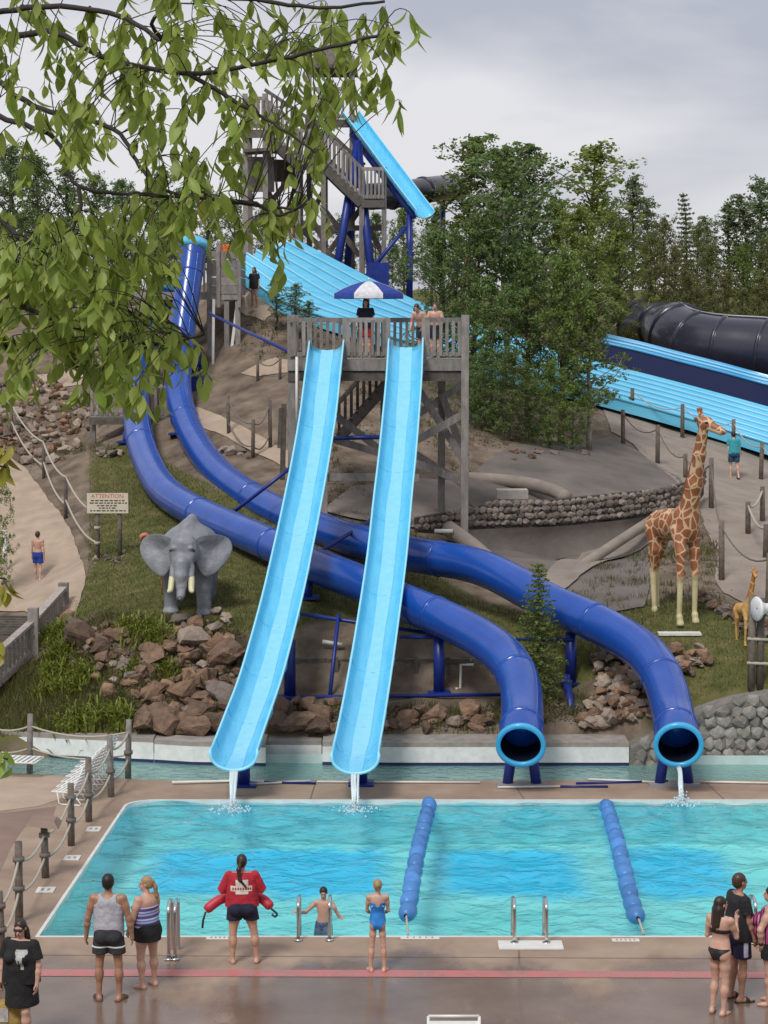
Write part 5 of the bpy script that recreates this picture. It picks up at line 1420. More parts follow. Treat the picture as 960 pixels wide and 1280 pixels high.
        if sleeve:
            for n in 'LR':
                S, e = getattr(s, 'S' + n), getattr(s, 'E' + n); q = S + (e - S) * sleeve
                s.sub('sleeve', [cap(S, q + (e - S) * .15, .062 * (.5 + .5 * s.w) + g * .5, .06 + g + loose * .4, .03)], m, None, [s.hem(S, e, sleeve)])
        return o
    def tank(s, m, hemz=.9, g=.014, name='tank_top', loose=0., topz=1.44, arm=.125):
        pr = s.infl(('belly', 'chest', 'shoulder'), g) + [cap(s.up((sx * .085 * s.w, 0, 1.2)), s.up((sx * .085 * s.w, 0, hemz)), .075 * s.d + g + loose, .085 * s.d + g + loose, .06) for sx in (-1, 1)] + [cap(s.up((0, 0, 1.15)), s.up((0, 0, hemz)), .09 * s.d + g + loose, .1 * s.d + g + loose, .06)]
        sub = [cap(s.up((sx * (arm * s.w + .085), -.3, 1.43)), s.up((sx * (arm * s.w + .085), .3, 1.43)), .095) for sx in (-1, 1)] + [cap(s.up((0, -.3, 1.52)), s.up((0, .3, 1.5)), .085)]
        return s.sub(name, pr, m, None, [(s.up((0, 0, hemz)), (0, 0, -1)), (s.up((0, 0, topz + .04)), (0, 0, 1))], sub)
    def shorts(s, m, leg=.55, g=.02, loose=.012, waist=1.04, name='shorts'):
        z1 = s.dz + waist
        objs = []
        pr = s.infl(('pelvis',), g) + [ell((0, 0, s.dz + 1.02), (.15 * s.w + g, .105 * s.d + g, .08), k=.05)]
        for n in 'LR':
            h, kn = getattr(s, 'H' + n), getattr(s, 'K' + n); q = h + (kn - h) * (leg + .2)
            pr.append(cap(h, q, .092 * (.5 + .5 * s.w) + g, .078 + g + loose, .012))
        # hem planes: one per leg, cut by splitting at the middle
        mid = [(getattr(s, 'H' + n) + (getattr(s, 'K' + n) - getattr(s, 'H' + n)) * leg) for n in 'LR']
        zz = (mid[0][2] + mid[1][2]) / 2
        ox = s.sub(name, pr, m, None, [((0, 0, z1), (0, 0, 1)), ((0, 0, zz), (0, 0, -1))])
        return ox
    def skirt(s, m, z0=1.04, z1=.78, r0=.155, r1=.2, name='skirt'):
        w = s.w
        pr = [cap((0, -.01, s.dz + z0), (0, -.012, s.dz + z1 - .05), r0 * w, r1 * w, .02, (1, 1.28 * w / s.d / w * .98, 1))] + s.infl(('pelvis',), .018)
        return s.sub(name, pr, m, None, [((0, 0, s.dz + z0), (0, 0, 1)), ((0, 0, s.dz + z1), (0, 0, -1))])
    def shoes(s, m, name='sandal', h=.02):
        for n in 'LR':
            an, fd = getattr(s, 'F' + n); fl = an - V3(0, 0, .085)
            s.sub(name, [cap(fl - fd * .055, fl + fd * .15, .045, .048, .01)], m, .007, [((0, 0, fl[2] + h), (0, 0, 1)), ((0, 0, fl[2] - .004), (0, 0, -1))])
            s.sub('sandal_strap', [cap(fl + fd * .08 + V3(-.04, 0, .03), fl + fd * .08 + V3(.04, 0, .03), .03, .03, .01, (1, 1, .8))], m, .007, [((0, 0, fl[2] + .078), (0, 0, 1))])
# ================================================================== the people
SK_T, SK_P, SK_L, SK_M = skin('tan', (.36, .185, .12)), skin('pale', (.56, .33, .25)), skin('light', (.5, .285, .205)), skin('medium', (.4, .215, .145))
HB, HBR, HBL, HDB = mat('black_hair', (.012, .01, .009), .5, var=.3, scale=60), mat('brown_hair', (.055, .03, .018), .45, var=.35, scale=60), mat('blond_hair', (.34, .22, .11), .5, var=.3, scale=60), mat('dark_brown_hair', (.03, .017, .011), .45, var=.35, scale=60)
def deckp(x, y): return PZ(x, y, .0065)
# man in grey tank top
p = Person('man seen from behind in a grey tank top and dark shorts with white stripe', deckp(137, 1249), R(-3), 1.79, 1.06, 1.08, 1., 1.08, .01, skinm=SK_T, hair=('short', HB), armL=((-.3, -.05, -1), (-.12, .16, -1)), armR=((.3, -.05, -1), (.12, .16, -1)), legL=((-.1, 0, -1), (-.02, -.03, -1)), legR=((.1, 0, -1), (.02, -.03, -1)), footyaw=.35, shw=1.12)
p.tank(cloth('grey_tank', (.42, .415, .46)), .9, loose=.018)
p.shorts(cloth('charcoal_shorts', (.03, .031, .036)), .62, loose=.02)
zs = p.dz + .925 - .43 * .38
p.sub('stripe', p.infl(('thL', 'thR'), .046), cloth('white_stripe', (.62, .62, .6)), None, [((0, 0, zs + .012), (0, 0, 1)), ((0, 0, zs - .012), (0, 0, -1))])
p.shoes(cloth('brown_sandal', (.09, .06, .045)))
# woman in striped swim top
ST1 = striped('striped_swimsuit', [(.06, .08, .3), (.45, .42, .62), (.08, .22, .5), (.55, .5, .66), (.12, .06, .2)], 9.5)
p = Person('woman with ponytail in a blue striped swim top and short black skirt', deckp(184, 1233), R(52), 1.6, 1.2, 1.25, 1.18, 1.2, .04, .03, SK_P, ('pony', HBL), armL=((-.3, .15, -1), (.1, .5, -1)), armR=((.2, .1, -1), (-.05, .35, -1)), legL=((-.04, .06, -1), (0, -.08, -1)), legR=((.06, -.02, -1), (0, -.05, -1)), head=(R(40), 0), footyaw=.2)
p.tank(ST1, .98, topz=1.26, arm=.16, name='swim_top'); p.skirt(cloth('black_skirt', (.012, .012, .014)), 1.04, .76, .17, .185)
p.sub('neck_strap', [cap(p.up((-.05, .06, 1.3)), p.up((-.03, .0, 1.47)), .012, k=.01), cap(p.up((.05, .06, 1.3)), p.up((.03, .0, 1.47)), .012, k=.01)], ST1, .006)
# lifeguard
p = Person('lifeguard seen from behind in a red shirt with white cross print and navy shorts', deckp(303, 1203), R(4), 1.63, 1.22, 1.3, 1.2, 1.2, .03, .04, SK_L, ('sidepony', HDB), armL=((-.42, .2, -1), (.75, .75, .12)), armR=((.42, .2, -1), (-.75, .75, .15)), legL=((-.1, 0, -1), (-.02, -.03, -1)), legR=((.2, 0, -1), (.1, -.03, -1)), footyaw=.3, shw=1.06)
RED = cloth('red_shirt', (.42, .018, .035))
p.shirt(RED, .98, .93, .022, loose=.022); p.shorts(cloth('navy_shorts', (.012, .014, .04)), .5, .028, .02)
WP = cloth('white_print', (.66, .58, .52))
# cross print lying on the back of the shirt: traced onto the cloth by projecting a cross outline
def back_print(p, shirt, rects, m, name, off=.004, side=-1):
    from mathutils.bvhtree import BVHTree
    me = shirt.data; bt_ = BVHTree.FromPolygons([v.co for v in me.vertices], [q.vertices[:] for q in me.polygons])
    V, Fc = [], []
    for (x0, x1, z0, z1) in rects:
        nx_, nz_ = max(2, int((x1 - x0) / .012)), max(2, int((z1 - z0) / .012)); b = len(V)
        for j in range(nz_ + 1):
            for i in range(nx_ + 1):
                o = Vector((x0 + (x1 - x0) * i / nx_, side * 1.0, z0 + (z1 - z0) * j / nz_)) * p.s
                hit = bt_.ray_cast(o, Vector((0, -side, 0)))[0]
                V.append((hit if hit else o * .2) + Vector((0, side * off, 0)))
        for j in range(nz_):
            for i in range(nx_): a = b + j * (nx_ + 1) + i; Fc.append((a, a + 1, a + nx_ + 2, a + nx_ + 1))
    return mesh_obj(name, V, Fc, m, p.t, True, world=False)
sh = [c for c in p.t.children if c.name.startswith('shirt')][0]
back_print(p, sh, [(-.1, .1, 1.29, 1.385), (-.18, .16, 1.2, 1.288), (-.1, .1, 1.155, 1.198)], WP, 'cross_print')
back_print(p, sh, [(x, x + .022, 1.225, 1.262) for x in (-.15, -.11, -.07, -.03, .01, .05, .09, .125)], cloth('dark_red_print', (.3, .02, .03)), 'print_letters', .008)
lg = p
# rescue tube held in front of the waist
c0 = deckp(303, 1203)
rt = thing('rescue_tube', 'long red foam rescue tube held across the waist of the lifeguard', 'rescue tube', (c0.x, c0.y + .2, .9))
def lg_w(x, y, z): return lg.t.matrix_basis @ Vector((x * lg.s, y * lg.s, z * lg.s))
pth = catmull([P(257, 1138, c0.y + .12), P(274, 1125, c0.y + .2), P(292, 1121, c0.y + .3), P(312, 1120, c0.y + .3), P(328, 1124, c0.y + .2), P(339, 1134, c0.y + .12)], 5)
tube('foam_body', pth, [.055] + [.075] * (len(pth) - 2) + [.055], mat('red_foam', (.5, .03, .06), .5, var=.1, scale=8), rt, 12)
tube('end_strap', [P(257, 1140, c0.y + .1), P(254, 1150, c0.y + .1), P(253, 1160, c0.y + .1)], .018, BLACK, rt, 6)
tube('end_strap', catmull([P(339, 1136, c0.y + .1), P(346, 1142, c0.y + .08), P(344, 1146, c0.y + .08), P(340, 1143, c0.y + .1)], 4), .016, BLACK, rt, 6)
# boy in pool
pb = PZ(403, 1174, 0); pb = Vector((pb.x, NEARY + .55, PD + .22))
PATS = mat('patterned_trunks', (.02, .035, .1), .8, col2=(.16, .2, .3), scale=22, coord='obj')
p = Person('wet shirtless boy in patterned trunks climbing out at the ladder', pb, R(172), 1.32, .92, .9, .9, .85, skinm=SK_L, hair=('short', HB), armL=((-.45, .35, -.6), (-.3, .75, .1)), armR=((.55, .3, -.55), (.55, .75, .25)), head=(R(5), R(-22)), legL=((-.1, .45, -1), (0, -.35, -1)), legR=((.1, .2, -1), (0, -.2, -1)))
p.shorts(PATS, .7)
# girl in blue swimsuit
p = Person('small blond girl seen from behind in a bright blue swimsuit', deckp(472, 1214), R(0), 1.37, .86, .88, .84, .78, skinm=SK_P, hair=('bun', HBL), armL=((-.12, .28, -1), (.35, .75, -.45)), armR=((.12, .28, -1), (-.35, .75, -.45)), legL=((-.08, 0, -1), (-.05, 0, -1)), legR=((.08, 0, -1), (.05, 0, -1)), footyaw=.5)
BS = cloth('blue_swimsuit', (.02, .2, .58), .5)
pr = p.infl(('pelvis', 'belly'), .008) + p.infl(('chest',), .008)
p.sub('swimsuit', pr, BS, .007, [(p.up((0, 0, 1.33)), (0, 0, 1))], [cap((sx * .2, -.3, p.dz + .845), (sx * .2, .3, p.dz + .845), .125) for sx in (-1, 1)] + [cap(p.up((sx * .2, -.3, 1.4)), p.up((sx * .2, .3, 1.4)), .1) for sx in (-1, 1)] + [ell(p.up((0, -.16, 1.36)), (.06, .12, .12))])
p.sub('swimsuit_strap', [cap(p.up((-.11, -.075, 1.25)), p.up((.05, -.075, 1.455)), .012, k=.01), cap(p.up((.11, -.075, 1.25)), p.up((-.05, -.075, 1.455)), .012, k=.01)], cloth('pale_strap', (.45, .55, .65)), .006)
# bikini woman
p = Person('woman with long brown hair in a black bikini, hand raised to her face', deckp(899, 1266), R(-38), 1.63, .97, .98, 1.05, .88, .0, .02, SK_P, ('long', HDB), armL=((-.2, .12, -1), (.45, .8, .25)), armR=((.12, .4, -.9), (-.22, .35, 1)), legL=((-.03, .12, -1), (0, -.2, -1)), legR=((.04, -.02, -1), (0, -.1, -1)), head=(R(-25), 0), footyaw=.2)
BB = cloth('black_bikini', (.012, .011, .012), .6)
p.sub('bikini_bottom', p.infl(('pelvis',), .01), BB, .007, [((0, 0, p.dz + 1.0), (0, 0, 1))], [cap((sx * .19, -.4, p.dz + .815), (sx * .19, .4, p.dz + .87), .13) for sx in (-1, 1)])
p.sub('bikini_top', p.infl(('chest',), .01), BB, .007, [(p.up((0, 0, 1.285)), (0, 0, 1)), (p.up((0, 0, 1.225)), (0, 0, -1))])
# man in black shirt
p = Person('man in black t-shirt and navy shorts with white side stripe', deckp(922, 1249), R(-72), 1.8, 1.12, 1.25, 1., 1.08, .05, skinm=SK_M, hair=('short', HBR), armL=((-.12, -.05, -1), (.0, .3, -1)), armR=((.1, .15, -1), (-.02, .38, -1)), head=(R(5), 0), legL=((-.04, .02, -1), (0, -.1, -1)), legR=((.04, .05, -1), (0, -.05, -1)))
p.shirt(cloth('black_shirt', (.014, .014, .018)), .62, .86, .02, loose=.02); p.shorts(cloth('dark_navy_shorts', (.014, .014, .05)), .72, .024, .02)
p.sub('side_stripe', p.infl(('thR',), .052), cloth('lilac_stripe', (.5, .48, .62)), .008, [((0, 0, p.dz + .9), (0, 0, 1)), ((0, 0, p.dz + .63), (0, 0, -1)), ((p.HR[0] + .045, 0, 0), (-1, 0, 0)), ((0, .03, 0), (0, 1, 0)), ((0, -.035, 0), (0, -1, 0))])
p.shoes(cloth('black_sandal', (.02, .018, .018)))
# person in pink stripes at the frame edge
ST2 = striped('pink_stripes', [(.42, .05, .2), (.05, .012, .03), (.55, .22, .36), (.05, .012, .03)], 11.0, 'Y')
p = Person('person facing the black-shirted man in pink and black stripes with bare arm and wristband', deckp(962, 1254), R(70), 1.66, 1.3, 1.5, 1.2, 1.2, .07, .07, SK_P, ('long', HDB), armL=((-.35, .42, -.9), (.3, .0, -1)), armR=((.2, .1, -1), (0, .3, -1)))
p.tank(ST2, .95, name='striped_top', topz=1.4); p.shorts(cloth('black_shorts2', (.012, .012, .013)), .5, .026, .02)
p.sub('wristband', [cap(p.WL - (p.WL - p.EL) * .12, p.WL - (p.WL - p.EL) * .02, .036, k=.01)], BLACK, .006)
# woman in black dress walking with bag
p = Person('woman in sunglasses walking in a black dress with pale print', deckp(28, 1304), R(163), 1.68, 1.2, 1.25, 1.15, 1.15, .03, .04, SK_P, ('long', HDB), armL=((-.25, .05, -1), (-.02, .25, -1)), armR=((.28, .02, -1), (.08, .12, -1)), legL=((-.02, .28, -1), (0, -.15, -1)), legR=((.03, -.18, -1), (0, -.45, -1)), head=(R(6), R(-14)))
BD = cloth('black_dress', (.012, .012, .013)); p.shirt(BD, .72, .9, .022, loose=.03, name='dress_top'); p.skirt(BD, 1.06, .58, .17, .2, 'dress_skirt')
p.sub('sunglasses', [ell(p.hp(-.033, .088, .008), (.027, .012, .018), p.Rh), ell(p.hp(.033, .088, .008), (.027, .012, .018), p.Rh), cap(p.hp(-.07, .05, .012), p.hp(-.05, .085, .012), .006), cap(p.hp(.07, .05, .012), p.hp(.05, .085, .012), .006), cap(p.hp(-.03, .09, .012), p.hp(.03, .09, .012), .005)], BLACK, .0045)
sh = [c for c in p.t.children if c.name.startswith('dress_top')][0]
GP = cloth('grey_print', (.42, .42, .4))
back_print(p, sh, [(-.15, .0, 1.28, 1.36), (-.13, -.02, 1.24, 1.28), (-.16, .01, 1.3, 1.34), (-.13, -.09, 1.1, 1.24), (-.07, -.04, 1.17, 1.24)], GP, 'pale_print', .005, 1)
hw = p.t.matrix_basis @ Vector(tuple(p.WR * p.s))
bag = thing('tote_bag', 'mustard yellow tote bag with a white patch hanging from the walker hand', 'bag', (hw.x, hw.y, hw.z - .62))
BAGM = mat('mustard_canvas', (.4, .27, .08), .85, var=.2, scale=9, bump=.4, bscale=20)
Vt, Fq = sdf_mesh([ell((0, 0, .17), (.25, .11, .2), k=.05), cap((-.2, 0, .06), (.2, 0, .06), .09, k=.06), cap((-.2, 0, .3), (.2, 0, .3), .05, k=.08)], .014, [((0, 0, .33), (0, 0, 1)), ((0, 0, .0), (0, 0, -1))])
np_mesh('bag_body', Vt, Fq, BAGM, bag, True, world=False)
for yy in (-.05, .05): mesh_obj('handle', *tube_geo([(-.12, yy, .3), (-.06, yy * .6, .5), (0, 0, .6), (.06, yy * .6, .5), (.12, yy, .3)], .014, 6), BLACK, bag, True, world=False)
mesh_obj('white_patch', [(-.14, -.118, .08), (.1, -.118, .08), (.1, -.118, .26), (-.14, -.118, .26), (-.14, -.1, .08), (.1, -.1, .08), (.1, -.1, .26), (-.14, -.1, .26)], [(0, 1, 2, 3), (4, 7, 6, 5), (0, 4, 5, 1), (1, 5, 6, 2), (2, 6, 7, 3), (3, 7, 4, 0)], mat('patch_white', (.6, .58, .56), .8, col2=(.3, .28, .28), scale=14, coord='obj'), bag, world=False)
# ---- people on the hill
VF = .014
g = G(48, 727)
p = Person('shirtless boy in blue swim trunks walking up the sandy path', g, R(-8), 1.4, .9, .9, .85, .8, skinm=SK_P, hair=('short', HBR), legL=((-.05, .1, -1), (-.03, -.1, -1)), legR=((.05, -.1, -1), (.03, -.3, -1)), vox=VF, face=False)
p.shorts(cloth('blue_trunks', (.015, .05, .3)), .62)
g = G(917, 598)
p = Person('person in teal shirt and blue shorts walking up the trail', g, R(10), 1.62, 1.05, 1.1, 1., 1., skinm=SK_P, hair=('short', HB), legL=((-.05, .15, -1), (-.03, -.15, -1)), legR=((.05, -.1, -1), (.03, -.4, -1)), vox=VF, face=False, bend=.15)
p.shirt(cloth('teal_shirt', (.03, .3, .36)), .6, .9, .025, loose=.02); p.shorts(cloth('petrol_shorts', (.015, .06, .13)), .7); p.shoes(BLACK)
g = G(318, 384)
p = Person('dark-haired child in black top at the edge of the wide slide', g, R(160), 1.42, .95, .95, .9, .85, skinm=SK_T, hair=('long', HB), legL=((-.05, .1, -1), (-.03, -.1, -1)), vox=VF, face=False)
p.shirt(cloth('black_top', (.012, .012, .015)), .6, .82, .02, loose=.015)
q = P(457, 400, 58.4); 
p = Person('attendant in dark shirt with long hair standing under the umbrella', (q.x, 58.35, PZd + .38 - .05), R(178), 1.64, 1.05, 1.1, skinm=SK_L, hair=('long', HB), vox=VF, face=False)
p.t.location.z = PZd + .03
p.shirt(cloth('navy_shirt', (.012, .014, .03)), .6, .9, .02, loose=.02); p.shorts(cloth('red_shorts', (.3, .02, .03)), .7)
for x, Y, lab, hh in ((528, 57.3, 'bare-chested man waiting beside the flume start, leaning forward', 1.58), (544, 58.1, 'bare-chested man standing at the platform corner behind the railing', 1.55)):
    q = P(x, 400, Y)
    p = Person(lab, (q.x, Y, PZd + .025), R(150 if x < 535 else 175), hh, 1.08, 1.1, skinm=SK_P, hair=('short', HBR), armL=((-.25, .4, -.8), (.2, .9, -.2)), armR=((.25, .4, -.8), (-.2, .9, -.2)), bend=.55 if x < 535 else .2, vox=VF, face=False)
    p.shorts(cloth('dark_trunks', (.02, .03, .05)), .7)
q = onto(*P(368, 300, 84.5).xy); q.z = max(q.z, P(368, 303, 84.5).z)
p = Person('person in a red shirt standing at the tower foot', q, R(190), 1.65, skinm=SK_L, hair=('short', HBR), vox=VF, face=False); p.shirt(cloth('bright_red', (.5, .05, .03)), .6, .9, .02, loose=.02); p.shorts(cloth('dark_trunks', (.02, .03, .05)), .6)
q = P(279, 318, 78)
p = Person('person in an orange vest behind the tube start deck', onto(q.x, 78), R(180), max(1.5, (P(279, 284, 78).z - H(q.x, 78)) if P(279, 284, 78).z - H(q.x, 78) < 2.0 else 1.75), skinm=SK_L, hair=('short', HBR), vox=VF, face=False); p.shirt(cloth('orange_vest', (.7, .12, .02)), .3, .85, .025, loose=.02); p.shorts(cloth('dark_trunks', (.02, .03, .05)), .6)
q = P(318, 161, TY + 1.2)
p = Person('tiny figure standing on the top landing of the tower', (q.x, TY + 1.2, P(318, 163, TY).z + .04), R(170), 1.62, skinm=SK_L, hair=('short', HBL), vox=VF, face=False); p.shirt(cloth('tan_shirt', (.4, .28, .2)), .6, .9, .02); p.shorts(cloth('dark_trunks', (.02, .03, .05)), .6)

# ================================================================== statues
EL = mat('elephant_grey', (.27, .285, .315), .55, col2=(.165, .172, .19), scale=3.5, bump=.9, bscale=7, coord='obj')
TUSK = mat('tusk', (.62, .58, .36), .5, var=.1, scale=6, coord='obj')
g = G(228, 772); 
ele = thing('elephant_statue', 'grey elephant statue with spread ears and yellowish tusks on the lawn', 'statue', (g.x + .08, g.y + .1, g.z), R(178))
pr = [ell((0, -.95, 1.5), (.74, 1.0, .66), k=.15), ell((0, -.45, 1.58), (.66, .55, .6), k=.15), cap((0, -.3, 2.2), (0, -1.3, 2.26), .07, .09, .3),
      ell((0, .32, 1.62), (.36, .34, .4), k=.12), ell((0, .42, 1.82), (.27, .24, .22), k=.1), ell((-.17, .5, 1.55), (.14, .13, .16), k=.08), ell((.17, .5, 1.55), (.14, .13, .16), k=.08),
      ell((0, .58, 1.38), (.24, .2, .2), k=.1),
      cap((0, .68, 1.35), (0, .78, 1.08), .19, .16, .06), cap((0, .78, 1.08), (0, .8, .84), .16, .125, .05), cap((0, .8, .84), (0, .9, .66), .125, .1, .04), cap((0, .9, .66), (0, 1.02, .6), .1, .085, .03),
      cap((-.2, .6, 1.28), (-.22, .72, 1.06), .09, .075, .05), cap((.2, .6, 1.28), (.22, .72, 1.06), .09, .075, .05), ell((0, .5, 1.1), (.16, .2, .1), k=.06)]
for z_ in np.linspace(1.32, .85, 9): pr.append(ell((0, .66 + (1.35 - z_) * .34, z_), (.175 - (1.35 - z_) * .1, .16 - (1.35 - z_) * .09, .018), k=.025))
for sx, ly in ((-1, .05), (1, -.25)):
    pr += [cap((sx * .4, -.25, 1.3), (sx * .4, -.2 + ly, .7), .26, .19, .1), cap((sx * .4, -.2 + ly, .7), (sx * .42, -.2 + ly, .12), .185, .17, .06), ell((sx * .42, -.15 + ly, .08), (.2, .21, .1), k=.05)]
for sx, ly in ((-1, .1), (1, -.15)):
    pr += [cap((sx * .36, -1.5, 1.3), (sx * .37, -1.6 + ly, .7), .3, .2, .1), cap((sx * .37, -1.6 + ly, .7), (sx * .37, -1.55 + ly, .12), .19, .165, .06), ell((sx * .37, -1.5 + ly, .08), (.19, .2, .1), k=.05)]
for sx in (-1, 1): pr += [ell((sx * .2, .62, 1.72), (.07, .05, .05), k=.05)]
sdf_obj('body', pr, .022, EL, ele)
for sx in (-1, 1):
    # ear as a curved sheet with real thickness: outline fan
    out = [(.22, .28, 1.86), (.45, .2, 1.99), (.72, .02, 2.0), (.98, -.12, 1.9), (1.1, -.12, 1.7), (1.06, -.02, 1.48), (.92, .08, 1.27), (.72, .16, 1.08), (.52, .22, 1.0), (.4, .26, 1.1), (.3, .3, 1.3), (.24, .3, 1.6)]
    O = catmull([Vector((sx * a, b, c)) for a, b, c in out + out[:1]], 4)[:-1]; c_ = Vector((sx * .55, .02, 1.58)); V = []; Fc = []; n = len(O); RR = (1, .93, .6, .3)
    for lay, off in ((0, .035), (1, -.035)):
        for f in RR:
            for q in O:
                u = c_.lerp(q, f); bul = .0 if f > .95 else off
                fold = .09 * max(0, (u.z - 1.86) / .14) if u.z > 1.86 else 0
                V.append(u + Vector((0, bul + fold, 0)))
        V.append(c_ + Vector((0, off, 0)))
    m_ = len(RR) * n + 1
    for lay in (0, 1):
        b = lay * m_
        for r_ in range(len(RR) - 1):
            for i in range(n): q = (b + r_ * n + i, b + r_ * n + (i + 1) % n, b + (r_ + 1) * n + (i + 1) % n, b + (r_ + 1) * n + i); Fc.append(q if (lay == 0) == (sx > 0) else q[::-1])
        for i in range(n): q = (b + (len(RR) - 1) * n + i, b + (len(RR) - 1) * n + (i + 1) % n, b + len(RR) * n); Fc.append(q if (lay == 0) == (sx > 0) else q[::-1])
    mesh_obj('ear', V, Fc, EL, ele, True, world=False)
    mesh_obj('tusk', *tube_geo(catmull([(sx * .22, .7, 1.08), (sx * .235, .8, .9), (sx * .25, .9, .76), (sx * .29, 1.0, .74)], 4), [.075, .078, .078, .077, .075, .073, .071, .069, .066, .06, .05, .042, .03], 10), TUSK, ele, True, world=False)
    mesh_obj('eye', *tube_geo([(sx * .27, .6, 1.66), (sx * .29, .615, 1.66)], .028, 8), BLACK, ele, True, world=False)
mesh_obj('trunk_tip', *tube_geo([(0, 1.03, .6), (0, 1.09, .59)], .06, 12), BLACK, ele, True, world=False)
mesh_obj('tail', *tube_geo(catmull([(0, -1.9, 1.7), (.05, -2.0, 1.3), (.05, -2.0, .9)], 4), .03, 6), EL, ele, True, world=False)
g2_ = G(196, 752); fl = thing('bird_statue', 'small statue with curved pinkish neck poking out behind the elephant ear', 'statue', (g2_.x, g2_.y + .6, H(g2_.x, g2_.y + .6)))
FLM = mat('flamingo_paint', (.5, .19, .11), .5, col2=(.4, .13, .08), scale=6)
b0 = Vector((g2_.x, g2_.y + .6, H(g2_.x, g2_.y + .6))); tz = P(178, 668, b0.y).z
tube('neck', catmull([Vector((b0.x + .12, b0.y, tz - .75)), Vector((b0.x - .08, b0.y, tz - .45)), Vector((b0.x - .22, b0.y, tz - .2)), Vector((b0.x - .3, b0.y, tz - .02)), Vector((b0.x - .42, b0.y, tz - .05)), Vector((b0.x - .44, b0.y, tz - .16))], 5), [.055] * 16 + [.06] * 6 + [.05, .045, .03, .02], FLM, fl, 8)
Vt, Fq = sdf_mesh([ell((.12, 0, .0), (.2, .3, .16), k=.05), cap((.12, .2, .02), (.12, .42, -.06), .08, .02, .05)], .02); np_mesh('body', Vt + np.array([b0.x, b0.y, tz - .85]), Fq, FLM, fl, True)
for dx in (.06, .18): tube('leg', [(b0.x + dx, b0.y, b0.z - .02), (b0.x + dx, b0.y, tz - .85)], .018, FLM, fl, 6)

def giraffe_mat(name, brown, line, leg, scale):
    m = bpy.data.materials.new(name); m.use_nodes = True; n = m.node_tree.nodes; l = m.node_tree.links.new; b = n['Principled BSDF']; b.inputs['Roughness'].default_value = .5
    t = n.new('ShaderNodeTexCoord'); v = n.new('ShaderNodeTexVoronoi'); v.feature = 'DISTANCE_TO_EDGE'; v.inputs['Scale'].default_value = scale
    mp_ = n.new('ShaderNodeMapping'); mp_.inputs['Scale'].default_value = (1, 1, .85); l(t.outputs['Object'], mp_.inputs['Vector']); l(mp_.outputs[0], v.inputs['Vector'])
    r = n.new('ShaderNodeValToRGB'); r.color_ramp.elements[0].position = .055; r.color_ramp.elements[0].color = (*line, 1); r.color_ramp.elements[1].position = .085; r.color_ramp.elements[1].color = (*brown, 1); l(v.outputs['Distance'], r.inputs['Fac'])
    sp = n.new('ShaderNodeSeparateXYZ'); l(t.outputs['Object'], sp.inputs[0])
    mr = n.new('ShaderNodeMapRange'); mr.inputs[1].default_value = 1.2; mr.inputs[2].default_value = 1.1; l(sp.outputs['Z'], mr.inputs[0])
    mx = n.new('ShaderNodeMix'); mx.data_type = 'RGBA'; l(mr.outputs[0], mx.inputs[0]); l(r.outputs[0], mx.inputs[6]); mx.inputs[7].default_value = (*leg, 1)
    dn = n.new('ShaderNodeTexNoise'); dn.inputs['Scale'].default_value = 3.5; dn.inputs['Detail'].default_value = 7; l(t.outputs['Object'], dn.inputs['Vector'])
    dr = n.new('ShaderNodeMapRange'); dr.inputs[1].default_value = .4; dr.inputs[2].default_value = .75; dr.inputs[4].default_value = .55; l(dn.outputs['Fac'], dr.inputs[0])
    dm = n.new('ShaderNodeMix'); dm.data_type = 'RGBA'; dm.blend_type = 'MULTIPLY'; l(dr.outputs[0], dm.inputs[0]); l(mx.outputs[2], dm.inputs[6]); dm.inputs[7].default_value = (.6, .52, .44, 1)
    l(dm.outputs[2], b.inputs['Base Color']); return m
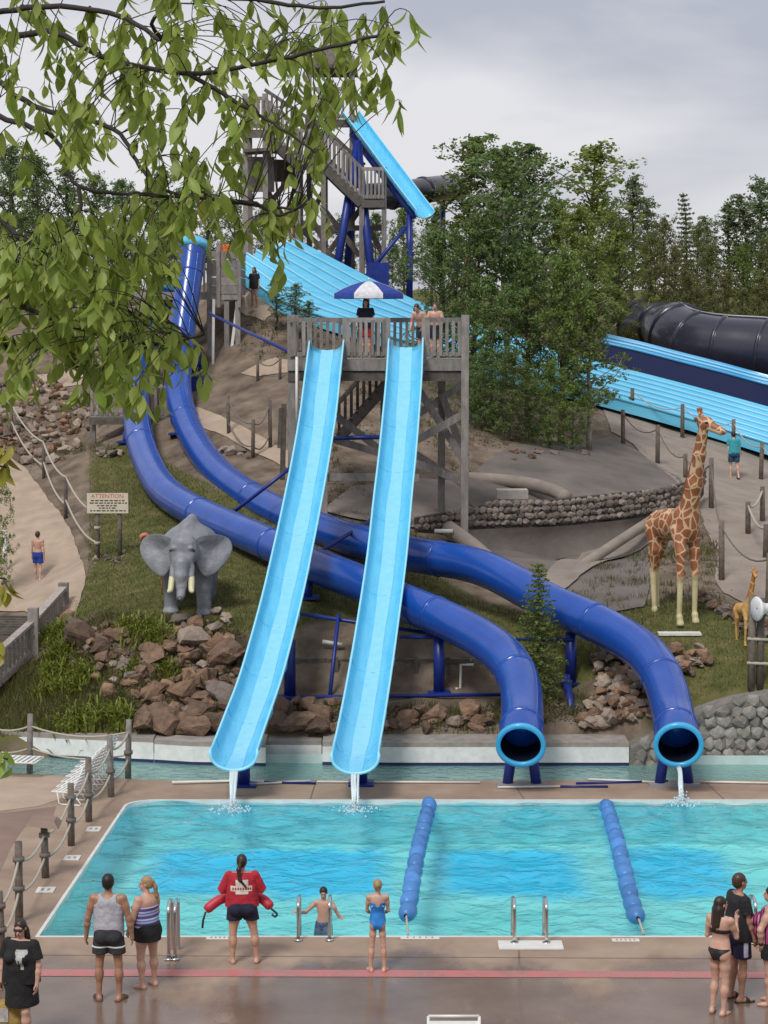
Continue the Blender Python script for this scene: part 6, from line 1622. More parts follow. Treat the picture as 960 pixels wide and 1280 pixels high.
def giraffe(label, base, rz, s, cols, hy=0.5, vscale=4.6, vox=.024):
    t = thing('giraffe_statue', label, 'statue', tuple(base), rz)
    gm_ = giraffe_mat('giraffe_' + str(s)[:4], *cols, vscale); cream = mat('giraffe_cream' + str(s)[:4], cols[1], .5, var=.12, scale=5, coord='obj')
    Rh = rotz(hy); hc = V3(0, .82, 4.72); hp = lambda x, y, z: hc + Rh @ V3(x, y, z)
    pr = [ell((0, -.55, 2.28), (.33, .76, .38), rotx(.12), .12), ell((0, .05, 2.34), (.32, .38, .48), k=.12), ell((0, -1.05, 2.22), (.3, .32, .36), k=.1),
          cap((0, .2, 2.62), (0, .45, 3.3), .24, .175, .16), cap((0, .45, 3.3), (0, .64, 4.0), .175, .14, .1), cap((0, .64, 4.0), (0, .8, 4.62), .14, .115, .08),
          ell(hp(0, .02, .02), (.14, .2, .15), Rh, .06), cap(hp(0, .1, -.02), hp(0, .46, -.17), .12, .075, .06), ell(hp(0, .47, -.18), (.085, .09, .075), Rh, .03)]
    for sx in (-1, 1):
        pr += [cap(hp(sx * .06, -.06, .1), hp(sx * .07, -.12, .32), .038, .03, .02), ell(hp(sx * .07, -.12, .33), (.042, .042, .035), Rh, .015), ell(hp(sx * .22, -.1, .1), (.11, .03, .055), Rh @ roty(-sx * .3), .03)]
        y0 = .2 + sx * .08
        pr += [cap((sx * .2, .08, 2.2), (sx * .235, y0, 1.7), .18, .12, .08), cap((sx * .235, y0, 1.7), (sx * .25, y0 + .02, 1.18), .12, .08, .05), ell((sx * .25, y0 + .03, 1.13), (.088, .092, .11), k=.05), cap((sx * .25, y0 + .02, 1.13), (sx * .26, y0, .22), .076, .058, .04), ell((sx * .26, y0 + .02, .2), (.074, .084, .08), k=.03), cap((sx * .26, y0 + .02, .18), (sx * .26, y0 + .06, .04), .066, .092, .03)]
        y1 = -1.2 + sx * .14
        pr += [cap((sx * .18, -1.05, 2.15), (sx * .15, y1 + .1, 1.65), .21, .125, .08), cap((sx * .15, y1 + .1, 1.65), (sx * .13, y1 - .06, 1.12), .125, .075, .05), cap((sx * .13, y1 - .06, 1.12), (sx * .12, y1 + .02, .22), .075, .058, .04), ell((sx * .12, y1 + .03, .2), (.074, .084, .08), k=.03), cap((sx * .12, y1 + .03, .18), (sx * .12, y1 + .07, .04), .066, .09, .03)]
    sdf_obj('body', pr, vox, gm_, t, [((0, 0, 0), (0, 0, -1))], s=s)
    # painted cream face mask, dark eyes, mane, tail
    sdf_obj('face', [cap(hp(0, .07, -.04), hp(0, .42, -.19), .118, .074, .04), ell(hp(0, .44, -.19), (.082, .085, .07), Rh, .03)], .016, cream, t, [(hp(0, .45, 0), Rh @ V3(0, 1, 0)), (hp(0, 0, .0), Rh @ U(0, .25, 1))], s=s * 1.0006)
    for sx in (-1, 1): sdf_obj('eye', [ell(hp(sx * .12, .12, .02), (.03, .045, .032), Rh)], .009, BLACK, t, s=s)
    sdf_obj('mane', [cap((0, .14, 3.35), (0, .52, 4.1), .045, k=.03), cap((0, .52, 4.1), (0, .68, 4.72), .045, .04, .03), cap((0, -.08, 2.85), (0, .14, 3.35), .045, k=.03)], .02, mat('mane_brown', (.2, .07, .03), .8), t, s=s)
    mesh_obj('tail', *tube_geo([Vector(q) * s for q in ((0, -1.38, 2.4), (.03, -1.48, 2.0), (.02, -1.46, 1.55), (.02, -1.44, 1.3))], [.04 * s, .03 * s, .025 * s, .05 * s], 7), gm_, t, True, world=False)
    return t
gg = G(848, 783)
giraffe('tall brown patched giraffe statue with cream legs beside the trail', (gg.x + .13, gg.y + .3, H(gg.x, gg.y + .3) - .03), R(204), 1.02, ((.33, .115, .045), (.64, .44, .27), (.58, .52, .3)), .55)
gg = G(933, 806)
giraffe('small yellow giraffe calf statue beside the loudspeaker post', (gg.x, gg.y, gg.z - .01), R(200), .365, ((.45, .17, .035), (.6, .37, .11), (.6, .36, .12)), -.3, 4.6, .028)
bs_ = box('plinth_board', (P(848, 790, 48.5).x, 48.35, H(P(848, 790, 48.5).x, 48.35) + .03), (1.0, .3, .06), PVC, None); tag(bs_, 'pale flat board lying at the giraffe hooves', 'board')
# ================================================================== pool furniture
FLOAT = mat('blue_float', (.045, .17, .46), .4, col2=(.075, .25, .58), scale=5, obj_var=.2)
def disc_mesh(r, ln, m):
    prof = [(.2 * r, -ln * .5), (.55 * r, -ln * .48), (.85 * r, -ln * .34), (r, -ln * .1), (r, ln * .1), (.85 * r, ln * .34), (.55 * r, ln * .48), (.2 * r, ln * .5)]; ns = 14; V, Fc = [], []
    for k in range(ns):
        a = 2 * math.pi * k / ns
        for q, z in prof: V.append((q * math.cos(a), q * math.sin(a), z))
    m_ = len(prof)
    for k in range(ns):
        for j in range(m_ - 1): Fc.append((k * m_ + j, ((k + 1) % ns) * m_ + j, ((k + 1) % ns) * m_ + j + 1, k * m_ + j + 1))
    me = bpy.data.meshes.new('float'); me.from_pydata(V, [], Fc); me.materials.append(m); me.polygons.foreach_set('use_smooth', [True] * len(Fc)); return me
FM = disc_mesh(.15, .56, FLOAT)
for a, b, lab in (((537, 1003), (508, 1146), 'string of blue lane floats between the open flume and the nearer tube mouth'), ((755, 1003), (799, 1150), 'string of blue lane floats between the two tube mouths')):
    A, B = PZ(*a, WZ + .06), PZ(*b, WZ + .04); t = thing('lane_rope', lab, 'lane rope', (A.x, A.y, WZ), group='lane ropes')
    n = int((B - A).length / .575); d = (B - A); fr_ = frame_from(d).to_4x4()
    pts = []
    for i in range(n):
        q = A.lerp(B, (i + .5) / n) + Vector((.035 * math.sin(i * .3 + a[0]), 0, random.uniform(-.02, .02))); pts.append(q)
        put('float', FM, Matrix.Translation(q) @ fr_ @ Euler((random.uniform(-.12, .12), random.uniform(-.12, .12), 0)).to_matrix().to_4x4(), t)
    end = PZ(b[0] + (2 if a[0] < 600 else 6), 1168, -.05)
    tube('cable', [PZ(a[0], 999, 0.02)] + pts + [B, end], .018, ROPE, t, 6)
def handrails(label, xs, ybase, ytop, plate=False, lean=.0, hoop=.75):
    t = thing('pool_ladder', label, 'ladder', tuple(PZ(sum(xs) / len(xs), ybase, 0)), group='pool handrails')
    for x in xs:
        b = PZ(x, ybase, 0); h = (ybase - ytop) * b.y / F_PX * 1.03
        pts = [b, b + Vector((0, 0, h * .75)), b + Vector((0, .06, h * .95)), b + Vector((0, .22, h)), b + Vector((0, .42, h * .93)), b + Vector((0, .5, h * .75)), b + Vector((0, .52, -.55))]
        tube('rail', catmull(pts, 5), .028, STEEL, t, 10); tube('escutcheon', [b + Vector((0, 0, .004)), b + Vector((0, 0, .03))], .065, STEEL, t, 12)
    if len(xs) > 1:
        b0, b1 = PZ(xs[0], ybase, 0), PZ(xs[-1], ybase, 0)
        for k in range(3): beam('tread', (b0.x, b0.y + .52, -.22 - .25 * k), (b1.x, b1.y + .52, -.22 - .25 * k), .1, .03, STEEL, t)
    if plate:
        c = PZ(sum(xs) / 2, ybase + 2, 0); box('base_plate', (c.x, c.y - .02, .014), (.98, .42, .02), COPE, t)
    return t
handrails('bright steel pool ladder on a pale base plate', (643, 683), 1180, 1128, True)
handrails('steel pool ladder where the boy climbs out', (373, 412), 1176, 1126)
handrails('single steel grab rail beside the woman in stripes', (211, 219), 1200, 1130)
handrails('steel grab rail between the man in black and the frame edge', (936, 944), 1180, 1126)
MARK = mat('depth_marker', (.66, .64, .6), .5, var=.08, scale=8)
def text_mesh(name, txt, size, m, M, parent, align='CENTER', extr=0.0):
    cu = bpy.data.curves.new(name, 'FONT'); cu.body = txt; cu.size = size; cu.align_x = align; cu.align_y = 'CENTER'; cu.extrude = extr; cu.resolution_u = 2
    o = bpy.data.objects.new(name, cu); COL.objects.link(o); dg = bpy.context.evaluated_depsgraph_get()
    me = bpy.data.meshes.new_from_object(o.evaluated_get(dg)); bpy.data.objects.remove(o); me.materials.clear(); me.materials.append(m)
    return put(name, me, M, parent)
for x, y, w, d, lab in ((275, 1173, .42, .16, 'white tile on the pool edge behind the lifeguard'), (525, 1173, .6, .14, 'white tile on the pool edge at the first lane rope'), (782, 1176, .42, .14, 'white tile on the pool edge at the second lane rope'),
                        (57, 1113, .3, .34, 'square white tile on the side deck nearest the walker'), (90, 1073, .28, .34, 'square white tile on the side deck by the capped post'), (117, 1037, .26, .36, 'square white tile on the side deck by the loungers')):
    c = PZ(x, y, 0); t = thing('deck_marker', lab, 'marker', (c.x, c.y, 0), group='white deck markers')
    box('tile', (c.x, c.y, .01), (w, d, .012), MARK, t)
    if d > .2:
        for dx in (-.05, .05): box('tile_mark', (c.x + dx, c.y, .0175), (.045, .13, .003), mat('marker_ink', (.3, .27, .25), .6), t)
    else:
        for k in range(5): box('tile_mark', (c.x - w * .32 + k * w * .16, c.y, .0175), (.03, .07, .003), MATS.get('marker_ink') or mat('marker_ink', (.3, .27, .25), .6), t)

# loungers: white tube frame with vinyl straps
def lounger(label, base, rz, back=70, group='white loungers', L_=1.25):
    t = thing('sun_lounger', label, 'sun lounger', base, rz, group)
    M0 = Matrix.Identity(4)
    w = .62
    def tb(name, pts, r=.019): return mesh_obj(name, *tube_geo([Vector(q) for q in pts], r, 8), WHITE, t, True, world=False)
    for sx in (-1, 1):
        x = sx * w / 2
        tb('seat_rail', [(x, 0, .34), (x, L_, .34)])
        a = R(back); bx = lambda u: (x, -math.cos(a) * u, .34 + math.sin(a) * u)
        tb('back_rail', [bx(0), bx(.78)])
        tb('leg', [(x, .02, .34), (x, -.22, .04), (x, -.16, .019), (x, .34, .019), (x, .42, .05), (x, .46, .34)])
    tb('seat_rail', [(-w / 2, L_, .34), (w / 2, L_, .34)])
    a = R(back); tb('back_rail', [(-w / 2, -math.cos(a) * .78, .34 + math.sin(a) * .78), (w / 2, -math.cos(a) * .78, .34 + math.sin(a) * .78)])
    for k in range(int(L_ / .112)):
        y = .05 + k * .112; mesh_obj('strap', *boxgeo((0, y, .362), (w, .07, .008)), WHITE, t, world=False)
    for k in range(7):
        u = .06 + k * .105; c = Vector((0, -math.cos(a) * u, .34 + math.sin(a) * u)); mesh_obj('strap', *boxgeo(c, (w, .07, .008), a), WHITE, t, world=False)
    return t
def boxgeo(c, s, rx=0):
    Rm = Matrix.Rotation(-rx, 3, 'X'); V = [Vector(c) + Rm @ Vector((x * s[0] / 2, y * s[1] / 2, z * s[2] / 2)) for z in (-1, 1) for y in (-1, 1) for x in (-1, 1)]
    return V, [(0, 2, 3, 1), (4, 5, 7, 6), (0, 1, 5, 4), (1, 3, 7, 5), (3, 2, 6, 7), (2, 0, 4, 6)]
def copy_tree(o, parent=None):
    c = o.copy(); COL.objects.link(c); c.parent = parent
    for ch in list(o.children): copy_tree(ch, c)
    return c
base = PZ(98, 1004, 0)
l0 = lounger('white strapped pool chair in the tight row behind the deck posts', (base.x, base.y, 0), R(75), 68, 'white pool chairs in a tight row', .62)
l0.scale = (.75, .75, .75)
for k in range(1, 7):
    c = copy_tree(l0); c.scale = (.75, .75, .75); q = PZ(98 + k * 5.6, 1004 - k * 6.4, 0); c.location = (q.x, q.y, .0); c.rotation_euler = (0, 0, R(75 + random.uniform(-3, 3)))
q = PZ(-22, 968, 0); lounger('white lounger beside the channel at the pale pad', (q.x, q.y, .006), R(-100), 75, None)
q = P(565, 1266, 25.3); lounger('white strapped lounger back on the wet near deck', (q.x, 25.55, 0), R(180), 68, None)
ch = [o for o in COL.objects if o.get('label') == 'white strapped lounger back on the wet near deck'][0]; ch.location = (q.x, 24.35, 0)

# attention sign
g = G(121, 700); t = thing('notice_sign', 'cream notice board on two posts headed ATTENTION in red', 'sign', tuple(g))
Ys = g.y; c = P(134.5, 629, Ys); w, h = 52 * Ys / F_PX, 25.5 * Ys / F_PX
box('board', c, (w, .03, h), mat('cream_board', (.62, .56, .44), .6, var=.08, scale=8), t)
box('board_edge', c + Vector((0, .022, 0)), (w + .03, .016, h + .03), WOOD_D, t)
for x in (121, 149):
    pz = P(x, 640, Ys); tube('post', [(pz.x, Ys + .07, H(pz.x, Ys + .07) - .2), (pz.x, Ys + .07, c.z)], .06, WOOD_D if x > 130 else POST, t, 8)
for y in (660, 679): q = P(121, y, Ys); tube('rope_band', [(q.x, Ys + .07, q.z - .04), (q.x, Ys + .07, q.z + .04)], .085, ROPE, t, 8)
MX = lambda dz, dx=0: Matrix.Translation(c + Vector((dx, -.017, dz))) @ Matrix.Rotation(math.pi / 2, 4, 'X')
text_mesh('heading', 'ATTENTION', .155, mat('sign_red', (.5, .03, .03), .6), MX(h * .34), t)
INK = mat('sign_ink', (.07, .055, .045), .6)
random.seed(5)
for dz, L_ in ((.13, .8), (.01, .86), (-.12, .5), (-.24, .42), (-.37, .84)):
    x = -w * L_ / 2
    while x < w * L_ / 2:
        ww = random.uniform(.04, .11); mesh_obj('text_line', *boxgeo(c + Vector((x + ww / 2, -.0165, h * dz)), (ww, .003, .034)), INK, t); x += ww + .03

# loudspeaker on its post
g = G(944, 856); t = thing('speaker_post', 'brown twin post with rope bands carrying a white loudspeaker', 'post', tuple(g))
hh = (856 - 742) * g.y / F_PX
for dx in (-.09, .1): tube('timber', [(g.x + dx, g.y, g.z - .2), (g.x + dx, g.y, g.z + hh * (1 if dx < 0 else .97))], .085, POST, t, 10)
for u in (.25, .52): tube('rope_band', [(g.x - .2, g.y - .06, g.z + hh * u), (g.x + .5, g.y - .08, g.z + hh * u - .03)], .035, ROPE, t, 8)
sp = thing('loudspeaker', 'white horn loudspeaker on the twin post beside the giraffe calf', 'loudspeaker', tuple(P(950, 761, g.y - .15)))
c = P(946, 761, g.y - .28); ax = Vector((.94, .3, 0)).normalized(); prof = [(.0, .02), (-.03, .25), (.0, .27), (.05, .24), (.12, .15), (.22, .11), (.42, .12), (.46, .05)]
V, Fc = [], []; M_ = frame_from(ax); ns = 22
for k in range(ns):
    a = 2 * math.pi * k / ns
    for o, r_ in prof: V.append(c + M_ @ Vector((r_ * math.cos(a), r_ * math.sin(a), o)))
m_ = len(prof)
for k in range(ns):
    for j in range(m_ - 1): Fc.append((k * m_ + j, ((k + 1) % ns) * m_ + j, ((k + 1) % ns) * m_ + j + 1, k * m_ + j + 1))
mesh_obj('horn', V, Fc, WHITE, sp, True); tube('bracket', [c + ax * .25 + Vector((0, 0, -.1)), c + ax * .25 + Vector((0, .2, -.2))], .02, STEEL, sp, 6)

# umbrella
UB, UW = cloth('umbrella_blue', (.02, .05, .28)), cloth('umbrella_white', (.62, .62, .64))
c = P(461, 352, 58.9); t = thing('umbrella', 'blue and white panelled sun umbrella behind the platform railing', 'umbrella', (c.x, 58.9, PZd + .03))
tube('pole', [(c.x, 58.7, PZd + .02), (c.x, 58.7, c.z)], .022, STEEL, t, 8)
rw = 46 * 58.9 / F_PX; dz = .36
for k in range(8):
    a0, a1 = 2 * math.pi * (k - .5) / 8, 2 * math.pi * (k + .5) / 8; V, Fc = [], []
    for j in range(5):
        u = j / 4
        for i in range(4):
            a = a0 + (a1 - a0) * i / 3; s_ = 1 - .06 * math.sin(math.pi * i / 3) * u
            V.append((c.x + rw * u * s_ * math.cos(a), 58.7 + rw * u * s_ * math.sin(a), c.z + .02 - dz * (u ** 1.6)))
    n0 = len(V)
    for i in range(4): q = V[16 + i]; V.append((q[0], q[1], q[2] - .14))
    for j in range(4):
        for i in range(3): a = j * 4 + i; Fc.append((a, a + 4, a + 5, a + 1))
    for i in range(3): Fc.append((16 + i, n0 + i, n0 + i + 1, 17 + i))
    mesh_obj('canopy_panel', V, Fc, UB if k % 2 else UW, t, True)
    am = (a0 + a1) / 2; tube('rib', [(c.x, 58.7, c.z - .03), (c.x + rw * .97 * math.cos(a0), 58.7 + rw * .97 * math.sin(a0), c.z - dz)], .008, STEEL, t, 5)
tube('finial', [(c.x, 58.7, c.z), (c.x, 58.7, c.z + .1)], .02, STEEL, t, 6)

# ================================================================== grass
def blades(name, pts, hgt, wid, m, lean=.5, parent=None):
    """many triangular grass blades standing at pts (n,3)"""
    n = len(pts); a = rng.uniform(0, 2 * math.pi, n); h = hgt * rng.uniform(.5, 1.2, n); w = wid * rng.uniform(.6, 1.3, n); l_ = rng.uniform(0, lean, n) * h; la = rng.uniform(0, 2 * math.pi, n)
    dx, dy = np.cos(a) * w / 2, np.sin(a) * w / 2; V = np.empty((n, 3, 3)); V[:, 0] = pts + np.c_[dx, dy, np.zeros(n) - .02]; V[:, 1] = pts - np.c_[dx, dy, np.zeros(n) + .02]; V[:, 2] = pts + np.c_[np.cos(la) * l_, np.sin(la) * l_, h]
    return np_mesh(name, V.reshape(-1, 3), np.arange(3 * n).reshape(-1, 3), m, parent)
GRASS = leaf_mat('lawn_blades', (.075, .083, .024), (.16, .15, .052), .3)
GRASS_Y = leaf_mat('tall_grass_blades', (.13, .17, .025), (.3, .33, .06), .35)
def lawn_pts(poly, n):
    A = np.array([(p.x, p.y) for p in poly]); lo, hi = A.min(0), A.max(0); q = rng.uniform(lo, hi, (n * 3, 2)); q = q[inpoly(q[:, 0], q[:, 1], poly)][:n]
    return np.c_[q, Hnp(q[:, 0], q[:, 1])]
tag(blades('lawn', lawn_pts(LAWNS[0], 70000), .07, .02, GRASS, .9), 'short dull green lawn around the elephant and giraffes', 'grass', kind='stuff')
tag(blades('bank_grass', lawn_pts(LAWNS[1], 16000), .22, .025, GRASS, .9), 'rough green grass on the bank above the channel', 'grass', kind='stuff')
# loose gravel and weeds on the bare slopes
def scatter(poly, n): return lawn_pts([G(*q) for q in poly], n)
SL = [scatter([(300, 440), (360, 470), (362, 640), (440, 660), (560, 700), (420, 560), (520, 540), (580, 600), (620, 560), (700, 575), (560, 470), (380, 410), (310, 400)], 1800), scatter([(330, 880), (620, 880), (735, 860), (735, 918), (330, 918)], 900),
      scatter([(80, 790), (310, 790), (305, 915), (90, 915)], 1500), scatter([(700, 745), (800, 690), (890, 660), (905, 760), (830, 775), (760, 790)], 500), scatter([(760, 500), (860, 540), (890, 640), (960, 760), (890, 740), (830, 600)], 700), scatter([(0, 470), (130, 470), (150, 560), (30, 585), (0, 580)], 900)]
pts = np.concatenate(SL); n_ = len(pts); s_ = rng.uniform(.015, .065, n_)
o8 = np.array([(1, 0, 0), (0, 1, 0), (-1, 0, 0), (0, -1, 0), (0, 0, .7), (0, 0, -.7)]); o8 = o8[None] * (1 + rng.uniform(-.35, .35, (n_, 6, 3)))
V = (pts[:, None] + o8 * s_[:, None, None]).reshape(-1, 3); f8 = np.array([(0, 1, 4), (1, 2, 4), (2, 3, 4), (3, 0, 4), (1, 0, 5), (2, 1, 5), (3, 2, 5), (0, 3, 5)])
tag(np_mesh('gravel', V, (np.arange(n_)[:, None, None] * 6 + f8[None]).reshape(-1, 3), RK[2]), 'loose gravel on the bare slopes', 'gravel', kind='stuff')
wp = np.concatenate([SL[0][:260], SL[1][:200], SL[2][:420], SL[3][:150], SL[5][:60]]); wp = np.repeat(wp, 22, 0); wp[:, :2] += rng.normal(0, .09, (len(wp), 2)); wp[:, 2] = Hnp(wp[:, 0], wp[:, 1])
tag(blades('weeds', wp, .2, .022, GRASS, 1.1), 'sparse weeds growing between stones on the slopes', 'weeds', kind='stuff')
random.seed(41)
def clump(label, x, y, r, h, n=170, m=GRASS_Y):
    g = G(x, y); q = rng.normal(0, r * .45, (n, 2)); pts = np.c_[g.x + q[:, 0], g.y + q[:, 1], np.zeros(n)]; pts[:, 2] = Hnp(pts[:, 0], pts[:, 1])
    V = []; Fc = []
    for p_ in pts:
        a = random.uniform(0, 6.28); L_ = h * random.uniform(.6, 1.2); w = .022; d = Vector((math.cos(a), math.sin(a), 0)); s_ = Vector((-d.y, d.x, 0)) * w; o = Vector(p_); b = len(V)
        out = random.uniform(.25, .8)
        for u, ww in ((0, 1), (.4, 1), (.75, .7)): q_ = o + d * L_ * out * u * u + Vector((0, 0, L_ * (u - .42 * u * u * out))); V += [q_ - s_ * ww, q_ + s_ * ww]
        V.append(o + d * L_ * out + Vector((0, 0, L_ * (1 - .5 * out) * .85)))
        Fc += [(b, b + 1, b + 3, b + 2), (b + 2, b + 3, b + 5, b + 4), (b + 4, b + 5, b + 6)]
    t = thing('grass_clump', label, 'plant', tuple(g)); mesh_obj('leaves', V, Fc, m, t); return t
for x, y, r, h, lab in ((180, 798, .55, .55, 'large bright clump of arching grass in front of the elephant'), (160, 790, .35, .45, 'bright grass clump left of the large one before the elephant'), (200, 805, .4, .5, 'bright grass clump between boulders under the elephant'), (68, 800, .4, .65, 'bright grass clump against the footbridge post'), (72, 825, .4, .6, 'bright grass clump below the footbridge post'), (66, 848, .35, .5, 'grass clump under the footbridge'), (100, 850, .4, .45, 'yellowish grass clump among small stones'), (95, 862, .35, .4, 'low grass clump above the bank'), (165, 842, .25, .35, 'small grass tuft among the elephant boulders'), (212, 842, .25, .35, 'small yellow tuft among the elephant boulders'),
                        (120, 905, .6, .5, 'wide bright grass clump at the channel wall'), (150, 908, .35, .6, 'spiky bright grass clump at the channel corner post'), (90, 910, .5, .45, 'grass clump at the channel wall'), (62, 866, .4, .45, 'grass clump near the footbridge foot')):
    clump(lab, x, y, r, h)

# ================================================================== trees
BARK = mat('bark', (.1, .075, .055), .9, var=.35, scale=8, bump=.6); BIRCH = mat('birch_bark', (.42, .39, .34), .8, col2=(.2, .18, .16), scale=5, bump=.3)
LM = [leaf_mat('dark_leaves', (.08, .13, .038), (.195, .27, .08), .36, .12), leaf_mat('mid_leaves', (.105, .165, .036), (.23, .315, .075), .38, .12), leaf_mat('pale_leaves', (.16, .215, .045), (.33, .385, .095), .4, .1), leaf_mat('olive_leaves', (.125, .145, .05), (.25, .27, .095), .36, .12), leaf_mat('grey_leaves', (.1, .145, .06), (.21, .27, .12), .36, .12)]
def leaf_cloud(centers, radii, per, size, r_):
    """diamond leaves scattered in small clumps"""
    C = np.repeat(centers, per, 0); Rr = np.repeat(radii, per)
    n = len(C); u = r_.normal(size=(n, 3)); u /= np.linalg.norm(u, axis=1)[:, None]; q = C + u * (Rr * r_.uniform(.15, 1, n) ** .6)[:, None] * np.array([1, 1, .8])
    s = size * r_.uniform(.6, 1.3, n); a = r_.normal(size=(n, 3)); a[:, 2] -= .3; a /= np.linalg.norm(a, axis=1)[:, None]
    b = np.cross(a, u + r_.normal(size=(n, 3)) * .6); b /= np.linalg.norm(b, axis=1)[:, None] + 1e-9
    V = np.empty((n, 4, 3)); V[:, 0] = q - a * s[:, None] * .55; V[:, 1] = q + b * s[:, None] * .32; V[:, 2] = q + a * s[:, None] * .55; V[:, 3] = q - b * s[:, None] * .32
    return V.reshape(-1, 3), np.arange(4 * n).reshape(-1, 4)
def tree_mesh(kind, seed, leaf_m, bark):
    """unit tree 10 m high; returns (trunk mesh, crown mesh)"""
    r_ = np.random.default_rng(seed); rr = random.Random(seed); V, Fc = [], []; cs, rs = [], []
    Hh = 10.
    bend = Vector((rr.uniform(-.5, .5), rr.uniform(-.5, .5), 0))
    tp = [Vector((0, 0, -.3)) + bend * (u * u) + Vector((rr.uniform(-.08, .08), rr.uniform(-.08, .08), Hh * u)) for u in np.linspace(0, .96, 9)]
    r0 = {'broad': .2, 'birch': .13, 'spruce': .14, 'bush': .1, 'poplar': .13, 'stem': .1}[kind]
    tube_geo(tp, [r0 * (1 - .88 * i / 8) for i in range(9)], 7, True, V, Fc)
    def along(u): f = u / .96 * 8; i = min(7, int(f)); return tp[i].lerp(tp[i + 1], f - i)
    if kind == 'spruce':
        nlv = 26
        for k in range(nlv):
            u = .1 + .86 * k / nlv; L_ = 2.0 * (1 - u) ** .8 + .12
            for j in range(6):
                a = j / 6 * 6.28 + k * .7 + rr.uniform(-.3, .3); o = along(u); d = Vector((math.cos(a), math.sin(a), -.25 + .5 * u))
                e_ = o + d * L_ * rr.uniform(.7, 1.1); tube_geo([o, e_], [.025, .008], 4, False, V, Fc)
                m = max(2, int(L_ / .22))
                for i in range(m): cs.append(tuple(o.lerp(e_, (i + .6) / m))); rs.append(.12 + .16 * (1 - i / m) * L_ / 2)
        per, size = 9, .15
    else:
        par = {'broad': (27, .2, 2.6, .95, 26, .155), 'stem': (20, .5, 1.3, 1.0, 18, .13), 'birch': (26, .25, 1.75, 1.2, 18, .14), 'bush': (26, .04, 3.2, .75, 30, .155), 'poplar': (24, .25, 1.35, 1.5, 15, .145)}[kind]
        nb_, u0, L0, rise, per, size = par
        for k in range(nb_):
            u = u0 + (.95 - u0) * ((k + rr.random()) / nb_); prof = math.sin(math.pi * min(1, (u - u0) / (1 - u0) * .8 + .22)) ** .8
            L_ = L0 * prof * (rr.uniform(.6, 1.25) if kind in ('broad', 'bush') else rr.uniform(.35, 1.6)); a = k * 2.4 + rr.uniform(-.5, .5); o = along(u); d = Vector((math.cos(a), math.sin(a), rise * rr.uniform(.4, 1.0)))
            d.normalize(); mid = o + d * L_ * .5 + Vector((0, 0, .1)); e_ = o + d * L_ + Vector((0, 0, -.15 * L_ if kind == 'bush' else .15))
            tube_geo([o, mid, e_], [r0 * .42 * (1 - u * .6), r0 * .25 * (1 - u * .5), .012], 5, False, V, Fc)
            m = 7
            for i in range(m):
                w = (i + .9) / m; c = (o.lerp(mid, w * 2) if w < .5 else mid.lerp(e_, w * 2 - 1)); sp_ = .16 + .3 * w
                for _ in range(2 if w > .35 else 1):
                    q = c + Vector((rr.gauss(0, 1), rr.gauss(0, 1), rr.gauss(0, .75))) * sp_ * (L_ / 2) ** .5
                    if rr.random() < .5: tube_geo([c, q], [.014, .006], 4, False, V, Fc)
                    cs.append(tuple(q)); rs.append(rr.uniform(.2, .48) if kind in ('broad', 'bush') else rr.uniform(.12, .34))
    trunk = bpy.data.meshes.new('trunk'); trunk.from_pydata([tuple(v) for v in V], [], Fc); trunk.materials.append(bark); trunk.polygons.foreach_set('use_smooth', [True] * len(Fc))
    LV, LF = leaf_cloud(np.array(cs), np.array(rs), per, size, r_)
    o = np_mesh('crown', LV, LF, leaf_m); me = o.data; bpy.data.objects.remove(o)
    return trunk, me
TT = {}
def tmesh(kind, lm, bark, sd):
    k = (kind, lm, bark.name, sd)
    if k not in TT: TT[k] = tree_mesh(kind, hash((kind, lm, sd)) % 1000 if False else (len(kind) * 37 + lm * 101 + sd * 13), LM[lm], bark)
    return TT[k]
def tree(label, x, ytop, Y, kind, lm, sd=0, wide=1., bark=None, group=None, base=None, name='tree'):
    """stands on the ground at photo column x, depth Y; its top shows at ytop"""
    top = P(x, ytop, Y); X = top.x; zb = H(X, Y); Ht = max(1.0, top.z - zb); s = Ht / 10.3
    t = thing(name, label, 'tree', (X, Y, zb), random.uniform(0, 6.28), group); t.scale = (s * wide, s * wide, s)
    a, b = tmesh(kind, lm, bark or BARK, sd)
    for nm, me in (('trunk', a), ('crown', b)): o = bpy.data.objects.new(nm, me); link(o, t)
    return t
random.seed(51)
tree('tall slender birch with a bare pale trunk rising above the dark trees', 633, 150, 71.5, 'stem', 0, 0, 1.2, BIRCH)
tree('loose birch with sprawling branches between the steep slide and the pale trunk', 585, 152, 89, 'birch', 1, 1, 1.7)
tree('dark tall tree crowding the pale birch', 668, 158, 90, 'birch', 0, 2, 1.5)
tree('feathery tall tree directly behind the pale birch trunk', 640, 175, 91, 'birch', 4, 3, 1.6)
tree('dark broad tree below the end of the steep slide', 552, 272, 72, 'broad', 0, 0, 1.0)
tree('dark broad tree between steep slide and pale birch', 592, 250, 71.5, 'broad', 0, 1, .95)
tree('dark dense tree beside the platform corner', 616, 330, 69.5, 'bush', 0, 0, 1.0)
tree('dark dense tree behind the pale birch trunk foot', 662, 290, 71, 'broad', 0, 2, 1.05)
tree('dense green tree at the top of the trail', 704, 300, 70.5, 'broad', 1, 0, .95)
tree('leafy tree with thin pale trunk overhanging the trail', 737, 350, 70.5, 'birch', 1, 1, 1.6, BIRCH)
tree('low dark bush at the foot of the platform side trees', 640, 430, 67.5, 'bush', 0, 1, 1.25)
tree('low dark bush at the gunite edge', 688, 440, 68.2, 'bush', 1, 2, 1.1)
tree('low dark bush hugging the platform post', 604, 425, 68, 'bush', 0, 0, 1.3)
tree('low bush filling the gap under the pale trunked trees', 662, 462, 69, 'bush', 0, 1, 1.3)
tree('low green bush beside the thin pale trunk by the trail', 716, 468, 69.6, 'bush', 1, 2, 1.2)
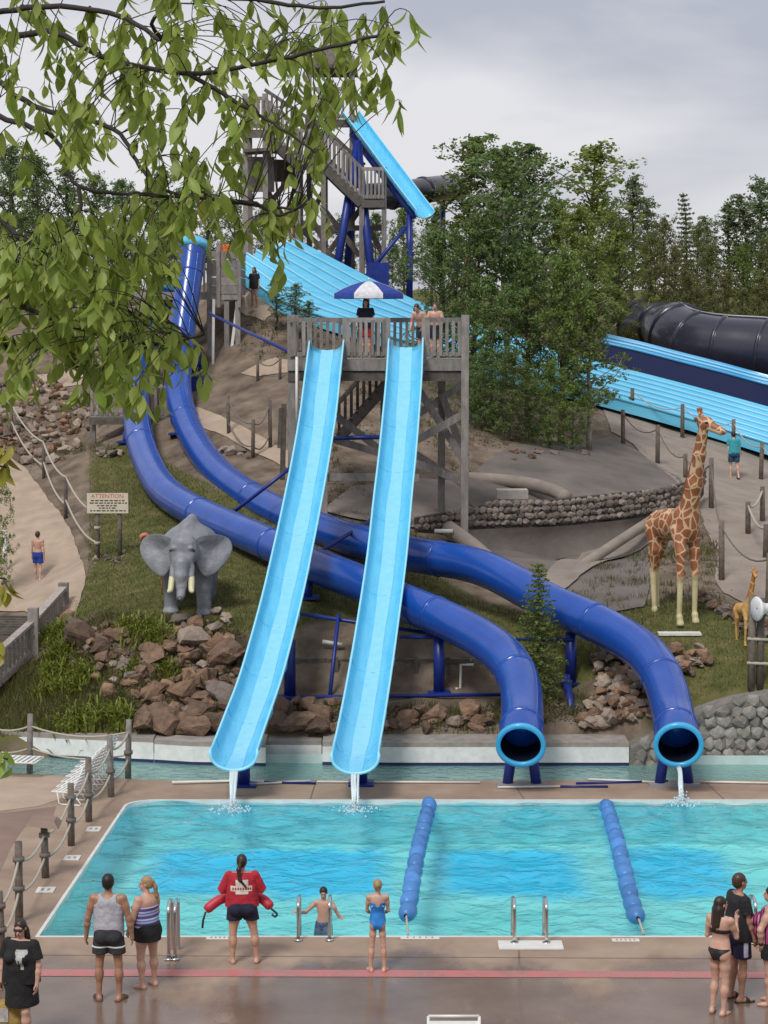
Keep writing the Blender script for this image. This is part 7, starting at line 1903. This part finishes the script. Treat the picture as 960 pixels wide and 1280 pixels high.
tree('low dark bush just beyond the platform railing corner', 584, 440, 69.5, 'bush', 0, 2, 1.2)
tree('tall yellow-green tree with a spire beside the pale birch', 738, 158, 90, 'poplar', 2, 0, 1.7)
tree('bright yellow-green bushy tree in the middle of the wood', 728, 245, 87.5, 'broad', 2, 0, .95)
tree('bright green bushy tree above the ribbed flume', 775, 262, 92, 'broad', 2, 1, .9)
tree('olive bushy tree above the big dark tube mouth', 815, 282, 101, 'broad', 3, 0, .85)
tree('green tree crown between the yellow tree and the pale birch', 695, 235, 89, 'broad', 1, 1, .85)
bg = 'background trees on the right ridge'
for i, (x, y, Y, kd, lm, w) in enumerate(((768, 232, 100, 'poplar', 4, 1.4), (792, 206, 104, 'poplar', 4, 1.3), (812, 236, 106, 'poplar', 4, 1.3), (832, 262, 103, 'broad', 3, .8), (860, 222, 106, 'spruce', 4, .9), (872, 268, 104, 'broad', 3, .8), (888, 262, 108, 'poplar', 4, 1.3), (912, 240, 104, 'poplar', 4, 1.5), (936, 232, 104, 'poplar', 4, 1.4), (955, 210, 103, 'poplar', 4, 1.5), (980, 220, 105, 'poplar', 4, 1.5), (845, 300, 100, 'broad', 3, .85), (890, 300, 99, 'broad', 3, .85), (930, 296, 99, 'broad', 1, .85), (965, 290, 100, 'broad', 3, .9), (1000, 250, 103, 'broad', 1, .9), (760, 290, 98, 'broad', 1, .8), (905, 330, 97, 'bush', 3, 1.1), (950, 335, 97, 'bush', 3, 1.1), (860, 330, 98, 'bush', 3, 1.1))):
    tree({'poplar': 'thin grey-green poplar on the right ridge ', 'broad': 'rounded olive tree on the right ridge ', 'spruce': 'pointed spruce on the right ridge ', 'bush': 'low olive bush behind the giant dark tube '}[kd] + ('beside the yellow-green trees' if x < 850 else 'next to the pointed spruce' if x < 900 else 'beyond the end of the giant tube'), x, y, Y, kd, lm, i % 2, w, group=bg + ' ' + kd)
bg = 'background trees behind the hill on the left'
for i, (x, y, Y, kd, lm, w) in enumerate(((-20, 178, 103, 'broad', 0, .9), (15, 165, 105, 'broad', 4, .9), (50, 178, 102, 'broad', 0, .9), (85, 192, 104, 'poplar', 4, 1.5), (120, 205, 103, 'broad', 0, .85), (155, 214, 104, 'broad', 0, .85), (190, 222, 103, 'broad', 0, .85), (205, 196, 106, 'poplar', 0, 1.3), (230, 228, 102, 'broad', 0, .85), (262, 222, 104, 'broad', 0, .85), (295, 240, 101, 'broad', 0, .85), (330, 250, 103, 'broad', 4, .85), (365, 255, 102, 'broad', 0, .85), (425, 262, 102, 'bush', 0, 1.0), (470, 258, 100, 'broad', 0, .85), (505, 250, 100, 'broad', 1, .8), (540, 250, 98, 'broad', 0, .85), (30, 250, 99, 'bush', 0, 1.1), (90, 262, 98, 'bush', 0, 1.1), (150, 270, 98, 'bush', 0, 1.1), (210, 272, 98, 'bush', 0, 1.1), (570, 290, 95, 'broad', 0, .8), (490, 300, 96, 'bush', 0, 1.1))):
    tree({'poplar': 'thin dark poplar behind the hill on the left', 'broad': 'rounded dark tree ', 'bush': 'low dark bush '}[kd] + ('' if kd == 'poplar' else 'beyond the rubble bank' if x < 100 else 'beyond the low tube deck' if x < 230 else 'behind the tower stairs' if x < 400 else 'behind the blue trestle and steep slide'), x, y, Y, kd, lm, i % 2, w, group=bg + ' ' + kd)
tree('small young spruce standing in front of the farther tube', 672, 682, 46.3, 'spruce', 1, 3, 1.25, name='spruce')
for x, y, Y, lab in ((368, 350, 72.5, 'thin grey shrub behind the platform rail at the wide slide'), (345, 345, 73, 'thin grey shrub beside the child in black'), (385, 372, 72, 'low thin shrub left of the umbrella')):
    tree(lab, x, y, Y, 'poplar', 4, 1, 2.2, name='shrub')
tree('leafy shrub on the edge of the sandy path', -6, 556, 56, 'bush', 1, 1, .5, name='shrub')
tag(tube('marker_post', [G(7, 714) - Vector((0, 0, .1)), G(7, 714) + Vector((0, 0, 1.15))], .06, WHITE, None, 10), 'short white post on the sandy path beside the boy', 'post')
# ================================================================== overhanging tree in the foreground
random.seed(77); rng = np.random.default_rng(77)
LEAF = leaf_mat('hanging_leaves', (.21, .31, .055), (.47, .575, .135), .55, .16, .4)
LEAF_Y = leaf_mat('yellowing_leaves', (.3, .3, .04), (.42, .36, .06), .4, .1, .4)
TWIG = mat('twig_bark', (.035, .028, .024), .85, var=.3, scale=30)
ft_base = onto(-3.6, 8.2)
ft = thing('overhanging_tree', 'green tree with long drooping leaves hanging into the view', 'tree', tuple(ft_base))
tr = catmull([ft_base - Vector((0, 0, .3)), ft_base + Vector((.05, 0, 1.6)), ft_base + Vector((.3, -.1, 3.2)), ft_base + Vector((.35, -.15, 4.6)), ft_base + Vector((.5, -.2, 6.2))], 6)
tube('trunk', tr, [.17 - .1 * i / (len(tr) - 1) for i in range(len(tr))], BARK, ft, 12)
def near_trunk(p): return min(tr, key=lambda q: abs(q.z - (p.z - .35)))
BR = [[(-40, 128, 7.9), (0, 146, 7.8), (55, 165, 7.7), (75, 182, 7.6), (98, 232, 7.5), (185, 244, 7.4), (270, 250, 7.3)],
      [(-40, 50, 7.4), (30, 44, 7.4), (68, 40, 7.4), (110, 62, 7.35), (150, 78, 7.3), (235, 92, 7.2), (330, 78, 7.1), (400, 62, 7.0), (470, 45, 6.95), (500, 40, 6.9)],
      [(-40, 95, 8.3), (20, 120, 8.2), (60, 140, 8.1), (110, 150, 8.0), (150, 168, 7.9), (180, 215, 7.8), (215, 240, 7.75), (300, 255, 7.7), (370, 262, 7.6)],
      [(-40, 330, 7.7), (10, 372, 7.6), (60, 395, 7.5), (130, 420, 7.4), (200, 430, 7.3), (255, 418, 7.2)],
      [(-40, 262, 8.1), (30, 300, 8.0), (105, 320, 7.9), (130, 365, 7.8), (165, 390, 7.7), (215, 405, 7.6)],
      [(-40, 20, 8.0), (60, 8, 7.9), (150, 20, 7.8), (200, 50, 7.6), (190, 30, 7.5), (210, 5, 7.4), (250, -20, 7.3)],
      [(-40, -40, 7.2), (100, -30, 7.1), (220, -10, 7.0), (320, 0, 6.9), (400, 10, 6.85), (480, 2, 6.8)],
      [(-40, 420, 8.0), (20, 440, 7.9), (75, 430, 7.8), (92, 458, 7.7)],
      [(98, 232, 7.5), (100, 262, 7.45), (80, 310, 7.4), (60, 350, 7.4)],
      [(235, 92, 7.2), (300, 130, 7.15), (350, 160, 7.1), (395, 190, 7.05)],
      [(270, 250, 7.3), (320, 255, 7.25), (350, 270, 7.2), (385, 250, 7.15)]]
bpts = []
for i, b in enumerate(BR):
    pts = [P(*q) for q in b]
    if b[0][0] < 0:
        nt_ = near_trunk(pts[0]); pts = [nt_, nt_.lerp(pts[0], .5) + Vector((0, 0, .08))] + pts
    c = catmull(pts, 6); n = len(c)
    c = [q + Vector((random.uniform(-.003, .003), random.uniform(-.004, .004), random.uniform(-.003, .003))) for q in c]
    th = .012 if b[0][0] < 0 else .006
    tube('branch', c, [th * (1 - .82 * k / (n - 1)) + .0025 for k in range(n)], TWIG, ft, 7)
    bpts += [q for q in c if topx(q.x, q.y, q.z)[0] > -60]
BP = np.array([tuple(q) for q in bpts])
# leaf: long, folded along the midrib, drooping tip
def leaf_geo(L_, w, curl, fold):
    V, Fc = [], []
    prof = [(0, .06), (.1, .45), (.28, .92), (.48, 1.0), (.68, .74), (.86, .34), (1, .0)]
    for u, ww in prof:
        y = L_ * u; z = -curl * L_ * u * u
        V += [(-w / 2 * ww, y, z + fold * w * ww), (0, y, z), (w / 2 * ww, y, z + fold * w * ww)]
    for i in range(len(prof) - 1):
        a = 3 * i; Fc += [(a, a + 1, a + 4, a + 3), (a + 1, a + 2, a + 5, a + 4)]
    return V, Fc
LG = [leaf_geo(1, w, c, f) for w, c, f in ((.4, .25, .18), (.45, .4, .1), (.37, .6, .22), (.43, .15, .06), (.48, .5, .18))]
LMS = []
for m in (LEAF, LEAF_Y):
    row = []
    for V, Fc in LG:
        me = bpy.data.meshes.new('leaf'); me.from_pydata(V, [], Fc); me.materials.append(m); me.polygons.foreach_set('use_smooth', [True] * len(Fc)); row.append(me)
    LMS.append(row)
# twigs: (cx, cy, rx, ry, twigs)
CL = [(40, 20, 60, 40, 9), (120, 60, 70, 50, 12), (200, 40, 50, 40, 7), (255, 30, 50, 40, 12), (330, 70, 50, 55, 13), (400, 60, 50, 55, 15), (450, 75, 40, 45, 11), (480, 25, 28, 25, 6), (400, 12, 60, 15, 6),
      (20, 80, 30, 35, 5), (80, 120, 40, 35, 10), (95, 165, 45, 35, 12), (160, 110, 45, 40, 12), (210, 120, 45, 40, 12), (280, 130, 50, 45, 10), (350, 140, 50, 40, 9), (400, 160, 20, 35, 4),
      (190, 185, 35, 35, 8), (240, 195, 40, 40, 11), (300, 190, 35, 30, 5), (20, 215, 25, 25, 3),
      (40, 290, 60, 35, 14), (110, 280, 50, 35, 12), (180, 285, 50, 35, 12), (240, 262, 36, 24, 8), (305, 272, 42, 32, 9), (350, 262, 36, 26, 5), (385, 240, 20, 28, 3),
      (30, 350, 55, 45, 16), (100, 350, 60, 45, 18), (165, 350, 50, 45, 13), (195, 315, 26, 30, 6), (345, 320, 22, 36, 4),
      (30, 410, 50, 40, 14), (90, 410, 55, 40, 15), (150, 410, 50, 45, 15), (185, 405, 32, 40, 11), (215, 425, 22, 25, 5),
      (20, 455, 35, 25, 6), (110, 460, 45, 25, 8), (150, 480, 35, 25, 8), (185, 450, 28, 30, 8), (258, 448, 12, 14, 2), (60, 380, 70, 60, 16), (50, 320, 60, 50, 12), (120, 315, 60, 40, 10), (150, 440, 40, 35, 8)]
leaves = []; TV, TF_ = [], []
for cx, cy, rx, ry, nt_ in CL:
    for k in range(nt_):
        x = cx + random.gauss(0, rx * .52); y = cy + random.gauss(0, ry * .5)
        cand = BP[(np.abs(topx(BP[:, 0], BP[:, 1], BP[:, 2])[0] - x) < 130)]
        Yd = random.uniform(6.9, 8.1); e = P(x, y, Yd)
        if len(cand):
            d = np.linalg.norm(cand - np.array(e), axis=1); s_ = Vector(cand[int(np.argmin(d))])
        else: s_ = e + Vector((-.3, 0, .1))
        e = s_.lerp(e, 1.0)
        mid = s_.lerp(e, .55) + Vector((0, 0, .05 * (e - s_).length + .02)); tw_ = catmull([s_, mid, e, e + Vector((random.uniform(-.03, .04), random.uniform(-.03, .03), -.06))], 3)
        tube_geo(tw_, [.0024 - .0014 * i / (len(tw_) - 1) for i in range(len(tw_))], 5, False, TV, TF_)
        nl = random.randint(5, 7); off = len(tw_) - 1
        for j in range(nl):
            u = 1 - j * .17 if (e - s_).length < .25 else 1 - j * .1
            f = max(.25, u) * off; i = min(off - 1, int(f)); o = tw_[i].lerp(tw_[i + 1], f - i)
            az = random.uniform(0, 6.28); droop = random.gauss(1.28, .2)
            dirv = Vector((math.cos(az) * math.cos(droop), math.sin(az) * math.cos(droop), -math.sin(droop)))
            L_ = random.uniform(.045, .1); leaves.append((o, dirv, L_, random.uniform(-1.2, 1.2), az, x, y))
mesh_obj('twigs', TV, TF_, TWIG, ft, True)['kind'] = 'stuff'
def leaf_matrix(o, d, L_, roll, az):
    y = d.normalized(); x = Vector((-math.sin(az), math.cos(az), 0)); x = (x - y * x.dot(y)).normalized(); z = x.cross(y)
    return Matrix.Translation(o) @ Matrix((x, y, z)).transposed().to_4x4() @ Matrix.Rotation(roll, 4, 'Y') @ Matrix.Diagonal((L_, L_, L_, 1))
random.shuffle(leaves)
vis = [l for l in leaves if -10 < l[5] < 530 and -10 < l[6] < 540]; rest = [l for l in leaves if not (-10 < l[5] < 530 and -10 < l[6] < 540)]
vis.sort(key=lambda l: -l[2] / l[0].y)
pinv = parent_inv(ft)
for l in vis[:300]:
    o = bpy.data.objects.new('leaf', random.choice(LMS[0 if random.random() > .02 else 1])); COL.objects.link(o); o.parent = ft; o.matrix_parent_inverse = pinv; o.matrix_basis = leaf_matrix(*l[:5])
V, Fc = [], []
for l in vis[300:] + rest:
    M = leaf_matrix(*l[:5]); g_, f_ = random.choice(LG); b = len(V); V += [M @ Vector(v) for v in g_]; Fc += [tuple(i + b for i in f) for f in f_]
mesh_obj('foliage', V, Fc, LEAF, ft, True)['kind'] = 'stuff'
# a few yellowed sprigs at the left edge
for x, y in ((6, 565), (12, 555), (4, 575), (10, 590), (3, 740), (10, 730), (2, 812), (12, 955), (3, 945)):
    for j in range(3):
        az = random.uniform(0, 6.28); o = bpy.data.objects.new('leaf', random.choice(LMS[1 if y < 900 else 0])); COL.objects.link(o); o.parent = ft; o.matrix_parent_inverse = pinv
        o.matrix_basis = leaf_matrix(P(x - 2 + random.uniform(-6, 6), y + random.uniform(-10, 6), 7.8), Vector((math.cos(az) * .5, math.sin(az) * .5, -1)), random.uniform(.06, .1), random.uniform(-1, 1), az)
    q = P(x - 2, y - 6, 7.8); tube('branch', sag(q, q + Vector((-.35, .05, .12)), .02, 4), .0035, TWIG, ft, 5)
# plain low branch carrying those sprigs
tube('branch', catmull([near_trunk(P(-60, 560, 7.8)), P(-90, 640, 7.8), P(-60, 760, 7.8), P(-50, 930, 7.8)], 5), .009, TWIG, ft, 6)
